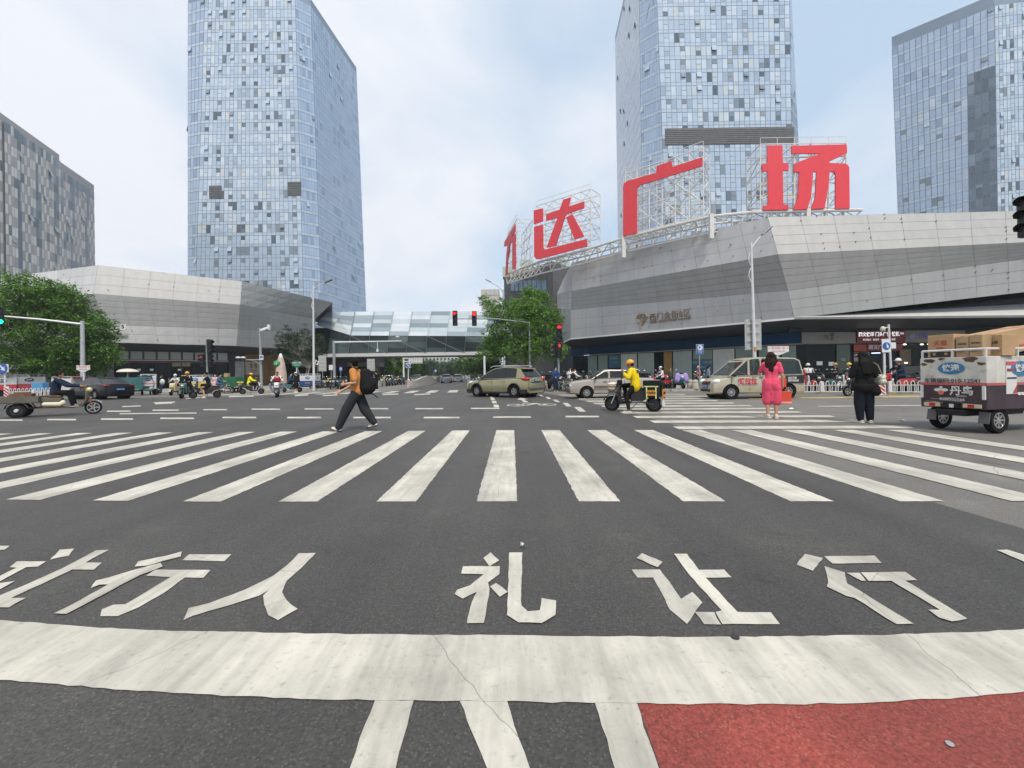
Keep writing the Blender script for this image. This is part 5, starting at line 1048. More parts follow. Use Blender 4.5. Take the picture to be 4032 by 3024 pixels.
# white hooped railings
RAILM = mat('railing_white', (.66, .66, .65), rough=.4, var=.05, dirt=.3)
def railing(label, A, B, n, h=.62, post=None):
    t = thing('railing', label, 'railing', A); d = (B - A); u = d / n; mb = MB()
    mb.tube([(0, 0, .10), Vector((d.x, d.y, .10))], .025, n=6); mb.tube([(0, 0, h * .72), Vector((d.x, d.y, h * .72))], .018, n=6)
    for k in range(n):
        a = u * (k + .14); b = u * (k + .66); c = (a + b) / 2; pts = [a + Vector((0, 0, .1)), a + Vector((0, 0, h * .85))] + [c - u * .26 * math.cos(q * PI / 5) + Vector((0, 0, h * .85 + .13 * math.sin(q * PI / 5))) for q in range(1, 5)] + [b + Vector((0, 0, h * .85)), b + Vector((0, 0, .1))]
        mb.tube(pts, .021, n=6); c2 = u * (k + .9); mb.tube([c2 + Vector((0, 0, .1)), c2 + Vector((0, 0, h * .72))], .014, n=5)
    mb.build('hoops', RAILM, t, smooth=True)
    for s in (post or ()):
        q = A + d * s - A; MB().box(q + Vector((0, 0, .36)), (.18, .1, .56)).build('post', RAILM, t, bevel=.02); MB().box(q + Vector((0, 0, .05)), (.5, .35, .1), taper=(.6, .6)).build('post_foot', mat('foot_brown', (.16, .12, .08), rough=.8), t)
    return t
railing('white hooped railing behind the van and the pink dressed woman', base(3105, 23.2), base(3372, 22.6), 11, post=(.5,))
railing('white hooped railing left of the courier truck', base(3502, 21.8), base(3640, 21.2), 5, post=(.02,))
railing('white railing behind the cargo tricycle at left', base(20, 30.5), base(235, 32.5), 14, h=.75, post=(.5,))
# stone bollards
STN = mat('bollard_stone', (.40, .37, .32), rough=.8, var=.15, bump=.3)
proto = None
for i, (px, d, wd) in enumerate(((2147, 33, 'beside the olive car bumper'), (2219, 32, 'behind the blue jacketed cyclist'), (2643, 30, 'left of the purple covered scooter'), (2718, 29, 'right of the purple covered scooter'), (2738, 28.5, 'touching the van front'), (930, 40, 'behind the yellow jacketed scooter rider'))):
    lb = 'round topped stone bollard ' + wd
    if proto is None:
        proto = thing('bollard', lb, 'bollard', base(px, d, .13), group='stone bollards on the kerb'); mb = MB(); mb.lathe([(.001, 0), (.20, 0), (.20, .38), (.185, .40), (.20, .43), (.19, .50), (.15, .57), (.09, .61), (.001, .63)], n=16); mb.build('shaft', STN, proto, smooth=True); MB().lathe([(.001, 0), (.26, 0), (.26, .06), (.001, .06)], n=16).build('foot', STN, proto)
    else: dup(proto, base(px, d, .13), i, lb)
t = thing('inflatable_column', 'pale pink inflatable column with a white tip and green band by the shop', 'inflatable', base(1107, 46)); t.scale = (1.1, 1.1, 1.22); MB().lathe([(.001, 0), (.50, 0), (.55, .5), (.5, 1.4), (.36, 2.3), (.24, 2.75), (.001, 2.9)], n=20).build('body', mat('inflatable_pink', (.50, .38, .33), rough=.6, var=.12), t, smooth=True); MB().ell((0, 0, 2.75), (.2, .2, .42)).build('tip', SWH, t, smooth=True); o = MB().ell((-.2, -.3, 2.25), (.36, .22, .3)).build('green_band', mat('inflatable_green', (.03, .25, .08)), t, smooth=True); text('H', .3, SWH, o, loc=(-.2, -.54, 2.25))
t = thing('shop_sign_board', 'slanted white glowing shop sign beside the left lamp post', 'sign', base(1247, 62)); text('鸡排', .8, LITW, t, loc=loc_of(t, at(1247, 1428, 62)), rot=(PI / 2, rad(20), 0), ext=.05); MB().tube([(0, .2, 0), loc_of(t, at(1247, 1428, 62)) + Vector((0, .2, 0))], .05).build('post', PGR, t)
# ================================================================ people
def icos(bm, c, r, sub=2, rot=None):
    M = Matrix.Translation(c) @ (rot.to_4x4() if rot is not None else Matrix.Identity(4)) @ (Matrix.Diagonal((r, r, r, 1)) if isinstance(r, (int, float)) else Matrix.Diagonal((*r, 1)))
    bmesh.ops.create_icosphere(bm, subdivisions=sub, radius=1, matrix=M)
def rcone(bm, p, r1, q, r2, sub=2):
    p, q = Vector(p), Vector(q); icos(bm, p, r1, sub); icos(bm, q, r2, sub); d = q - p
    if d.length > 1e-5:
        M = Matrix.Translation((p + q) / 2) @ d.to_track_quat('Z', 'Y').to_matrix().to_4x4()
        bmesh.ops.create_cone(bm, cap_ends=True, segments=14, radius1=r1, radius2=r2, depth=d.length, matrix=M)
def blob(name, bm, vox, m, parent, it=4, disp=0.):
    me = bpy.data.meshes.new('b'); bm.to_mesh(me); bm.free(); o = bpy.data.objects.new('b', me)
    r = o.modifiers.new('r', 'REMESH'); r.mode = 'VOXEL'; r.voxel_size = vox; r.use_smooth_shade = True
    s = o.modifiers.new('s', 'SMOOTH'); s.iterations = it; s.factor = .5
    me2 = evaluated(o); bpy.data.objects.remove(o); bpy.data.meshes.remove(me)
    ob = link(name, me2, m, parent); me2.shade_smooth(); return ob
SKIN = mat('skin', (.50, .29, .19), rough=.55, var=.08, vs=12); SKIN_T = mat('skin_tan', (.36, .19, .115), rough=.55, var=.08, vs=12)
HAIR = mat('hair_black', (.006, .0055, .0055), rough=.6, var=.3, vs=30, spec=.12); HAIRB = mat('hair_brown', (.022, .009, .006), rough=.55, var=.4, vs=30, spec=.15)
EYE = mat('eye_dark', (.02, .015, .012), rough=.3, var=0); LIP = mat('lip', (.36, .14, .11), var=0)
SHW = mat('shoe_white', (.66, .64, .60), rough=.6, var=.06); SHB = mat('shoe_black', (.02, .02, .022), rough=.6); MASKM = mat('face_mask', (.60, .66, .72), rough=.8, var=.05)
V = Vector
def stand():
    return dict(pel=V((0, 0, .93)), chest=V((0, 0, 1.27)), neck=V((.0, 0, 1.44)), head=V((.025, 0, 1.575)), shL=V((0, .185, 1.385)), shR=V((0, -.185, 1.385)), elL=V((-.02, .235, 1.11)), elR=V((-.02, -.235, 1.11)), wrL=V((.05, .245, .87)), wrR=V((.05, -.245, .87)),
                hipL=V((0, .09, .90)), hipR=V((0, -.09, .90)), knL=V((.02, .10, .49)), knR=V((.02, -.10, .49)), anL=V((-.02, .10, .085)), anR=V((-.02, -.10, .085)), ftL=V((.16, .02, -.05)), ftR=V((.16, -.02, -.05)), yaw=0., pitch=0.)
def ride(seat=.77, bar=(.34, .30, 1.03), foot=(.18, .15, .36), x0=-.2, lean=.08):
    p = seat + .09
    return dict(pel=V((x0, 0, p)), chest=V((x0 + lean, 0, p + .36)), neck=V((x0 + lean + .05, 0, p + .53)), head=V((x0 + lean + .085, 0, p + .665)), shL=V((x0 + lean + .02, .19, p + .47)), shR=V((x0 + lean + .02, -.19, p + .47)),
                elL=V(((x0 + lean + bar[0]) / 2 - .02, .32, (p + .47 + bar[2]) / 2 - .09)), elR=V(((x0 + lean + bar[0]) / 2 - .02, -.32, (p + .47 + bar[2]) / 2 - .09)), wrL=V((bar[0] - .06, bar[1], bar[2] + .02)), wrR=V((bar[0] - .06, -bar[1], bar[2] + .02)),
                hipL=V((x0 + .02, .10, p - .02)), hipR=V((x0 + .02, -.10, p - .02)), knL=V((x0 + .43, .17, p - .02)), knR=V((x0 + .43, -.17, p - .02)), anL=V((foot[0] + .02, foot[1], foot[2] + .07)), anR=V((foot[0] + .02, -foot[1], foot[2] + .07)), ftL=V((.16, .02, -.04)), ftR=V((.16, -.02, -.04)), yaw=0., pitch=0.)
def person(label, loc, rz, J, fit, scale=1., vox=.0095, group=None):
    t = thing('person', label, 'person', loc, rz, group, scale); f = dict(skin=SKIN, shirt=None, sleeve='short', pants=None, style='long', shoes=SHB, hair=HAIR, hairstyle='short', mask=False, fem=False, curl=.9); f.update(fit)
    w = .9 if f['fem'] else 1.0
    if f['fem']:
        for k in ('shL', 'shR'): J[k] = V((J[k].x, J[k].y * .88, J[k].z))
    hp, ch, nk, hd = J['pel'], J['chest'], J['neck'], J['head']; R = Euler((0, J['pitch'], J['yaw'])).to_matrix()
    H = lambda x, y, z: hd + R @ V((x, y, z))
    yv = V((0, 1, 0))
    if 'sdir' in J: yv = J['sdir']
    bm = bmesh.new()
    icos(bm, H(0, 0, .02), (.102, .080, .112), 3, R); icos(bm, H(.035, 0, -.045), (.066, .058, .068), 2, R); rcone(bm, H(.092, 0, .01), .010, H(.106, 0, -.022), .014, 1)
    for s in (1, -1): icos(bm, H(-.005, s * .078, -.005), (.022, .012, .032), 2, R)
    rcone(bm, nk - V((0, 0, .04)), .058, H(-.012, 0, -.06), .052)
    for s in (1, -1):
        y = yv * s
        rcone(bm, hp + y * .06, .095 * (1.06 if f['fem'] else 1), (hp + ch) / 2 + y * .05, .082 * w); rcone(bm, (hp + ch) / 2 + y * .05, .082 * w, ch + y * .07, .098 * w); rcone(bm, ch + y * .07, .098 * w, nk - V((0, 0, .07)) + y * .07, .06 * w)
        a = 'L' if s == 1 else 'R'
        rcone(bm, nk - V((0, 0, .05)), .05, J['sh' + a], .052 * w); rcone(bm, J['sh' + a], .052 * w, J['el' + a], .040 * w); rcone(bm, J['el' + a], .040 * w, J['wr' + a], .026)
        rcone(bm, J['hip' + a], .088, J['kn' + a], .056); rcone(bm, J['kn' + a], .055, J['kn' + a].lerp(J['an' + a], .35) + V((-.012, 0, 0)), .054); rcone(bm, J['kn' + a].lerp(J['an' + a], .35) + V((-.012, 0, 0)), .054, J['an' + a], .037); rcone(bm, J['an' + a], .038, J['an' + a] + J['ft' + a] * .8, .03)
        # hand: palm, four fingers of unequal length with a bend, thumb from the side of the palm
        d = (J['wr' + a] - J['el' + a]).normalized(); d = J.get('hd' + a, d); pn = J.get('pn' + a, V((0, -s, 0))); pn = (pn - d * pn.dot(d)).normalized(); sd = d.cross(pn).normalized() * (1 if s == 1 else -1)
        if sd.dot(J.get('th' + a, V((1, 0, .3)))) < 0: sd = -sd
        wr = J['wr' + a]; pc = wr + d * .05; Rm = Matrix((d, sd, pn)).transposed(); icos(bm, pc, (.052, .038, .017), 2, Rm); cu = J.get('cu' + a, f['curl'])
        for q, (o_, ln) in enumerate(((.028, .070), (.010, .079), (-.009, .074), (-.027, .058))):
            k0 = wr + d * .092 + sd * o_; d1 = (d * math.cos(cu * .6) + pn * math.sin(cu * .6)); d2 = (d * math.cos(cu * 1.5) + pn * math.sin(cu * 1.5)); k1 = k0 + d1 * ln * .5; rcone(bm, wr + d * .06 + sd * o_ * .9, .010, k0, .0098, 1); rcone(bm, k0, .0098, k1, .009, 1); rcone(bm, k1, .009, k1 + d2 * ln * .5, .0078, 1)
        k0 = wr + d * .03 + sd * .03; k1 = k0 + (d * .6 + sd * .7 + pn * .3).normalized() * .04; rcone(bm, k0, .013, k1, .0105, 1); rcone(bm, k1, .0105, k1 + (d * .9 + pn * .5).normalized() * .032, .0085, 1)
    blob('body', bm, vox, f['skin'], t, 3)
    # clothes
    if f['shirt']:
        bm = bmesh.new(); e = f.get('loose', .0); dress = f['style'] == 'dress'; hem = hp - V((0, 0, f.get('hem', .04)))
        for s in (1, -1):
            y = yv * s
            rcone(bm, hem + y * .062, .118 + e, (hp + ch) / 2 + y * .05, (.098 if f['fem'] else .108) * w + e); rcone(bm, (hp + ch) / 2 + y * .05, (.098 if f['fem'] else .108) * w + e, ch + y * .07, .113 * w + e); rcone(bm, ch + y * .07, .113 * w + e, nk - V((0, 0, .075)) + y * .065, .072 * w)
            if f['fem']: icos(bm, ch + y * .07 + V((.075, 0, -.02)), (.05, .055, .055), 2)
            a = 'L' if s == 1 else 'R'; sl = f['sleeve']; rcone(bm, nk - V((0, 0, .06)), .058, J['sh' + a], .068 * w + e * .5)
            if sl == 'short': rcone(bm, J['sh' + a], .068 * w + e * .5, J['sh' + a].lerp(J['el' + a], .72), .066 * w + e * .6)
            elif sl == 'long': rcone(bm, J['sh' + a], .066 * w + e * .5, J['el' + a], .054 * w + e * .7); rcone(bm, J['el' + a], .054 * w + e * .7, J['el' + a].lerp(J['wr' + a], .93), .040 + e * .5)
            if dress:
                kn = J['kn' + a]; rcone(bm, hp + y * .07, .135, J['hip' + a].lerp(kn, .5), .130); rcone(bm, J['hip' + a].lerp(kn, .5), .130, kn - V((0, 0, .06)), .118); rcone(bm, hp + V((-.03, 0, -.05)) + y * .06, .125, J['hip' + a].lerp(kn, .3) + V((-.03, 0, 0)), .12)
        if dress: rcone(bm, hp - V((0, 0, .1)), .13, (J['knL'] + J['knR']) / 2 - V((0, 0, .03)), .11)
        # cut the neckline by removing nothing; collar ring
        so = blob('dress' if dress else ('jacket' if f.get('jacket') else 'shirt'), bm, .011, f['shirt'], t, 5)
        if f.get('vest'):
            bm = bmesh.new()
            for s in (1, -1):
                y = yv * s; rcone(bm, hp + V((0, 0, .04)) + y * .065, .128, ch + y * .075, .125); rcone(bm, ch + y * .075, .125, nk - V((0, 0, .08)) + y * .09, .075)
            blob('vest', bm, .012, f['vest'], t, 4)
        if f.get('print'):
            pr = text(f['print'], .10, WHT, t, loc=(0, 0, 0)); q = ch + V((.135, 0, -.06)); pr.matrix_local = frame(q, (0, 1, 0), (1, 0, .05))
    if f['pants']:
        bm = bmesh.new(); st = f['style']
        for s, a in ((1, 'L'), (-1, 'R')):
            y = yv * s; rcone(bm, hp + y * .06 + V((0, 0, .06)), .104, hp + y * .062 + V((0, 0, -.04)), .118); kn, an = J['kn' + a], J['an' + a]; wd = f.get('wide', 0.)
            rcone(bm, J['hip' + a], .104 + wd * .3, kn, .074 + wd) if st != 'short' else rcone(bm, J['hip' + a], .106, J['hip' + a].lerp(kn, .85), .088)
            if st == 'long': rcone(bm, kn, .074 + wd, kn.lerp(an, .96), .058 + wd * .5)
        blob('trousers' if st == 'long' else 'shorts', bm, .011, f['pants'], t, 5)
    for s, a in ((1, 'L'), (-1, 'R')):
        an, ft = J['an' + a], J['ft' + a]; bm = bmesh.new(); fd = V((ft.x, ft.y, 0)).normalized(); dn = V((0, 0, -.040)); up = ft.z + .05
        rcone(bm, an + dn - fd * .035, .042, an + dn + fd * .12 + V((0, 0, up * 1.0 - .008)), .036); rcone(bm, an + V((0, 0, .01)), .044, an + dn + fd * .05, .046)
        so = blob('shoe', bm, .011, f['shoes'], t, 3); sl = MB(); c = an + V((0, 0, -.072)) + fd * .045 + V((0, 0, up * .45)); sl.box((0, 0, 0), (.255, .088, .022)); o = sl.build('sole', f.get('sole', SHW), so, bevel=.01); o.location = c; o.rotation_euler = (0, -math.atan2(up, .16), math.atan2(fd.y, fd.x))
    hs = f['hairstyle']; hm = f['hair']
    HP = MB()
    if hs in ('short', 'long', 'cap', 'bun'):
        bm = bmesh.new(); icos(bm, H(-.014, 0, .042), (.106, .092, .104), 3, R); icos(bm, H(-.045, 0, -.005), (.062, .078, .075), 2, R)
        if hs == 'long':
            dz = f.get('hairlen', .34)
            for yy in (-.06, -.03, 0, .03, .06): rcone(bm, H(-.04, yy, .02), .056, H(-.07 + abs(yy) * .5, yy * 1.55, -.16), .060); rcone(bm, H(-.07 + abs(yy) * .5, yy * 1.55, -.16), .060, H(-.08 + abs(yy) * .6, yy * (1.8 + .3 * math.sin(yy * 90)), -dz + abs(yy) * .5), .034)
            for yy in (-.075, .075): rcone(bm, H(-.005, yy, .0), .028, H(-.02, yy * 1.25, -.18), .032)
        if hs == 'bun': icos(bm, H(-.12, 0, .05), .045)
        blob('hair', bm, .009, hm, t, 2)
    if hs == 'helmet':
        g = MB(); g.ell((0, 0, 0), (.135, .115, .125), u=20, v=12, zcut=-.45); o = g.build('helmet', f['helmet'], t, smooth=True); o.matrix_local = Matrix.Translation(H(-.008, 0, .045)) @ R.to_4x4()
        s_ = o.modifiers.new('s', 'SOLIDIFY'); s_.thickness = .012; s_.offset = -1
        MB().box((.125, 0, .0), (.07, .17, .014)).build('helmet_peak', f['helmet'], o, bevel=.006)
        if f.get('visor'):
            vb = MB(); pts = [(math.cos(a) * .145, math.sin(a) * .125) for a in [(-1 + k * .25) for k in range(9)]]
            for (x0, y0), (x1, y1) in zip(pts, pts[1:]): vb.quad((x0, y0, -.02), (x1, y1, -.02), (x1 * .98, y1, -.15), (x0 * .98, y0, -.15))
            vb.build('visor', mat('visor_clear', (.5, .5, .5), rough=.05, var=0, alpha=.3), o)
        bm = bmesh.new(); icos(bm, H(-.03, 0, -.01), (.085, .08, .085), 2, R); blob('hair', bm, .012, hm, t, 2)
    if hs == 'cap':
        g = MB(); g.ell((0, 0, 0), (.112, .094, .10), u=18, v=10, zcut=-.05); g.prism([(.07, -.07), (.17, -.05), (.185, 0), (.17, .05), (.07, .07)], .0, .012, 'Z'); o = g.build('cap', f['helmet'], t, smooth=True); o.matrix_local = Matrix.Translation(H(-.01, 0, .06)) @ R.to_4x4()
    if f['mask']:
        bm = bmesh.new(); icos(bm, H(.062, 0, -.035), (.052, .062, .052), 2, R); blob('face_mask', bm, .01, MASKM, t, 2)
    if f.get('face', True):
        for s in (1, -1):
            MB().ell(H(.088, s * .032, .015), (.008, .014, .008), u=8, v=6).build('eye', EYE, t); MB().box((0, 0, 0), (.008, .034, .007)).build('eyebrow', hm, t).matrix_local = Matrix.Translation(H(.092, s * .033, .04)) @ R.to_4x4()
        if not f['mask']: MB().ell((0, 0, 0), (.008, .024, .007), u=8, v=6).build('mouth', LIP, t).matrix_local = Matrix.Translation(H(.094, 0, -.058)) @ R.to_4x4()
        if f.get('glasses'): MB().box((0, 0, 0), (.012, .14, .03)).build('sunglasses', BLK, t, bevel=.008).matrix_local = Matrix.Translation(H(.098, 0, .016)) @ R.to_4x4()
    return t
def TH(c, sc): return V(c) * sc
# ---- man with a backpack striding left, looking away
C_OR = cloth('tshirt_orange', (.47, .205, .062)); C_DG = cloth('jeans_charcoal', (.028, .031, .036)); C_BK = cloth('cloth_black', (.010, .010, .011)); C_NV = cloth('cloth_navy', (.014, .024, .05))
J = stand(); b = gnd(1405, 1697)
J.update(pel=V((-.02, 0, .90)), chest=V((.0, 0, 1.25)), neck=V((.015, 0, 1.42)), head=V((.03, .0, 1.555)), yaw=rad(-62), shL=V((.02, .19, 1.375)), shR=V((-.03, -.19, 1.375)),
         hipL=V((-.02, .09, .88)), hipR=V((-.02, -.09, .88)), knR=V((-.16, -.10, .49)), anR=V((-.37, -.11, .17)), ftR=V((.15, -.02, -.09)), knL=V((.20, .10, .50)), anL=V((.38, .11, .095)), ftL=V((.16, .02, -.01)),
         sdir=V((-.42, .91, 0)), elL=V((-.05, .27, 1.12)), wrL=V((.17, .24, 1.09)), elR=V((.06, -.25, 1.12)), wrR=V((.40, -.20, .92)), pnR=V((0, 1, .4)), cuR=.25, hdR=V((.95, .05, -.35)), cuL=1.35, pnL=V((0, -1, 0)))
walk = person('man in an orange shirt and charcoal jeans with a black backpack striding left', b, PI + rad(4), J, dict(shirt=C_OR, pants=C_DG, sleeve='short', shoes=SHW, sole=SHB, hair=HAIR, wide=.042, skin=SKIN, hem=-.02, loose=.024, big=1.1), 1.0, .008)
bp = thing('backpack', 'large black backpack on the back of the striding man in orange', 'backpack', b, PI + rad(4)); BPM = cloth('backpack_black', (.012, .012, .014))
bm = bmesh.new(); rcone(bm, V((-.22, .06, 1.33)), .115, V((-.25, .06, 1.0)), .17); rcone(bm, V((-.22, -.08, 1.33)), .115, V((-.25, -.08, 1.0)), .17); icos(bm, V((-.36, 0, 1.06)), (.10, .15, .19), 2); blob('pack_body', bm, .013, BPM, bp, 4)
for s in (1, -1): MB().tube([V((-.09, s * .12, 1.42)), V((.0, s * .13, 1.455)), V((.125, s * .125, 1.33)), V((.12, s * .145, 1.15)), V((-.07, s * .15, .98))], .022, n=6).build('strap', BPM, bp, smooth=True)
MB().tube([V((-.30, .08, .87)), V((-.42, .08, .84)), V((-.50, .08, .76))], .012, n=5).build('loose_strap', BPM, bp); MB().tube([V((-.13, 0, 1.42)), V((-.17, 0, 1.46)), V((-.2, 0, 1.42))], .01, n=5).build('grab_handle', BPM, bp)
# ---- woman in the pink dress holding up a phone
C_PK = cloth('dress_pink', (.72, .085, .16), var=.12)
J = stand(); b = gnd(3040, 1643); b = base(3040, 11.4); rzv = math.atan2(b.y, b.x) + rad(2)
J.update(elL=V((.14, .27, 1.14)), wrL=V((.26, .20, 1.33)), pnL=V((0, -1, 0)), cuL=1.2, hdL=V((.1, -.2, 1)), elR=V((-.03, -.235, 1.10)), wrR=V((.04, -.245, .86)), head=V((.035, .01, 1.565)), yaw=rad(12), pitch=rad(6), cuR=1.5, anL=V((-.03, .09, .085)), anR=V((-.01, -.09, .085)), ftL=V((.12, .11, -.05)), ftR=V((.14, .04, -.05)))
pw = person('woman with long dark hair in a knee length pink dress holding up a phone', b, rzv, J, dict(shirt=C_PK, style='dress', fem=True, shoes=mat('shoe_cream', (.60, .48, .42)), hair=HAIRB, hairstyle='long', hairlen=.36, sleeve='short', face=True), 1.03, .008)
ph = tag(MB().box((0, 0, 0), (.012, .075, .15)).build('phone', mat('phone_black', (.015, .015, .018), rough=.2, var=0), None, bevel=.006), 'black phone raised in the left hand of the pink dressed woman', 'phone')
def world(root_loc, rz, p, s=1.): return V(root_loc) + Matrix.Rotation(rz, 3, 'Z') @ (V(p) * s)
ph.location = world(b, rzv, (.285, .185, 1.44), 1.03); ph.rotation_euler = (0, rad(-12), rzv)
MB().lathe([(.026, -.008), (.031, 0), (.026, .008)], n=14).build('wristwatch', BLK, pw).matrix_local = Matrix.Translation((.25, .207, 1.30)) @ Euler((.2, .3, 0)).to_matrix().to_4x4()
bgo = world(b, rzv, (.10, -.27, .37), 1.03); RB = mat('bag_red', (.62, .06, .025), rough=.5, var=.06)
bag = thing('shopping_bag', 'bright red paper shopping bag held by the pink dressed woman', 'bag', bgo, rzv); MB().box((0, 0, .16), (.12, .33, .34), taper=(.55, 1)).build('bag_body', RB, bag, bevel=.006); MB().box((0, 0, .035), (.124, .334, .045)).build('bag_band', mat('bag_pink', (.70, .45, .42), var=.05), bag)
for s in (1, -1): MB().tube([(s * .03, -.08, .33), (s * .02, -.05, .46), (0, 0, .50), (s * .02, .05, .46), (s * .03, .08, .33)], .005, n=5).build('handle', RB, bag)
# ---- woman in black with a hood of long hair and a pale quilted bag
J = stand(); b = base(3405, 10.15); rzb = math.atan2(b.y, b.x) + rad(26)
J.update(elL=V((.03, .24, 1.12)), wrL=V((.22, .10, 1.18)), elR=V((.03, -.24, 1.12)), wrR=V((.24, -.08, 1.16)), cuL=1., cuR=1., head=V((.05, 0, 1.55)), pitch=rad(20), yaw=rad(6), ftL=V((.15, .07, -.05)), ftR=V((.16, -.01, -.05)))
bw = person('woman all in black with wide trousers and white shoes standing beside the crossing', b, rzb, J, dict(shirt=C_BK, jacket=True, sleeve='long', loose=.03, hem=.02, pants=cloth('trousers_dark_blue', (.010, .014, .022)), wide=.035, shoes=SHW, hairstyle='long', hairlen=.44, fem=True, hair=HAIR), .99, .008)
MB().box((0, 0, 0), (.10, .16, .012)).build('cap_peak', mat('cap_pale', (.70, .55, .52), var=.05), bw, bevel=.006).matrix_local = Matrix.Translation((.19, .02, 1.615)) @ Euler((0, rad(14), 0)).to_matrix().to_4x4()
bm = bmesh.new(); icos(bm, V((.045, 0, 1.61)), (.115, .098, .10), 3); blob('cap', bm, .01, C_BK, bw, 2)
bm = bmesh.new(); rcone(bm, V((0, .07, .84)), .17, V((0, -.07, .84)), .17); rcone(bm, V((-.06, -.16, .88)), .09, V((-.08, -.19, .74)), .11); blob('tied_jacket', bm, .014, C_BK, bw, 4)
bgo = world(b, rzb, (-.06, -.30, .99)); hb = thing('handbag', 'pale quilted shoulder bag at the hip of the woman in black', 'handbag', bgo, rzb); bm = bmesh.new(); rcone(bm, V((-.10, 0, -.03)), .075, V((.09, 0, -.03)), .075); rcone(bm, V((-.09, 0, .05)), .06, V((.08, 0, .05)), .06); blob('bag_body', bm, .011, mat('bag_cream', (.52, .50, .40), rough=.5, var=.12, vs=30), hb, 3)
MB().tube([(-.1, 0, .08), (-.06, .08, .36), (.0, .13, .42), (.05, .08, .36), (.09, 0, .08)], .008, n=5).build('strap', mat('strap_gold', (.4, .33, .2), metal=.6, rough=.3), hb, smooth=True)
# ================================================================ two-wheelers
TYRE = mat('tyre', (.013, .013, .014), rough=.9, var=.2, vs=20, spec=.15); RIMS = mat('rim_silver', (.50, .50, .50), rough=.3, metal=.8, var=.05); RIMD = mat('rim_dark', (.05, .05, .052), rough=.4, metal=.5, var=.05); CHROME = mat('chrome', (.62, .62, .63), rough=.15, metal=1, var=0); MIRR = mat('mirror_glass', (.42, .45, .47), rough=.1, metal=.9, var=0)
PLB = mat('plastic_black', (.013, .013, .015), rough=.5, var=.15, spec=.25); PLG = mat('plastic_grey', (.10, .10, .105), rough=.5, var=.1); TAIL = mat('tail_red', (.42, .012, .012), rough=.2, var=0); HEADL = mat('headlamp', (.70, .72, .74), rough=.12, var=0); AMB = mat('amber', (.6, .22, .02), rough=.2, var=0)
PLY = mat('plate_yellow', (.62, .40, .03), var=.05); PLBL = mat('plate_blue', (.02, .10, .42), rough=.4, var=.03); PLW = mat('plate_white', (.62, .62, .60), var=.03)
def wheel(parent, c, r, w=.09, rim=RIMS, spokes=5, nm='wheel', n=22):
    mb = MB(); k = r - w * .75; mb.lathe([(k, -w * .42), (r * .93, -w * .5), (r, -w * .28), (r, w * .28), (r * .93, w * .5), (k, w * .42), (k * .98, 0), (k, -w * .42)], 'Y', (0, 0, 0), n, cap=False); t = mb.build(nm, TYRE, parent, smooth=True, angle=50); t.location = c
    m = MB(); m.lathe([(k * 1.0, -w * .40), (k * .88, -w * .40), (k * .86, 0), (k * .88, w * .40), (k * 1.0, w * .40)], 'Y', (0, 0, 0), n, cap=False); m.lathe([(.001, -w * .36), (k * .24, -w * .34), (k * .24, w * .34), (.001, w * .36)], 'Y', (0, 0, 0), 12)
    for i in range(spokes):
        a = 2 * PI * i / spokes; d = V((math.cos(a), 0, math.sin(a)))
        if spokes > 8: m.tube([d * k * .1, d * k * .9], .004, n=4)
        else:
            for s in (-1, 1): m.box(d * k * .55 + V((0, s * w * .24, 0)), (k * .75, w * .2, k * .20), rot=(0, -a, 0))
    o = m.build('rim', rim, t, smooth=True, angle=30)
    if spokes <= 8: MB().lathe([(.001, -w * .12), (k * .9, -w * .1), (k * .9, w * .1), (.001, w * .12)], 'Y', (0, 0, 0), n).build('brake_disc', RIMD, t)
    return t
def mirrors(t, x, y, z, h=.2):
    for s in (1, -1):
        m = MB(); m.tube([(x, s * y, z), (x - .02, s * (y + .06), z + h * .6), (x - .03, s * (y + .08), z + h)], .008, n=5); o = m.build('mirror', PLB, t); MB().ell((0, 0, 0), (.018, .062, .045), u=10, v=8).build('mirror_glass', MIRR, o, smooth=True, loc=(x - .04, s * (y + .09), z + h + .03), rot=(s * .25, .3 * s, .4 * s))
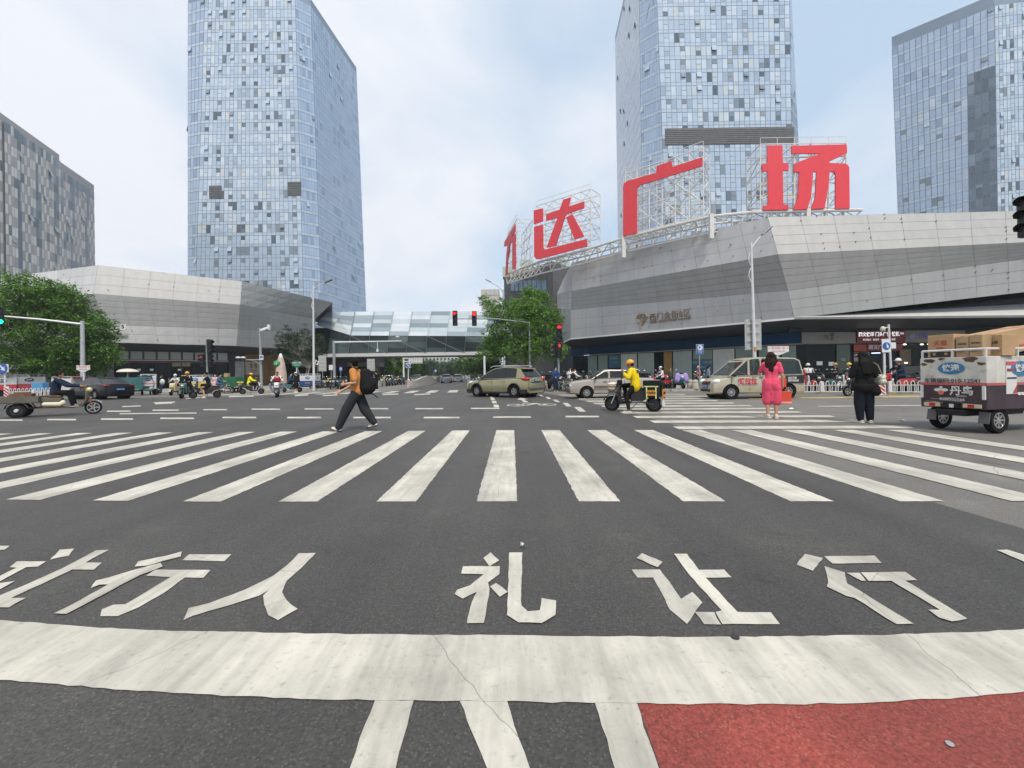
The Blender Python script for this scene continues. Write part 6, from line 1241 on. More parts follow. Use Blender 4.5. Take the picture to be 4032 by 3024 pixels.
def scooter(label, loc, rz, body, accent=None, group=None, box=None, rim=RIMD, cover=None, front=None, mirror=True, scale=None, plate=PLW, crate=None, seatm=PLB, name='electric_scooter', lean=0.):
    t = thing(name, label, 'scooter', loc, rz, group, scale); accent = accent or PLB
    wheel(t, (-.62, 0, .225), .225, .10, rim, 5); wheel(t, (.64, 0, .225), .225, .10, rim, 5)
    MB().prism([(-.82, .60), (-.74, .70), (-.35, .70), (.04, .68), (.06, .36), (-.10, .30), (-.30, .34), (-.46, .50), (-.62, .54)], -.15, .15).build('body_panel', body, t, bevel=.035, seg=3, smooth=True)
    MB().prism([(-.12, .26), (.34, .24), (.40, .34), (.05, .35), (-.12, .34)], -.16, .16).build('footboard', accent, t, bevel=.015)
    MB().prism([(.34, .28), (.42, .34), (.50, .62), (.47, .92), (.40, .98), (.38, .90), (.40, .62), (.32, .36)], -.19, .19).build('leg_shield', body, t, bevel=.04, seg=3, smooth=True)
    MB().prism([(.42, .60), (.60, .62), (.56, .80), (.50, .95), (.42, .98)], -.13, .13).build('front_cowl', front or body, t, bevel=.04, seg=3, smooth=True)
    m = MB(); pts = [(.64 + .27 * math.cos(a), .225 + .27 * math.sin(a)) for a in [rad(15 + 15 * k) for k in range(9)]]
    for (x0, z0), (x1, z1) in zip(pts, pts[1:]): m.quad((x0, -.07, z0), (x1, -.07, z1), (x1, .07, z1), (x0, .07, z0))
    o = m.build('front_fender', body, t, smooth=True); q = o.modifiers.new('s', 'SOLIDIFY'); q.thickness = .012
    m = MB()
    for s in (1, -1): m.tube([(.64, s * .075, .225), (.52, s * .075, .60)], .02, n=6)
    m.tube([(.52, 0, .58), (.38, 0, 1.02)], .03, n=8); m.build('fork', PLG, t)
    MB().tube([(.30, -.34, 1.02), (.36, -.20, 1.05), (.38, 0, 1.03), (.36, .20, 1.05), (.30, .34, 1.02)], .016, n=6).build('handlebar', PLB, t, smooth=True)
    MB().ell((.41, 0, 1.03), (.07, .14, .075), u=12, v=8).build('handlebar_cowl', accent, t, smooth=True); MB().ell((.575, 0, .80), (.045, .085, .06), u=12, v=8).build('headlight', HEADL, t, smooth=True)
    bm_ = MB(); bm_.prism([(-.80, .71), (-.72, .78), (-.45, .79), (-.30, .755), (0, .765), (.05, .72), (.04, .69), (-.76, .69)], -.135, .135); bm_.build('seat', seatm, t, bevel=.03, seg=3, smooth=True)
    MB().box((-.845, 0, .62), (.04, .16, .06)).build('tail_light', TAIL, t, bevel=.01); MB().box((-.83, 0, .48), (.012, .18, .11), rot=(0, .2, 0)).build('number_plate', plate, t); MB().prism([(-.90, .46), (-.72, .54), (-.66, .50), (-.84, .36)], -.06, .06).build('rear_fender', PLB, t, bevel=.01)
    m = MB(); m.tube([(-.05, .12, .27), (-.12, .20, .03)], .014, n=5); m.build('kickstand', PLG, t)
    m = MB()
    for s in (1, -1): m.tube([(-.55, s * .12, .70), (-.92, s * .11, .74), (-.95, 0, .74)], .012, n=5)
    m.build('rear_rack', CHROME, t)
    if mirror: mirrors(t, .33, .2, 1.05)
    if box: MB().box((-.78, 0, .95), box[1] if len(box) > 1 else (.34, .36, .32)).build('top_box', box[0], t, bevel=.04, seg=3)
    if crate: MB().box((.72, 0, .86), (.26, .32, .22), taper=(1.15, 1.15)).build('front_basket', crate, t, bevel=.02)
    if cover:
        bm = bmesh.new()
        for s in (1, -1): icos(bm, V((.42, s * .26, .86)), (.12, .20, .22), 2); icos(bm, V((.44, s * .30, .66)), (.12, .20, .24), 2)
        icos(bm, V((.46, 0, .80)), (.10, .2, .2), 2); blob('wind_apron', bm, .02, cover, t, 3)
    return t
def bicycle(label, loc, rz, fm, scale=None):
    t = thing('bicycle', label, 'bicycle', loc, rz, None, scale)
    for x in (-.50, .50): wheel(t, (x, 0, .29), .29, .045, RIMS, 16, n=26)
    m = MB(); P = dict(bb=(-.08, 0, .30), st=(-.20, 0, .72), hd=(.34, 0, .74), hb=(.37, 0, .60))
    for a, b_ in (('bb', 'st'), ('st', 'hb'), ('bb', 'hb'), ('hd', 'hb')): m.tube([P[a], P[b_]], .018, n=6)
    for s in (1, -1): m.tube([P['bb'], (-.50, s * .05, .29)], .011, n=5); m.tube([P['st'], (-.50, s * .05, .29)], .010, n=5); m.tube([P['hb'], (.50, s * .05, .29)], .013, n=5)
    m.build('frame', fm, t, smooth=True); m = MB(); m.tube([(.34, 0, .74), (.30, 0, .98)], .014, n=6); m.tube([(.18, -.28, 1.0), (.26, -.2, 1.0), (.32, 0, .98), (.26, .2, 1.0), (.18, .28, 1.0)], .012, n=6); m.build('handlebar', CHROME, t, smooth=True)
    MB().ell((-.22, 0, .80), (.13, .08, .035), u=12, v=8).build('saddle', PLB, t, smooth=True); MB().tube([(-.2, 0, .7), (-.22, 0, .8)], .014).build('seat_post', CHROME, t)
    MB().box((.56, 0, .80), (.24, .30, .2), taper=(1.15, 1.15)).build('basket', PLG, t); m = MB(); m.lathe([(.001, -.01), (.09, -.01), (.09, .01), (.001, .01)], 'Y', (-.08, -.05, .30), 16)
    m.build('chainring', CHROME, t)
    for s in (1, -1): MB().box((-.08 + s * .10, s * .10, .30 + s * .12), (.09, .09, .02)).build('pedal', PLB, t)
    return t
YEL = paint('shell_yellow', (.62, .43, .02)); P_CRM = paint('shell_cream', (.58, .52, .30)); P_GRN = paint('shell_green', (.05, .10, .09)); P_BLK = paint('shell_black', (.014, .015, .017)); P_WHT = paint('shell_white', (.62, .62, .63)); P_RED = paint('shell_red', (.42, .02, .025)); P_BLU = paint('shell_blue', (.05, .15, .25)); P_GRY = paint('shell_grey', (.16, .17, .18)); P_TEA = paint('shell_teal', (.04, .15, .15)); P_PNK = paint('shell_pink', (.62, .35, .33))
C_YJ = cloth('jacket_yellow', (.72, .53, .015), var=.1); C_YL = cloth('jacket_lemon', (.72, .66, .03)); H_OR = paint('helmet_orange', (.70, .32, .02)); H_WH = paint('helmet_white', (.62, .64, .66)); H_PK = paint('helmet_pink', (.60, .28, .27)); C_WH = cloth('cloth_white', (.62, .61, .60)); C_RD = cloth('vest_red', (.50, .02, .03)); C_BJ = cloth('jacket_blue', (.018, .05, .16)); C_GJ = cloth('jacket_grey_blue', (.24, .29, .36)); C_LJ = cloth('jeans_light', (.16, .20, .27)); C_LV = cloth('jacket_lilac', (.60, .54, .60)); C_DN = cloth('denim', (.07, .11, .19)); C_TL = cloth('cloth_teal', (.02, .07, .13))
# ---- food courier e-bike with yellow jacketed rider (near)
b = base(2490, 14.0); rz = rad(152)
t = thing('delivery_bike', 'black cargo e-bike with orange labelled courier boxes, ridden by the yellow jacketed man', 'electric bike', b, rz)
wheel(t, (-.68, 0, .25), .25, .11, RIMD, 5); wheel(t, (.66, 0, .25), .25, .11, RIMD, 5)
MB().prism([(-.55, .62), (-.30, .70), (.05, .66), (.10, .44), (.0, .34), (-.35, .34), (-.5, .45)], -.12, .12).build('battery_body', P_BLK, t, bevel=.03, seg=3, smooth=True); MB().prism([(.0, .26), (.42, .24), (.46, .33), (.05, .34)], -.14, .14).build('footboard', PLB, t, bevel=.015)
MB().prism([(.36, .30), (.44, .34), (.47, .60), (.42, .86), (.36, .86), (.38, .6)], -.15, .15).build('leg_shield', P_BLK, t, bevel=.03, seg=3, smooth=True)
m = MB(); m.tube([(-.68, .09, .25), (-.3, .1, .30), (.3, .1, .27), (.42, .04, .5), (.42, 0, .84)], .02, n=6); m.tube([(-.68, -.09, .25), (-.3, -.1, .30), (.3, -.1, .27), (.42, -.04, .5), (.42, 0, .84)], .02, n=6); m.build('frame', PLG, t, smooth=True)
m = MB()
for s in (1, -1): m.tube([(.66, s * .08, .25), (.50, s * .08, .62)], .022, n=6)
m.tube([(.50, 0, .60), (.34, 0, 1.06)], .03, n=8); m.build('fork', RIMS, t); MB().tube([(.22, -.34, 1.10), (.31, -.2, 1.12), (.34, 0, 1.08), (.31, .2, 1.12), (.22, .34, 1.10)], .017, n=6).build('handlebar', PLB, t, smooth=True); mirrors(t, .27, .22, 1.12, .16)
m = MB(); pts = [(.66 + .30 * math.cos(a), .25 + .30 * math.sin(a)) for a in [rad(20 + 14 * k) for k in range(9)]]
for (x0, z0), (x1, z1) in zip(pts, pts[1:]): m.quad((x0, -.07, z0), (x1, -.07, z1), (x1, .07, z1), (x0, .07, z0))
o = m.build('front_fender', PLB, t, smooth=True); q = o.modifiers.new('s', 'SOLIDIFY'); q.thickness = .012
MB().prism([(-.55, .70), (-.50, .77), (-.2, .75), (.06, .74), (.08, .68), (-.55, .66)], -.13, .13).build('seat', PLB, t, bevel=.03, seg=3, smooth=True)
MB().box((.40, 0, .90), (.14, .22, .26)).build('console', PLB, t, bevel=.03); MB().ell((.48, 0, .93), (.04, .07, .06)).build('headlight', HEADL, t, smooth=True)
bm = bmesh.new(); icos(bm, V((.64, 0, .84)), (.17, .21, .10), 2); icos(bm, V((.66, 0, .74)), (.16, .20, .12), 2); ob_ = blob('front_bag', bm, .016, mat('bag_plaid', (.42, .34, .27), rough=.9, var=.45, vs=22), t, 2)
bm = bmesh.new(); icos(bm, V((.63, 0, .895)), (.165, .20, .055), 2); blob('bag_cover', bm, .014, mat('fleece_white', (.66, .63, .58), rough=1), ob_, 1)
MB().box((.62, 0, .62), (.26, .34, .05)).build('front_carrier', PLG, t)
for s in (1, -1):
    bx = MB().box((-.66, s * .25, .66), (.48, .16, .36)).build('pannier', PLB, t, bevel=.02); MB().box((-.66, s * .335, .62), (.30, .012, .17)).build('orange_panel', mat('panel_orange', (.55, .24, .02), var=.1), bx)
    text('外卖配送', .075, PLB, bx, loc=(-.66, s * .343, .62), rot=(PI / 2, 0, 0 if s < 0 else PI))
    sb_ = MB()
    for x in (-.80, -.52): sb_.box((x, s * .338, .64), (.035, .014, .40))
    sb_.box((-.66, s * .338, .82), (.42, .014, .035)); sb_.build('reflective_strap', mat('strap_lime', (.62, .66, .30), var=.05), bx)
bb_ = MB().box((-.98, 0, .60), (.03, .44, .24)).build('rear_panel', mat('panel_orange', (.55, .24, .02)), t); text('外卖配送', .085, PLB, bb_, loc=(-1.0, 0, .60), rot=(PI / 2, 0, -PI / 2))
MB().box((-.66, 0, .92), (.56, .46, .17)).build('cargo_box', cloth('box_black', (.016, .016, .018)), t, bevel=.03); MB().box((-.66, 0, 1.01), (.40, .34, .02)).build('box_lid', mat('foil_grey', (.28, .29, .30), rough=.3), t, bevel=.01)
m = MB(); m.tube([(-.2, .15, .3), (.02, .22, .06)], .014, n=5); m.build('kickstand', PLG, t); m = MB(); m.tube([(-.9, .14, .25), (-.9, .14, .5), (-.5, .14, .5), (-.5, .14, .28)], .015, n=5); m.tube([(-.9, -.14, .25), (-.9, -.14, .5), (-.5, -.14, .5), (-.5, -.14, .28)], .015, n=5); m.build('crash_bar', PLG, t)
MB().prism([(-1.0, .20), (-.93, .18), (-.90, .48), (-.97, .50)], -.09, .09).build('mud_flap', PLW, t, bevel=.01); MB().box((-1.0, 0, .46), (.03, .12, .05)).build('tail_light', TAIL, t)
J = ride(.77, (.26, .30, 1.13), (.2, .15, .33), -.14, .10); J['knL'] = V((.12, .22, .52)); J['anL'] = V((.05, .30, .09)); J['ftL'] = V((.16, .03, -.05)); J['wrL'] = V((.20, .20, 1.22)); J['elL'] = V((.05, .30, 1.10)); J['hdL'] = V((.4, -.1, .9)); J['pitch'] = rad(16)
J['elR'] = V((.07, -.31, 1.10))
yr = person('rider in a yellow jacket and orange helmet looking down at his phone', b, rz, J, dict(shirt=C_YJ, jacket=True, sleeve='long', loose=.038, hem=.08, pants=C_BK, shoes=mat('shoe_grey', (.10, .105, .11), rough=.8), hairstyle='helmet', helmet=H_OR, visor=True, skin=SKIN_T), 1.0, .008)
text('美味', .09, C_BK, yr, M=frame((J['chest'].x - .155, .06, J['chest'].z + .06), (0, -1, 0), (-1, 0, .1)))
band = MB(); band.box((0, 0, 0), (.02, .30, .035)); band.build('reflective_band', mat('reflective', (.62, .62, .60), rough=.3), yr).matrix_local = Matrix.Translation((J['chest'].x - .128, 0, J['chest'].z + .14)) @ Euler((0, rad(15), 0)).to_matrix().to_4x4()
ph = tag(MB().box((0, 0, 0), (.012, .075, .15)).build('phone', MATS['phone_black'], None, bevel=.006), 'phone held up by the yellow jacketed rider on the black e-bike', 'phone'); ph.location = world(b, rz, (.28, .20, 1.33)); ph.rotation_euler = (0, rad(-30), rz)
# ---- riders across the junction
def rider(lab_s, lab_p, px, d, rz, fit, sc=None, J=None, dz=0., scale=1., **k):
    b = base(px, d); s = scooter(lab_s, b, rz, scale=scale if scale != 1 else None, **k); p = person(lab_p, b, rz, J or ride(), fit, scale if scale != 1 else None, .011); return s, p
rider('black and white scooter with a yellow rear pad ridden rightwards', 'rider in a lemon yellow jacket and orange helmet, facing right', 992, 34, rad(24), dict(shirt=C_YL, jacket=True, sleeve='long', pants=C_BK, hairstyle='helmet', helmet=H_OR, loose=.02, skin=SKIN_T), body=P_BLK, front=P_WHT, box=(YEL, (.44, .34, .10)))
J = ride(); J['knL'].y = .40; J['knR'].y = -.40; J['knL'].x -= .08; J['knR'].x -= .08; J['anL'].y = .28; J['anR'].y = -.28
rider('white and grey scooter seen head on, ridden by the man in a red vest', 'man in a red vest and pale jeans riding straight towards the camera', 1092, 28, rad(-66), dict(shirt=C_WH, sleeve='long', vest=C_RD, pants=C_LJ, shoes=SHB, skin=SKIN_T), J=J, body=P_GRY, front=P_WHT)
J = ride(); J['knL'] = V((.1, .3, .55)); J['anL'] = V((.05, .42, .09))
rider('dark green scooter stopped and turned towards the camera', 'rider in dark clothes and an orange helmet stopped on the dark green scooter', 737, 28.7, rad(-78), dict(shirt=C_BK, sleeve='long', pants=C_BK, hairstyle='helmet', helmet=H_OR, skin=SKIN_T), J=J, body=P_GRN, scale=1.05)
J = ride(); J['anL'] = V((.1, .32, .09)); J['knL'] = V((.14, .26, .52))
rider('small black folding scooter under the man in a cap', 'man in a black cap, t-shirt and shorts resting one foot beside his scooter', 809, 28.2, rad(-138), dict(shirt=C_BK, sleeve='short', pants=C_BK, style='short', shoes=SHW, hairstyle='cap', helmet=C_BK), J=J, body=P_BLK, mirror=False, scale=1.02)
rider('cream scooter with a bag behind the dark green scooter', 'rider in white sleeves and a black skirt on the cream scooter', 690, 34, rad(-75), dict(shirt=C_WH, sleeve='long', pants=C_BK, style='short', fem=True, hairstyle='helmet', helmet=H_WH, mask=True), body=P_CRM)
J = ride(); J['anL'] = V((0, .3, .09)); J['knL'] = V((.1, .25, .5))
s = bicycle('small pink bicycle beside the green courier trike', base(872, 36), rad(20), P_PNK); person('person in a denim shirt and jeans astride the small pink bicycle', base(868, 36), rad(20), J, dict(shirt=C_DN, sleeve='long', pants=C_DN, shoes=SHW, mask=True, fem=True), None, .011)
person('woman in a pale pink coat beside the pink bicycle', base(848, 36.5), rad(-60), stand(), dict(shirt=mat('coat_pink', (.60, .42, .45), rough=.9), style='dress', sleeve='long', fem=True, mask=True, shoes=SHW), .97, .011)
rider('teal scooter with two people talking over it', 'man in a blue jumper and mask on the teal scooter', 1148, 37, rad(8), dict(shirt=C_TL, sleeve='long', pants=C_BK, mask=True), body=P_TEA)
person('person in a dark coat and white cap standing before the teal scooter', base(1166, 36.5), rad(175), stand(), dict(shirt=C_BK, sleeve='long', style='dress', fem=True, pants=C_BK, hairstyle='cap', helmet=H_WH, shoes=SHW, mask=True), 1., .011)
person('man in black with folded arms crossing by the far avenue', base(1484, 39.5), rad(170), dict(stand(), elL=V((.08, .24, 1.15)), wrL=V((.25, .06, 1.12))), dict(shirt=C_BK, sleeve='short', pants=C_BK, shoes=SHW), 1.03, .011)
person('person with a white shopping bag beside the white courier trike', base(633, 37), rad(60), stand(), dict(shirt=C_BK, sleeve='long', pants=C_DN, shoes=SHW, hairstyle='short'), 1., .012)
tag(MB().ell((0, 0, 0), (.2, .16, .26), u=10, v=8).build('plastic_bag', mat('bag_white', (.55, .62, .60), rough=.4), None, smooth=True), 'white plastic bag carried beside the white courier trike', 'bag').location = base(639, 36.7, 1.05)
# right side
bc = base(2192, 30.5); rzc = rad(-35); bicycle('pale green bicycle held by the man in a blue jacket', bc + V((.3, .1, 0)), rzc, paint('frame_mint', (.45, .55, .48)))
J = stand(); J.update(wrL=V((.32, .15, 1.02)), elL=V((.12, .27, 1.14)), wrR=V((.28, -.22, 1.02)), elR=V((.08, -.28, 1.14)))
person('cyclist in a blue jacket, dark glasses and white mask holding his bicycle', bc + V((-.1, -.1, 0)), rad(-60), J, dict(shirt=C_BJ, jacket=True, sleeve='long', pants=C_NV, mask=True, glasses=True, loose=.012, hem=.08), 1.02, .011)
rider('black scooter behind the taupe sedan carrying a man in white sleeves', 'man in a black waistcoat over white sleeves sitting behind the taupe sedan bonnet', 2264, 31, rad(10), dict(shirt=C_WH, sleeve='long', vest=C_BK, pants=C_BK, loose=.012), body=P_BLK)
person('person in a white top seen behind the man in the waistcoat', base(2244, 34), rad(-70), stand(), dict(shirt=C_WH, sleeve='short', pants=C_BK), 1., .012)
rider('red scooter beside the purple covered scooter, with a woman leaning on it', 'woman in a lilac jacket, cap and mask on the red scooter', 2600, 29.5, rad(190), dict(shirt=C_LV, sleeve='long', pants=C_BK, hairstyle='cap', helmet=H_WH, mask=True, fem=True), body=P_RED)
rider('grey scooter behind the blue parking sign', 'person in a black and pink top and pink helmet behind the parking sign', 2752, 30.5, rad(-100), dict(shirt=C_BK, sleeve='short', vest=mat('print_pink', (.5, .2, .22), rough=.9, var=.4, vs=14), pants=C_BK, hairstyle='helmet', helmet=H_PK), body=P_GRY)
person('woman in a grey blue jacket behind the van windscreen', base(2790, 29.5), rad(-8), stand(), dict(shirt=C_GJ, sleeve='long', pants=C_BK, fem=True, hairstyle='bun'), .97, .012)
person('passer-by in a dark top before the brown shop board', base(2640, 40), rad(-100), stand(), dict(shirt=cloth('olive_top', (.06, .07, .04)), sleeve='long', pants=C_BK), .97, .012)
rider('white scooter with a dark top box behind the van tail', 'rider in white seen from behind with a grey helmet at the van tail', 3182, 26, rad(70), dict(shirt=C_WH, sleeve='long', pants=C_BK, hairstyle='helmet', helmet=H_WH), body=P_WHT, box=(PLB,))
person('person in a black t-shirt and tan helmet among the scooters by the shop glass', base(3292, 27), rad(170), dict(stand(), wrL=V((.25, .1, 1.1)), elL=V((.08, .25, 1.15))), dict(shirt=C_BK, sleeve='short', pants=C_DN, hairstyle='helmet', helmet=paint('helmet_tan', (.40, .22, .10))), .98, .012)
rider('grey scooter among those by the green shop pane', 'rider in a dark jacket and yellow helmet left of the woman in black', 3342, 26, rad(175), dict(shirt=C_TL, jacket=True, sleeve='long', pants=C_BK, hairstyle='helmet', helmet=YEL), body=P_GRY)
rider('black scooter rolling out from behind the woman in black', 'hidden rider of the black scooter behind the woman in black', 3385, 20.6, rad(186), dict(shirt=C_BK, sleeve='long', pants=C_BK, hairstyle='helmet', helmet=P_BLK), body=P_BLK, rim=RIMS)
rider('red scooter with a clear windshield behind the white railing at right', 'man in a dark sweater and white helmet riding left behind the railing', 3535, 22.5, rad(176), dict(shirt=C_NV, sleeve='long', pants=C_NV, hairstyle='helmet', helmet=H_WH, skin=SKIN_T), body=P_RED, scale=1.08)
# ---- rows of parked scooters, each its own copy of a kind
kinds = [scooter('parked scooter', (0, 0, 0), 0, *a[:1], **a[1]) for a in ((P_BLK, dict(box=(PLB,))), (P_GRY, dict(mirror=False)), (P_TEA, dict(crate=PLG)), (P_WHT, dict(front=P_BLK)), (P_RED, dict(mirror=False)), (P_BLK, dict(box=(YEL, (.4, .4, .4)))))]
knames = ['black scooter with a black top box', 'dark grey scooter', 'teal scooter with a front basket', 'white scooter with a black nose', 'red scooter', 'black scooter with a yellow courier box']
used = [False] * 6
def park(px, d, rz, k, where, group):
    lb = knames[k] + ' ' + where
    loc = base(px, d); loc.z = .13 if loc.y > 24 and px < 2760 and px > 2100 or px < 1260 else 0
    if not used[k]: used[k] = True; r = kinds[k]; r.location = loc; r.rotation_euler = (0, 0, rz); r['label'] = lb; r['group'] = group
    else: dup(kinds[k], loc, rz, lb, group)
gL, gR, gS, gF = 'scooters parked in a row left of the avenue', 'scooters parked on the right corner pavement', 'scooters parked behind the white railing', 'scooters parked down the far avenue'
r = random.Random(21)
for i in range(17): park(1262 + i * 12.5, 44 + (i % 3) * .7 + i * .22, rad(-62 + r.uniform(-12, 12)), (0, 1, 0, 5, 1, 0, 2)[i % 7], 'in a dark row ' + ('beside the blue trike', 'under the grey sign', 'below the gantry', 'by the small blue sign', 'behind the striding man')[min(4, i // 4)], gL)
for i in range(8): park(1500 + i * 12, 54 + i * 1.5, rad(-50 + r.uniform(-10, 10)), (1, 0, 5, 2)[i % 4], 'behind the low white barrier', gF)
for i in range(26):
    px = 2136 + i * 18.5
    if 2655 < px < 2690: continue
    park(px + r.uniform(-4, 4), 31.6 + (i % 2) * 2.4 + r.uniform(-.7, .7) - (i * .05), rad(-75 + r.uniform(-40, 40)), (1, 2, 0, 1, 0, 3, 0)[i % 7] if i < 20 else (0, 4, 2, 1, 0, 1)[i % 6], ('beside the olive car tail' if px < 2190 else 'behind the taupe bonnet' if px < 2330 else 'behind the taupe cabin' if px < 2470 else 'behind the yellow rider' if px < 2640 else 'near the parking sign') + (', back row' if i % 2 else ', front row'), gR)
for i in range(13): park(3155 + i * 21 + r.uniform(-5, 5), 25.2 + (i % 2) * 1.6, rad((200 if i % 3 else 20) + r.uniform(-25, 25)), (3, 4, 4, 1, 0, 3, 2, 4)[i % 8], ('beside the van tail' if i < 3 else 'at mid railing' if i < 8 else 'beyond the woman in black') + (', back row' if i % 2 else ', front row'), gS)
for i in range(5): park(1862 + i * 14, 47.5 + (i % 2), rad(-80), (0, 1, 3)[i % 3], 'above the short white barrier', gF)
purple = scooter('scooter wrapped in a bulging purple wind apron on the pavement', base(2672, 29.3, .13), rad(-84), P_TEA, cover=mat('apron_purple', (.34, .25, .56), rough=.8, var=.12, vs=6))
for k, u in enumerate(used):
    if not u: bpy.data.objects.remove(kinds[k])
# ================================================================ cars, vans, courier trikes
TINT = mat('window_tint', (.012, .015, .017), rough=.06, var=0, spec=.5, alpha=.93); CLEAR = mat('window_clear', (.03, .04, .042), rough=.04, var=0, spec=.6, alpha=.55); TRIMB = mat('trim_black', (.016, .016, .017), rough=.6, var=.1); INTR = mat('interior_dark', (.02, .02, .021), rough=.9, var=.1)
def inset(poly, d):
    n = len(poly); out = []; ar = sum(poly[i][0] * poly[(i + 1) % n][1] - poly[(i + 1) % n][0] * poly[i][1] for i in range(n)); sg = 1 if ar > 0 else -1
    for i in range(n):
        p0, p1, p2 = V((*poly[i - 1], 0)), V((*poly[i], 0)), V((*poly[(i + 1) % n], 0)); a, b = (p1 - p0).normalized(), (p2 - p1).normalized(); na, nb = V((-a.y, a.x, 0)) * sg, V((-b.y, b.x, 0)) * sg
        q = na + nb; q = q / max(.25, q.dot(na)); out.append((p1.x + q.x * d, p1.y + q.y * d))
    return out
def car(name, label, cat, loc, rz, pm, st, prof, wb, wr, zb=.22, tr=.26, axles=(-1.3, 1.35), rw=.33, rim=RIMS, spokes=5, lower=None, roofrail=False, glass=TINT, panes=(), lights=None, tail=None, plate_f=True, plate_r=True, ptxt='', group=None, scale=None, handles=(), hz=None, rimr=None, interior=True, wwid=.20, gx0=None):
    """st: stations (x, ztop, half width) from tail to nose; prof: cabin outline (x,z) from rear base over the roof to front base; wb/wr half widths at belt and roof."""
    t = thing(name, label, cat, loc, rz, group, scale); bm = bmesh.new(); rows = []
    for x, zt_, w_ in st:
        h = [(w_ * .86, zb), (w_ * .97, zb + .07), (w_, zb + (zt_ - zb) * .40), (w_ * .985, zb + (zt_ - zb) * .72), (w_ * .955, zb + (zt_ - zb) * .90), (w_ * .86, zt_ - .012), (w_ * .55, zt_ + .012), (0, zt_ + .02)]
        rows.append([bm.verts.new((x, y, z)) for y, z in h] + [bm.verts.new((x, -y, z)) for y, z in h[-2::-1]])
    for A, B in zip(rows, rows[1:]):
        for i in range(len(A) - 1): bm.faces.new((A[i], A[i + 1], B[i + 1], B[i]))
        bm.faces.new((A[-1], A[0], B[0], B[-1]))
    bm.faces.new(rows[0]); bm.faces.new(rows[-1][::-1]); bmesh.ops.recalc_face_normals(bm, faces=bm.faces)
    me = bpy.data.meshes.new('body'); bm.to_mesh(me); bm.free(); o = bpy.data.objects.new('body', me); cut = []
    W_ = max(s[2] for s in st)
    for ax in axles:
        c = MB().lathe([(.001, -1.2), (rw + .055, -1.2), (rw + .055, 1.2), (.001, 1.2)], 'Y', (ax, 0, rw), 28); bmesh.ops.recalc_face_normals(c.bm, faces=c.bm.faces); m2 = bpy.data.meshes.new('c'); c.bm.to_mesh(m2); c.bm.free(); co = bpy.data.objects.new('c', m2); WORK.collection.objects.link(co); cut.append(co)
        b = o.modifiers.new('b', 'BOOLEAN'); b.operation = 'DIFFERENCE'; b.object = co; b.solver = 'EXACT'
    me2 = evaluated(o); bpy.data.objects.remove(o)
    for c in cut: bpy.data.objects.remove(c)
    body = link('body', me2, pm, t, True, 28)
    wl = MB()
    for ax in axles:
        for s in (1, -1): wl.lathe([(rw * .5, s * W_ * .45), (rw + .05, s * W_ * .45), (rw + .05, s * W_ * .93)], 'Y', (ax, 0, rw), 24, cap=False)
    wl.build('wheel_well', TRIMB, body)
    if lower:
        lo_ = MB(); lo_.prism([(st[0][0] + .10, zb - .03), (st[-1][0] - .15, zb - .03), (st[-1][0] - .08, zb + lower), (st[0][0] + .04, zb + lower)], -W_ * .965, W_ * .965); q = lo_; bmesh.ops.recalc_face_normals(q.bm, faces=q.bm.faces)
        m3 = bpy.data.meshes.new('l'); q.bm.to_mesh(m3); q.bm.free(); o3 = bpy.data.objects.new('l', m3); cc = []
        for ax in axles:
            c = MB().lathe([(.001, -1.2), (rw + .05, -1.2), (rw + .05, 1.2), (.001, 1.2)], 'Y', (ax, 0, rw), 28); bmesh.ops.recalc_face_normals(c.bm, faces=c.bm.faces); m2 = bpy.data.meshes.new('c'); c.bm.to_mesh(m2); c.bm.free(); co = bpy.data.objects.new('c', m2); WORK.collection.objects.link(co); cc.append(co); b = o3.modifiers.new('b', 'BOOLEAN'); b.object = co; b.solver = 'EXACT'
        m4 = evaluated(o3); bpy.data.objects.remove(o3)
        for c in cc: bpy.data.objects.remove(c)
        link('lower_cladding', m4, TRIMB, t)
        ar = MB()
        for ax in axles:
            for s in (1, -1):
                pts = [(ax + (rw + .075) * math.cos(a), s * W_ * .985, rw + (rw + .075) * math.sin(a)) for a in [rad(-8 + k * 14) for k in range(15)]]; ar.tube(pts, .035, n=6)
        ar.build('wheel_arch', TRIMB, t, smooth=True)
    zbelt = min(prof[0][1], prof[-1][1]); zroof = max(p[1] for p in prof)
    Y = lambda z: wb + (wr - wb) * max(0, min(1, (z - zbelt) / (zroof - zbelt)))
    # roof shell and screens follow the outline
    n = len(prof); rf = MB(); sc_ = []
    for i in range(n - 1):
        (x0, z0), (x1, z1) = prof[i], prof[i + 1]; y0, y1 = Y(z0) - .02, Y(z1) - .02
        if i == 0 or i == n - 2:
            q = [V((x0, -y0, z0)), V((x0, y0, z0)), V((x1, y1, z1)), V((x1, -y1, z1))]; c = sum(q, V()) / 4; nn = V((-(z1 - z0), 0, x1 - x0)).normalized(); nn = nn if nn.z > 0 else -nn
            iq = [c + (p - c) * V((1, 1, 1)) for p in q]; iq = [V((c.x + (p.x - c.x) * .86, p.y * .93, c.z + (p.z - c.z) * .86)) for p in q]
            g = MB(); g.quad(*iq); g.build('rear_window' if i == 0 else 'windscreen', glass if i == 0 else CLEAR if glass is CLEAR else TINT, t)
            fr = rf
            for k in range(4): fr.quad(q[k], q[(k + 1) % 4], iq[(k + 1) % 4] - nn * .006, iq[k] - nn * .006)
        else:
            m_ = 8; ys = [-1 + 2 * k / m_ for k in range(m_ + 1)]
            for a, b in zip(ys, ys[1:]): rf.quad((x0, a * y0, z0 + .035 * (1 - a * a)), (x0, b * y0, z0 + .035 * (1 - b * b)), (x1, b * y1, z1 + .035 * (1 - b * b)), (x1, a * y1, z1 + .035 * (1 - a * a)))
    dark = glass is TINT; ins = inset(prof, .032 if dark else .05)
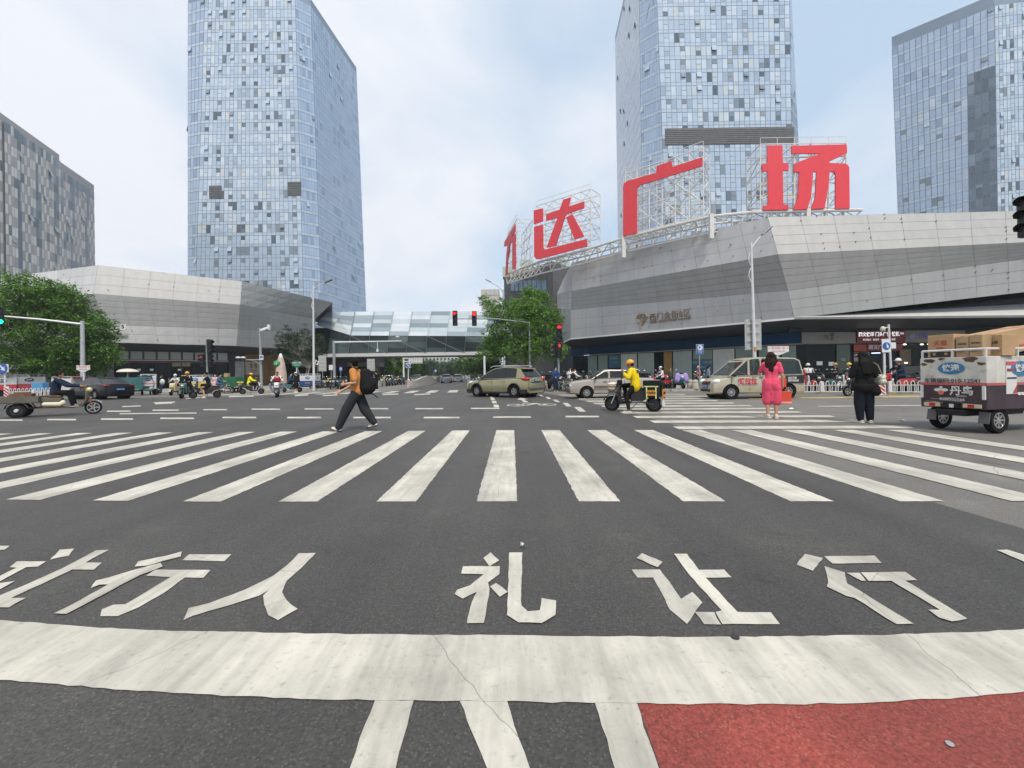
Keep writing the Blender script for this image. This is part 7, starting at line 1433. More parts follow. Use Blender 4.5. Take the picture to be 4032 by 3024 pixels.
    for s in (1, -1):
        for i in range(n):
            a, b = prof[i], prof[(i + 1) % n]; c, d = ins[(i + 1) % n], ins[i]; P = lambda p, e=0.: V((p[0], s * (Y(p[1]) + e - .02), p[1])); rf.quad(P(a), P(b), P(c, .004), P(d, .004))
        for px_ in (() if dark else panes):
            # pillar: a body coloured band at x, leaning with the side
            zt2 = max(z for (x, z) in ins); rf.prism([(px_ - .05, zbelt), (px_ + .05, zbelt), (px_ + .03, zroof - .05), (px_ - .05, zroof - .05)], s * (wb - .045), s * (wb - .045) + .001)
            rf.quad(*[V((px_ + dx_, s * (Y(z) - .012), z)) for dx_, z in ((-.045, zbelt + .02), (.045, zbelt + .02), (.045, zroof - .06), (-.045, zroof - .06))])
        if gx0 is not None:
            dp = clipx(ins, -9, gx0); rf.poly([V((x, s * (Y(z) - .012), z)) for x, z in dp])
        if dark: MB().poly([V((x, s * (Y(z) - .026), z)) for x, z in ins]).build('window_frame', TRIMB, t, tri=True)
        xs = [min(p[0] for p in ins) if gx0 is None else gx0] + sorted(panes) + [max(p[0] for p in ins)]
        for xa, xb in zip(xs, xs[1:]):
            # clip the inset outline to this bay
            g_ = .014 if dark else .045; pl = clipx(ins, xa + (g_ if xa != xs[0] else 0), xb - (g_ if xb != xs[-1] else 0))
            if len(pl) >= 3: MB().poly([V((x, s * (Y(z) - .018), z)) for x, z in pl]).build('side_window', glass, t, tri=True)
        cs = MB(); cs.tube([V((p[0], s * (Y(p[1]) - .008), p[1])) for p in (ins[0], ins[-1])], .009, n=4); cs.build('window_trim', CHROME if glass is TINT else TRIMB, t)
    rf.build('cabin', pm, t, smooth=True, angle=30)
    if interior:
        it = MB(); xm = [p[0] for p in prof]; x0, x1 = min(xm), max(xm)
        for sx_ in panes[:2] if len(panes) > 1 else (x0 * .5,):
            for s in (1, -1): it.box((sx_ - .12, s * wb * .45, zbelt + .12), (.14, .42, .62), rot=(0, -.2, 0))
        it.box((x1 - .45, 0, zbelt + .03), (.3, wb * 1.7, .14)); it.tube([(x1 - .72, .35 + .17 * math.cos(a), zbelt + .10 + .16 * math.sin(a)) for a in [k * PI / 6 for k in range(13)]], .014, n=5); it.build('interior', INTR, t)
    for ax in axles:
        for s in (1, -1): wheel(t, (ax, s * (W_ - wwid * .52), rw), rw, wwid, rimr or rim, spokes)
    if roofrail:
        for s in (1, -1): MB().tube([(prof[1][0] + .1, s * (wr - .07), zroof + .01), (prof[1][0] + .3, s * (wr - .07), zroof + .07), (prof[-2][0] - .25, s * (wr - .07), zroof + .07), (prof[-2][0] - .02, s * (wr - .07), zroof - .01)], .022, n=6).build('roof_rail', CHROME, t, smooth=True)
    for (hx, z) in handles:
        for s in (1, -1): MB().box((hx, s * (W_ + .005), z), (.20, .035, .03)).build('door_handle', CHROME if glass is TINT else TRIMB, t, bevel=.01)
    for x in panes[:1]: pass
    seam = MB()
    for px_ in list(panes) + [prof[-1][0] - .12]:
        for s in (1, -1): seam.box((px_, s * (W_ * .992), (zb + zbelt) / 2 + .06), (.008, .012, (zbelt - zb) * .72))
    seam.build('door_seam', TRIMB, t)
    fx = prof[-1][0]
    for s in (1, -1):
        m = MB(); m.ell((fx - .22, s * (wb + .12), zbelt + .07), (.07, .11, .08), u=12, v=8); m.tube([(fx - .20, s * (wb - .02), zbelt + .04), (fx - .22, s * (wb + .08), zbelt + .06)], .025, n=5); m.build('side_mirror', TRIMB if glass is not TINT else pm, t, smooth=True)
    L_, T_ = st[-1], st[0]
    for s in (1, -1):
        if lights:
            for (x, y, z, a, b, c) in lights: MB().ell((x, s * y, z), (a, b, c), u=14, v=10).build('headlight', HEADL, t, smooth=True)
        if tail:
            for (x, y, z, a, b, c) in tail: MB().ell((x, s * y, z), (a, b, c), u=14, v=10).build('tail_light', TAIL, t, smooth=True)
    if plate_r:
        z = plate_r if isinstance(plate_r, float) else .75; o = MB().box((T_[0] - .03, 0, z), (.02, .44, .14)).build('number_plate', PLBL, t); text(ptxt or '京A·88K26', .10, PLW, o, loc=(T_[0] - .045, 0, z), rot=(PI / 2, 0, -PI / 2), sx=.8)
    if plate_f:
        z = plate_f if isinstance(plate_f, float) else .45; o = MB().box((L_[0] + .03, 0, z), (.02, .44, .14)).build('number_plate', PLBL, t); text(ptxt or '京A·88K26', .10, PLW, o, loc=(L_[0] + .045, 0, z), rot=(PI / 2, 0, PI / 2), sx=.8)
    return t
def clipx(pl, xa, xb):
    def half(p, x, keep):
        out = []
        for i in range(len(p)):
            a, b = p[i], p[(i + 1) % len(p)]; ia, ib = keep(a[0], x), keep(b[0], x)
            if ia: out.append(a)
            if ia != ib: k = (x - a[0]) / (b[0] - a[0]); out.append((x, a[1] + (b[1] - a[1]) * k))
        return out
    return half(half(pl, xa, lambda v, x: v >= x), xb, lambda v, x: v <= x)
GOLD = paint('paint_olive_gold', (.30, .285, .165), metal=.4, rough=.25); TAUP = paint('paint_taupe', (.36, .32, .285), metal=.2, rough=.3); VANG = paint('paint_van_beige', (.46, .42, .315), metal=.25, rough=.3, dirt=.25); CBLK = paint('paint_black', (.008, .009, .010), rough=.25, coat=.1, spec=.3); CWHT = paint('paint_white', (.62, .62, .63)); CGRY = paint('paint_grey', (.13, .14, .15), metal=.4)
# ---- olive-gold SUV turning away
c0 = base(2062, 23.9); rz = rad(142.5); dirv = V((math.cos(rz), math.sin(rz), 0)); b = c0 + dirv * 1.33
t = car('suv', 'olive gold sport utility car crossing the junction, its tail lamps towards the camera', 'car', b, rz, GOLD,
  [(-2.20, .92, .70), (-2.16, 1.02, .80), (-1.95, 1.05, .88), (-1.4, 1.06, .92), (-.4, 1.03, .92), (.6, 1.0, .92), (1.0, .99, .91), (1.5, .95, .89), (1.95, .86, .83), (2.18, .74, .74), (2.25, .60, .62)],
  [(-2.06, 1.05), (-1.62, 1.55), (-1.2, 1.635), (-.5, 1.67), (.15, 1.61), (.55, 1.46), (1.32, 1.0)], .84, .66, zb=.25, axles=(-1.33, 1.36), rw=.35, lower=.20, roofrail=True, glass=TINT, panes=(-.68, .22), lights=[(1.98, .62, .80, .22, .14, .10)], tail=[(-1.98, .72, 1.0, .28, .17, .11)], handles=((-.50, .93), (.42, .90)), plate_r=.93, plate_f=False, ptxt='京N·8L26K', wwid=.23, gx0=-1.42)
MB().box((-2.20, 0, .50), (.10, 1.35, .16)).build('rear_bumper', PLG, t, bevel=.05, seg=3); MB().box((-2.19, 0, .83), (.04, 1.1, .05)).build('trunk_trim', TRIMB, t, bevel=.01); MB().prism([(-1.80, 1.55), (-1.62, 1.555), (-1.45, 1.61), (-1.75, 1.59)], -.58, .58).build('roof_spoiler', GOLD, t, bevel=.01); MB().tube([(-2.02, .1, 1.12), (-1.95, .45, 1.16)], .018).build('rear_wiper', TRIMB, t)
for s in (1, -1): MB().box((-2.18, s * .62, .55), (.06, .3, .05)).build('reflector', TAIL, t)
# ---- taupe older saloon
b = base(2395, 22.2); rz = rad(181)
t = car('saloon_car', 'old taupe two tone saloon waiting behind the yellow jacketed rider', 'car', b, rz, TAUP,
  [(-2.15, .86, .72), (-2.10, .98, .80), (-1.5, 1.0, .83), (-1.0, 1.0, .84), (.7, .98, .84), (1.1, .95, .84), (1.7, .88, .81), (2.0, .82, .78), (2.08, .70, .74)],
  [(-1.35, .99), (-.95, 1.36), (-.75, 1.405), (.1, 1.42), (.35, 1.38), (1.02, .97)], .77, .60, zb=.22, axles=(-1.22, 1.26), rw=.30, spokes=7, glass=CLEAR, panes=(-.62, .12), lights=[(2.0, .62, .66, .10, .14, .085)], tail=[(-2.1, .6, .8, .06, .18, .1)], handles=((-.40, .83), (.35, .83)), plate_f=.42, wwid=.18)
for s in (1, -1):
    MB().box((0.02, s * .842, .54), (1.72, .016, .20)).build('door_band', mat('taupe_dark', (.12, .10, .088), rough=.5, metal=.2), t, bevel=.004); MB().box((0.0, s * .846, .475), (1.74, .02, .03)).build('side_moulding', TAUP, t)
for x, w_ in ((2.08, .12), (-2.16, .12)): MB().box((x, 0, .42), (w_, 1.50, .20)).build('bumper', mat('bumper_grey', (.09, .085, .08), rough=.6), t, bevel=.04)
MB().box((2.09, 0, .66), (.03, .9, .11)).build('grille', TRIMB, t)
person('driver with an arm on the window sill of the taupe saloon', b, rz, dict(ride(.42, (.62, .24, .98), (.9, .12, .3), -.1, -.06), wrL=V((.25, .62, 1.03)), elL=V((.0, .60, 1.02)), shL=V((-.1, .50, 1.02)), pel=V((-.1, .36, .55)), chest=V((-.16, .36, .88)), neck=V((-.14, .36, 1.05)), head=V((-.11, .36, 1.19)), shR=V((-.1, .18, 1.02)), hipL=V((-.05, .45, .5)), hipR=V((-.05, .26, .5)), knL=V((.4, .45, .55)), knR=V((.4, .26, .55)), elR=V((.15, .14, .85)), wrR=V((.4, .2, .95)), anL=V((.75, .42, .36)), anR=V((.75, .3, .36))), dict(shirt=C_BK, sleeve='short', pants=C_BK), .97, .012)
# ---- beige minivan
b = base(2953, 20.2); rz = rad(183)
t = car('minivan', 'dusty beige delivery minivan with red and white lettering on its front door', 'van', b, rz, VANG,
  [(-2.12, .98, .72), (-2.08, 1.06, .79), (-1.6, 1.07, .83), (0, 1.06, .84), (.8, 1.05, .84), (1.25, 1.03, .83), (1.6, .97, .81), (1.92, .88, .76), (2.08, .74, .68), (2.12, .60, .60)],
  [(-2.05, 1.06), (-1.92, 1.72), (-1.7, 1.83), (-.2, 1.87), (.35, 1.84), (.62, 1.74), (1.48, 1.02)], .80, .68, zb=.24, axles=(-1.30, 1.36), rw=.32, spokes=8, rim=RIMS, glass=CLEAR, panes=(-.75, -.05, .52), lights=[(1.88, .60, .80, .22, .15, .12)], tail=[(-2.08, .74, 1.05, .05, .07, .25)], handles=((.32, .98), (-.02, .98)), plate_f=.58, plate_r=.6, ptxt='京P·39L60', wwid=.19)
MB().prism([(2.02, .68), (2.13, .66), (2.10, .80), (1.98, .82)], -.34, .34).build('grille', TRIMB, t, bevel=.01); m = MB()
for z in (.69, .75): m.box((2.13, 0, z), (.02, .60, .022))
m.build('grille_bars', CHROME, t); MB().prism([(-.10, .06), (0, -.06), (.10, .06), (.04, .06), (0, .0), (-.04, .06)], 2.135, 2.15, 'X').build('grille_emblem', TAIL, t, loc=(0, 0, .73)); MB().box((2.13, 0, .40), (.04, .80, .11)).build('bumper_grille', TRIMB, t, bevel=.01)
RDK = mat('letter_red_dark', (.50, .03, .03), var=0); RDO = mat('panel_red', (.60, .06, .03), var=.05)
text('货拉拉', .30, RDK, t, loc=(.62, .862, .78), rot=(PI / 2, 0, PI), bold=.012, sx=.95); text('货拉拉', .30, PLW, t, loc=(.62, .856, .78), rot=(PI / 2, 0, PI), bold=.032, sx=.95)
MB().box((-.66, .848, .72), (1.0, .02, .42)).build('red_panel', RDO, t); o = MB().box((-1.58, .842, .86), (.86, .02, .36)).build('black_panel', TRIMB, t); text('拉货搬家', .10, PLW, o, loc=(-1.45, .856, .92), rot=(PI / 2, 0, PI), bold=.004); text('就找货拉拉', .10, PLW, o, loc=(-1.50, .856, .80), rot=(PI / 2, 0, PI), bold=.004)
text('顺风', .22, PLW, o, loc=(-.55, .862, .75), rot=(PI / 2, 0, PI))
J = ride(.62, (.95, .24, 1.20), (1.2, .12, .4), .15, .02)
for k in J:
    if hasattr(J[k], 'y') and k not in ('ftL', 'ftR'): J[k] = V((J[k].x, J[k].y * .8 + .38, J[k].z))
person('van driver in a red shirt behind the open front window', b, rz, J, dict(shirt=C_RD, sleeve='short', pants=C_BK), 1., .012)
# ---- black saloon at left, tail towards the camera
c0 = base(441, 28.8); ra = math.atan2(c0.y, c0.x); rz = ra + rad(24); b = c0 + V((math.cos(rz), math.sin(rz), 0)) * 1.38
car('saloon_car', 'black saloon with a blue number plate seen from behind, near the left tree', 'car', b, rz, CBLK,
  [(-2.38, .82, .70), (-2.32, 1.0, .82), (-2.0, 1.04, .89), (-1.4, 1.03, .92), (0, .98, .93), (1.0, .95, .92), (1.7, .86, .88), (2.2, .74, .78), (2.36, .58, .62)],
  [(-1.92, 1.02), (-1.15, 1.38), (-.5, 1.46), (.0, 1.46), (.35, 1.40), (1.25, .94)], .80, .58, zb=.2, axles=(-1.38, 1.42), rw=.34, glass=TINT, panes=(-.55, .3), lights=[(2.15, .62, .66, .15, .14, .08)], tail=[(-2.22, .62, .93, .14, .24, .06)], handles=((-.3, .8), (.6, .78)), plate_r=.66, plate_f=False, ptxt='京Q·57T90', wwid=.22)
# ---- far cars on the avenue
def simple(label, px, d, rz, pm, name='far_car', group='cars far down the avenue'):
    return car(name, label, 'car', base(px, d), rz, pm, [(-2.3, .82, .70), (-2.22, 1.0, .84), (-1.4, 1.03, .90), (0, 1.0, .91), (1.1, .95, .90), (2.0, .78, .82), (2.3, .6, .66)], [(-1.85, 1.02), (-1.1, 1.38), (-.5, 1.46), (.2, 1.43), (1.2, .95)], .80, .60, zb=.22, axles=(-1.35, 1.4), rw=.33, glass=TINT, panes=(-.5, .3), tail=[(-2.2, .62, .9, .1, .2, .07)], lights=[(2.1, .6, .65, .14, .14, .08)], plate_r=.68, plate_f=False, group=group, interior=False)
simple('distant black saloon driving away down the avenue', 1759, 74, rad(97), CGRY); simple('distant white car driving away beside the distant black saloon', 1803, 84, rad(96), CWHT)
simple('silver car parked beyond the curved barrier, left of the avenue', 1640, 72, rad(-80), CGRY); simple('dark car half hidden behind the courier truck', 3610, 24.5, rad(185), CBLK, group=None)
simple('pale car parked under the left avenue trees', 1530, 78, rad(-80), CWHT)

# ---- courier trikes
def ovalsign(parent, c, ry, rz_, axis, s1, m_bg, m_tx, size, sgn):
    mb = MB(); n = 26
    if axis == 'X': pts = [V((c[0], c[1] + ry * math.cos(2 * PI * k / n), c[2] + rz_ * math.sin(2 * PI * k / n))) for k in range(n)]; ext = (sgn * .012, 0, 0); rot = (PI / 2, 0, sgn * PI / 2); off = V((sgn * .016, 0, 0))
    else: pts = [V((c[0] + ry * math.cos(2 * PI * k / n), c[1], c[2] + rz_ * math.sin(2 * PI * k / n))) for k in range(n)]; ext = (0, sgn * .012, 0); rot = (PI / 2, 0, 0 if sgn < 0 else PI); off = V((0, sgn * .016, 0))
    o = mb.poly(pts, ext=ext).build('oval_logo', m_bg, parent); text(s1, size, m_tx, o, loc=V(c) + off, rot=rot, bold=size * .03); return o
def trike(label, loc, rz, up, low, oval=True, rails=True, cabm=None, txt=None, lowtxt=None, group=None, scale=None, cab=True, stripe=None, L_=1.5, W_=1.0, z0=.50, zm=.92, z1=1.45, sidetxt='快递'):
    t = thing('courier_trike', label, 'courier trike', loc, rz, group, scale); cabm = cabm or low; x0, x1 = -1.25, -1.25 + L_
    bx = MB().box(((x0 + x1) / 2, 0, (zm + z1) / 2), (L_, W_, z1 - zm)).build('cargo_box', up, t, bevel=.015); MB().box(((x0 + x1) / 2, 0, (z0 + zm) / 2), (L_ - .01, W_ - .01, zm - z0)).build('lower_box', low, t, bevel=.012)
    if stripe: MB().box(((x0 + x1) / 2, 0, zm + .012), (L_ + .012, W_ + .012, .05)).build('red_stripe', stripe, bx)
    if oval:
        ovalsign(bx, (x0 - .004, 0, (zm + z1) / 2 + .05), W_ * .20, (z1 - zm) * .22, 'X', sidetxt, SBLU if oval is True else oval, PLW, (z1 - zm) * .26, -1)
        for s in (1, -1): ovalsign(bx, ((x0 + x1) / 2, s * (W_ / 2 + .004), (zm + z1) / 2 + .03), L_ * .15, (z1 - zm) * .26, 'Y', sidetxt, SBLU if oval is True else oval, PLW, (z1 - zm) * .28, s)
    if lowtxt:
        text(lowtxt[0], lowtxt[1], lowtxt[2], bx, loc=(x0 - .012, 0, (z0 + zm) / 2), rot=(PI / 2, 0, -PI / 2))
        for s in (1, -1): text(lowtxt[0], lowtxt[1], lowtxt[2], bx, loc=((x0 + x1) / 2, s * (W_ / 2 + .012), (z0 + zm) / 2), rot=(PI / 2, 0, 0 if s < 0 else PI))
    if rails:
        m = MB(); h = .14; c = [(x0 + .03, -W_ / 2 + .03), (x1 - .03, -W_ / 2 + .03), (x1 - .03, W_ / 2 - .03), (x0 + .03, W_ / 2 - .03)]
        for i in range(4):
            a, b = c[i], c[(i + 1) % 4]; m.tube([(*a, z1 + h), (*b, z1 + h)], .022, n=6); m.tube([(*a, z1), (*a, z1 + h)], .022, n=6); m.tube([((a[0] + b[0]) / 2, (a[1] + b[1]) / 2, z1), ((a[0] + b[0]) / 2, (a[1] + b[1]) / 2, z1 + h)], .02, n=6)
        m.build('roof_rail', PWH, t, smooth=True)
    for s in (1, -1):
        tl = MB().box((x0 - .012, s * W_ * .30, z0 + .06), (.03, W_ * .26, .075)).build('tail_light', mat('lamp_cream', (.55, .47, .30), rough=.2, var=.1), t, bevel=.008); MB().box((x0 - .03, s * W_ * .29, z0 + .06), (.012, W_ * .09, .06)).build('red_lens', TAIL, tl)
        wheel(t, (-.85, s * (W_ / 2 - .10), .25), .25, .13, RIMS, 8)
    MB().box((-.5, 0, .38), (1.6, .5, .12)).build('chassis', PLB, t, bevel=.02); wheel(t, (1.25, 0, .25), .25, .11, RIMD, 5)
    if cab:
        MB().prism([(x1, .36), (.85, .34), (1.12, .50), (1.22, .85), (1.05, .92), (.98, .88), (.95, .52), (x1, .46)], -.34, .34).build('cab_front', cabm, t, bevel=.03, smooth=True)
        m = MB()
        for s in (1, -1): m.tube([(1.08, s * .33, .9), (.82, s * .36, 1.52), (x1, s * .40, 1.56)], .022, n=6)
        m.tube([(1.25, 0, .3), (1.02, 0, .95)], .03); m.build('cab_frame', PLB, t, smooth=True); MB().poly([V((1.09, -.33, .9)), V((1.09, .33, .9)), V((.83, .35, 1.52)), V((.83, -.35, 1.52))]).build('windscreen', CLEAR, t)
        MB().box(((x1 + .85) / 2, 0, 1.57), (.85 - x1 + .1, .84, .05)).build('cab_roof', cabm, t, bevel=.02); MB().box((x1 + .28, 0, .68), (.42, .6, .1)).build('seat', PLB, t, bevel=.03); MB().ell((1.2, 0, .8), (.05, .1, .07)).build('headlight', HEADL, t, smooth=True)
        MB().tube([(.9, -.3, 1.0), (.98, 0, .98), (.9, .3, 1.0)], .015).build('handlebar', PLB, t)
    return t
TW = mat('trike_white', (.60, .60, .60), rough=.35, var=.06, dirt=.3); TR = paint('trike_red', (.45, .02, .03)); TB = paint('trike_blue', (.015, .06, .24)); TG = paint('trike_green', (.010, .13, .055)); TY = paint('trike_yellow', (.64, .48, .02)); TM = mat('trike_maroon', (.040, .020, .028), rough=.5, var=.3, vs=3, dirt=.3); LOGB = mat('logo_blue', (.03, .17, .34), rough=.5, var=.15)
gT = 'courier trikes across the junction'
trike('white courier trike with a blue oval logo seen from behind', base(588, 36), math.atan2(36, base(588, 36).x) + rad(-3), TW, TW, stripe=TR, group=gT, cabm=TW, lowtxt=('快件速递 服务到家', .09, SBLU), z1=1.55)
trike('white over yellow courier trike standing behind the dark green scooter', base(768, 38), rad(183), TW, TY, group=gT, cabm=TY, lowtxt=('笑', .22, INK), L_=1.8, W_=1.05)
trike('green courier trike with white lettering and a carton on top', base(897, 38.5), rad(170), TG, TG, oval=None, rails=False, group=gT, lowtxt=('邮政', .2, PLW), z1=1.4, zm=.9)
tag(MB().box((0, 0, .16), (.34, .34, .32)).build('carton', mat('carton', (.40, .27, .15), rough=.85, var=.1), None, bevel=.008), 'brown carton on top of the green courier trike', 'carton').location = base(894, 38.2, 1.41)
trike('blue courier trike with a white top box beside the left lamp post', base(1205, 43), rad(176), TW, TB, group=gT, cabm=TB, lowtxt=('邮件快递', .13, TY), L_=1.6)
trike('white over red courier trike behind the railing at far left', base(95, 38), rad(215), TW, TR, group=gT, cabm=TR, scale=1.15, oval=NAVY, L_=1.7)
trike('white over red courier trike cut by the left frame edge', base(-12, 37), rad(210), TW, TR, group=gT, cabm=TR, scale=1.1, oval=NAVY)
trike('white courier trike with a red canopy behind the black saloon', base(290, 36), rad(5), TW, TW, group=gT, cabm=TR, scale=1.0)
trike('teal courier trike half hidden behind the black saloon', base(538, 34.5), rad(60), P_TEA, P_TEA, oval=None, rails=False, group=gT)
tag(MB().ell((0, 0, 0), (.75, .75, .28), u=16, v=8, zcut=.0).tube([(0, 0, .25), (0, 0, -1.9)], .02).build('parasol', mat('parasol_cream', (.58, .55, .48)), None, smooth=True), 'pale round parasol behind the black saloon', 'parasol').location = base(503, 37, 1.95)
tag(MB().box((0, 0, .3), (.9, .5, .6)).build('delivery_box', paint('box_sky_blue', (.06, .26, .50)), None, bevel=.04), 'sky blue delivery box behind the white railing at left', 'box').location = base(158, 34, .55)
person('person with a wide pale parasol behind the black saloon', base(503, 37.2), rad(-60), stand(), dict(shirt=C_LV, sleeve='long', pants=C_BK, fem=True), 1., .013)
# ---- big weathered courier truck at right
pL, pR = gnd(3705, 1684), gnd(3942, 1707); ax = (pL + pR) / 2; hd = V((-(pL - pR).y, (pL - pR).x, 0)) * -1; hd = V((pR.y - pL.y, -(pR.x - pL.x), 0)); hd = hd if hd.x > 0 else -hd; rz = math.atan2(hd.y, hd.x)
b = ax + V((math.cos(rz), math.sin(rz), 0)) * .85 + V((-.05, 0, 0))
WORN = mat('box_worn_white', (.56, .55, .50), rough=.55, var=.14, vs=3, dirt=.75)
tk = trike('weathered white and maroon three wheeled courier truck loaded with cartons', b, rz, WORN, TM, oval=LOGB, rails=True, cabm=TM, stripe=mat('stripe_faded_red', (.45, .10, .10), var=.15), L_=1.75, W_=1.08, z0=.46, zm=.93, z1=1.47)
x0 = -1.25
text('车辆编码:010-12541', .108, mat('ink_grey', (.08, .08, .085), var=0), tk, loc=(x0 - .012, 0, 1.0), rot=(PI / 2, 0, -PI / 2)); text('丹鸟', .19, PLW, tk, loc=(x0 - .008, -.16, .80), rot=(PI / 2, 0, -PI / 2), bold=.004); text('DANNIAO', .035, PLW, tk, loc=(x0 - .008, -.16, .705), rot=(PI / 2, 0, -PI / 2)); text('4008555566', .085, PLW, tk, loc=(x0 - .008, 0, .635), rot=(PI / 2, 0, -PI / 2))
g = MB()
for dy, dz, ry, rz_ in ((.055, .02, .062, .032), (-.055, .02, .062, .032), (0, .07, .026, .026)): g.lathe([(.001, -.012), (1, -.010), (1, 0), (.001, 0)], 'X', (0, 0, 0), 20, M=Matrix.Translation((x0 - .004, .17 + dy, .80 + dz)) @ Matrix.Diagonal((1, ry, rz_, 1)))
g.build('bird_logo', PLW, tk); MB().lathe([(.001, -.014), (1, -.012), (1, 0), (.001, 0)], 'X', (0, 0, 0), 20, M=Matrix.Translation((x0 - .004, .17, .765)) @ Matrix.Diagonal((1, .05, .045, 1))).build('bird_logo_body', mat('logo_coral', (.60, .14, .10), var=0), tk)
for s in (1, -1): MB().box((x0 - .01, s * .50, .78), (.03, .05, .26)).build('reflector_strip', PLW, tk, bevel=.005)
MB().box((x0 - .015, 0, .52), (.02, .26, .10)).build('plate_recess', PLB, tk); MB().box((x0 - .03, -.01, .51), (.012, .07, .07)).build('torn_sticker', PLW, tk)
for s in (1, -1): MB().box((-1.12, s * .42, .30), (.02, .16, .22), rot=(0, .2, 0)).build('mud_flap', PLG, tk)
sp_ = MB().box((-.62, -.545, 1.06), (.28, .012, .62)).build('notice_poster', PLW, tk); MB().box((-.62, -.553, 1.33), (.28, .008, .07)).build('poster_header', TR, sp_); MB().prism([(-.60, .76), (-.48, .76), (-.48, .92)], -.553, -.548).build('poster_corner', TR, sp_); text('快递 公告', .06, TR, sp_, loc=(-.62, -.556, 1.2)); text('服务电话 安全驾驶', .03, INK, sp_, loc=(-.62, -.556, 1.05))
text('丹鸟', .12, PLW, tk, loc=(-.12, -.545, .72), rot=(PI / 2, 0, 0)); g = MB()
for dy, dz, ry, rz_ in ((.05, .02, .055, .03), (-.05, .02, .055, .03)): g.lathe([(.001, 0), (1, 0), (1, .010), (.001, .010)], 'Y', (0, 0, 0), 18, M=Matrix.Translation((-.36 + dy, -.553, .73 + dz)) @ Matrix.Diagonal((ry, 1, rz_, 1)))
g.build('bird_logo', PLW, tk)
CTN = mat('carton_kraft', (.44, .285, .155), rough=.85, var=.10, vs=4); CTN2 = mat('carton_tan', (.40, .27, .155), rough=.85, var=.12, vs=4); TAPE = mat('tape_red', (.50, .06, .05), rough=.4, var=.1)
def carton(label, c, size, rot=(0, 0, 0), m=CTN, txt=None, tape=None):
    p = world(b, rz_tk, c); t = thing('carton', label, 'carton', p, rz_tk + rot[2]); bx = MB().box((0, 0, size[2] / 2), size).build('box', m, t, bevel=.008); bx.rotation_euler = (rot[0], rot[1], 0)
    MB().box((0, 0, size[2] + .002), (size[0], .05, .003)).build('packing_tape', mat('tape_brown', (.33, .23, .12), rough=.3, var=.05), bx)
    if txt:
        text(txt[0], txt[1], txt[2], bx, loc=(-size[0] / 2 - .004, 0, size[2] * .62), rot=(PI / 2, 0, -PI / 2))
        if len(txt) > 3: text(txt[3], txt[1] * .45, txt[2], bx, loc=(-size[0] / 2 - .004, 0, size[2] * .62 - txt[1] * .8), rot=(PI / 2, 0, -PI / 2))
    if tape: tape(bx, size)
    return bx
rz_tk = rz; INKR = mat('ink_red', (.42, .07, .04), var=0); INKB = mat('ink_brown', (.12, .09, .07), var=0)
bx = carton('brown carton with red lettering at the left rear of the courier truck roof', (-.92, .24, 1.475), (.46, .44, .46), txt=('天猫', .12, INKR, 'TMALL')); o = MB().box((-.234, 0, .07), (.006, .34, .13)).build('black_print', INK, bx); m = MB()
for s in (1, -1): m.lathe([(.001, 0), (.028, 0), (.028, .004), (.001, .004)], 'X', (-.242, s * .1, .07), 14)
m.build('print_dots', CTN, o)
for i, (y, h, w_) in enumerate(((-.10, .40, .20), (-.31, .41, .20))):
    bx = carton(('narrow brown carton beside the red lettered carton on the truck', 'second narrow brown carton on the truck roof, nearer its right side')[i], (-.92, y, 1.475), (.40, w_, h), m=CTN2, txt=('易碎物品', .036, INKB)); m = MB()
    for k in range(5): m.box((-.203, .02, h * .45 - k * .022), (.004, .10, .007))
    m.build('print_lines', INKB, bx)
def tp(bx, s): MB().box((0, .05, s[2] / 2), (s[0] + .008, .035, s[2] + .008)).build('red_tape', TAPE, bx)
carton('small taped carton at the right rear corner of the courier truck', (-.72, -.45, 1.475), (.30, .26, .40), rot=(0, 0, -.1), tape=tp, txt=('新鲜', .07, INKB))
def tp2(bx, s):
    m = MB(); m.box((s[0] * .18, 0, s[2] / 2), (.04, s[1] + .01, s[2] + .01)); m.build('red_tape', TAPE, bx); m = MB(); m.box((s[0] * .18, -s[1] / 2 - .004, s[2] * .28), (.42, .008, .03)); m.ell((s[0] * .18, -s[1] / 2 - .008, s[2] * .28), (.10, .012, .05), u=10, v=6); m.build('tape_patch', TAPE, bx)
    m = MB()
    for k in range(6): m.box((s[0] * .36, -s[1] / 2 - .004, s[2] * (.8 - k * .11)), (.12, .004, .02))
    m.build('print_lines', INKB, bx)
carton('long carton with red tape lying tilted across the courier truck roof', (-.10, -.16, 1.55), (1.25, .50, .46), rot=(0, rad(-9), rad(-3)), tape=tp2)
# ---- cargo tricycle with rider at left
pr, pf = gnd(93, 1643), gnd(366, 1630); hv = (pf - pr); rz = rad(36); d_ = 15.4; b = base(226, 15.7)
TRK_M = mat('trike_drab', (.115, .105, .085), rough=.6, var=.2, vs=3, dirt=.6); RUST = mat('rust_brown', (.16, .075, .04), rough=.8, var=.3, vs=6)
t = thing('cargo_tricycle', 'muddy drab open cargo tricycle rolling right with a man in navy riding it', 'tricycle', b, rz, None, .91)
for s in (1, -1):
    w_ = wheel(t, (-1.0, s * .40, .27), .27, .13, RIMD, 0); MB().lathe([(.001, 0), (.07, 0), (.05, s * .08), (.001, s * .08)], 'Y', (0, s * .05, 0), 12).build('hub_cap', PLW, w_, smooth=True)
wheel(t, (1.05, 0, .27), .27, .09, RIMS, 5)
m = MB(); xs = (-1.52, -.42)
for s in (1, -1): m.box(((xs[0] + xs[1]) / 2, s * .50, .68), (xs[1] - xs[0], .03, .24))
for x in xs: m.box((x, 0, .68), (.03, .97, .24))
m.build('cargo_tray', TRK_M, t, bevel=.008); MB().box(((xs[0] + xs[1]) / 2, 0, .56), (1.08, .96, .03)).build('tray_floor', RUST, t)
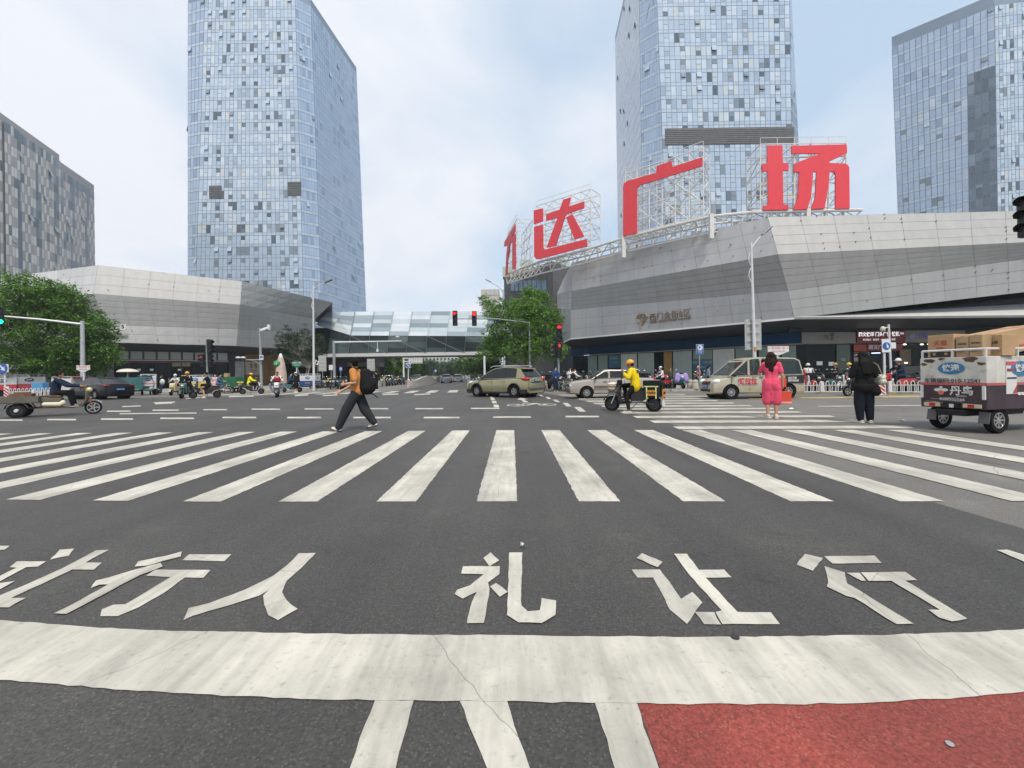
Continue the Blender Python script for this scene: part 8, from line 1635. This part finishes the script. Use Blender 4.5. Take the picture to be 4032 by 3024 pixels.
for s in (1, -1):
    fm_ = MB(); pts = [(-1.0 + .33 * math.cos(a), .27 + .33 * math.sin(a)) for a in [rad(15 + 15 * k) for k in range(11)]]
    for (xa, za), (xb, zb_) in zip(pts, pts[1:]): fm_.quad((xa, s * .33, za), (xb, s * .33, zb_), (xb, s * .52, zb_), (xa, s * .52, za))
    o = fm_.build('wheel_fender', TRK_M, t, smooth=True); q = o.modifiers.new('s', 'SOLIDIFY'); q.thickness = .012
m = MB()
for s in (1, -1): m.tube([(-1.3, s * .22, .36), (-.4, s * .22, .34), (.5, s * .16, .31), (.82, s * .05, .5), (.88, 0, .74)], .028, n=6)
m.tube([(-1.0, -.40, .27), (-1.0, .40, .27)], .03); m.build('frame', RUST, t, smooth=True)
MB().prism([(-.42, .36), (.12, .34), (.16, .70), (-.42, .74)], -.24, .24).build('battery_box', TRK_M, t, bevel=.02); MB().prism([(-.30, .74), (.14, .72), (.16, .80), (-.28, .84)], -.20, .20).build('seat', RUST, t, bevel=.03, seg=3); MB().box((.42, 0, .33), (.62, .50, .03)).build('footboard', TRK_M, t)
MB().prism([(.70, .33), (.78, .34), (.90, .60), (.92, .95), (.84, .98), (.82, .62)], -.22, .22).build('leg_shield', TRK_M, t, bevel=.03, smooth=True)
m = MB()
for s in (1, -1): m.tube([(1.05, s * .07, .27), (.93, s * .06, .66)], .024, n=6)
m.tube([(.93, 0, .62), (.80, 0, 1.06)], .03); m.build('fork', mat('fork_orange', (.40, .16, .05), metal=.3, rough=.5), t); MB().tube([(.66, -.33, 1.08), (.76, -.2, 1.10), (.80, 0, 1.08), (.76, .2, 1.10), (.66, .33, 1.08)], .016, n=6).build('handlebar', PLB, t, smooth=True)
MB().ell((.93, 0, 1.0), (.10, .11, .10), u=14, v=10).build('headlight', mat('lamp_yellowed', (.62, .55, .30), rough=.2, var=.05), t, smooth=True)
fm_ = MB(); pts = [(1.05 + .31 * math.cos(a), .27 + .31 * math.sin(a)) for a in [rad(35 + 13 * k) for k in range(8)]]
for (xa, za), (xb, zb_) in zip(pts, pts[1:]): fm_.quad((xa, -.06, za), (xb, -.06, zb_), (xb, .06, zb_), (xa, .06, za))
o = fm_.build('front_fender', PWH, t, smooth=True); q = o.modifiers.new('s', 'SOLIDIFY'); q.thickness = .012
J = ride(.82, (.72, .29, 1.12), (.44, .15, .345), -.06, .06)
person('man in a navy jacket and dark trousers riding the cargo tricycle', b, rz, J, dict(shirt=C_NV, jacket=True, sleeve='long', loose=.03, hem=.06, pants=C_BK, skin=SKIN_T, wide=.02), .93, .009)
bm = bmesh.new(); rcone(bm, V((-.22, -.08, .12)), .08, V((.12, 0, .1)), .09); icos(bm, V((.22, .02, .16)), (.08, .07, .1), 2); o = blob('sack', bm, .014, mat('sack_pale', (.62, .60, .46), rough=.6, var=.1), None, 3); tag(o, 'pale crumpled plastic sack lying on the tricycle footboard', 'sack'); o.location = world(b, rz, (-.02, -.36, .34), .91); o.rotation_euler = (0, 0, rz)
MB().box((.0, -.36, .325), (.85, .26, .02)).build('side_step', RUST, t)
o = tag(MB().box((0, 0, .15), (.55, .5, .32)).box((0, 0, .335), (.36, .3, .04)).build('load_crate', RUST, None, bevel=.03), 'rusty brown box with a pale lid riding in the tricycle tray', 'crate'); o.location = world(b, rz, (-.95, .05, .575), .91); o.rotation_euler = (0, 0, rz)
# rust and scrapes on the truck's upper corners
RST = mat('rust_stain', (.10, .055, .035), rough=.9, var=.4, vs=14)
rr = random.Random(5); m = MB()
for cy_, cz_, k in ((.36, 1.40, 1.0), (-.30, 1.41, 1.1), (.46, 1.34, .6), (-.46, 1.33, .7), (.16, 1.44, .5)):
    pts = [V((x0 - .0035, cy_ + rr.uniform(.6, 1.2) * .11 * k * math.cos(a), min(1.465, cz_ + rr.uniform(.5, 1.2) * .05 * k * math.sin(a)))) for a in [q * 2 * PI / 14 for q in range(14)]]; m.poly(pts)
m.build('rust_stains', RST, tk, tri=True)
m = MB()
for q in range(9):
    y, z = rr.uniform(-.4, .4), rr.uniform(.5, .68); l = rr.uniform(.06, .2); m.poly([V((x0 + .001, y, z)), V((x0 + .001, y + l, z + .012)), V((x0 + .001, y + l * .8, z + .02)), V((x0 + .001, y + .02, z + .012))])
m.build('scratches', mat('scratch_grey', (.30, .29, .28), var=.2), tk)
# ================================================================ thin summer haze over the whole place
hm_ = bpy.data.materials.new('haze_air'); hm_.use_nodes = True; t_ = hm_.node_tree; t_.nodes.clear()
pv = N(t_, 'ShaderNodeVolumePrincipled'); pv.inputs['Density'].default_value = .00045; pv.inputs['Color'].default_value = (.86, .92, 1.0, 1); pv.inputs['Anisotropy'].default_value = .2
mo = N(t_, 'ShaderNodeOutputMaterial'); L(t_, pv.outputs[0], mo.inputs['Volume'])
struct(MB().box((0, 170, 60), (520, 520, 122)).build('haze', hm_), 'stuff')
bpy.data.scenes.remove(WORK)
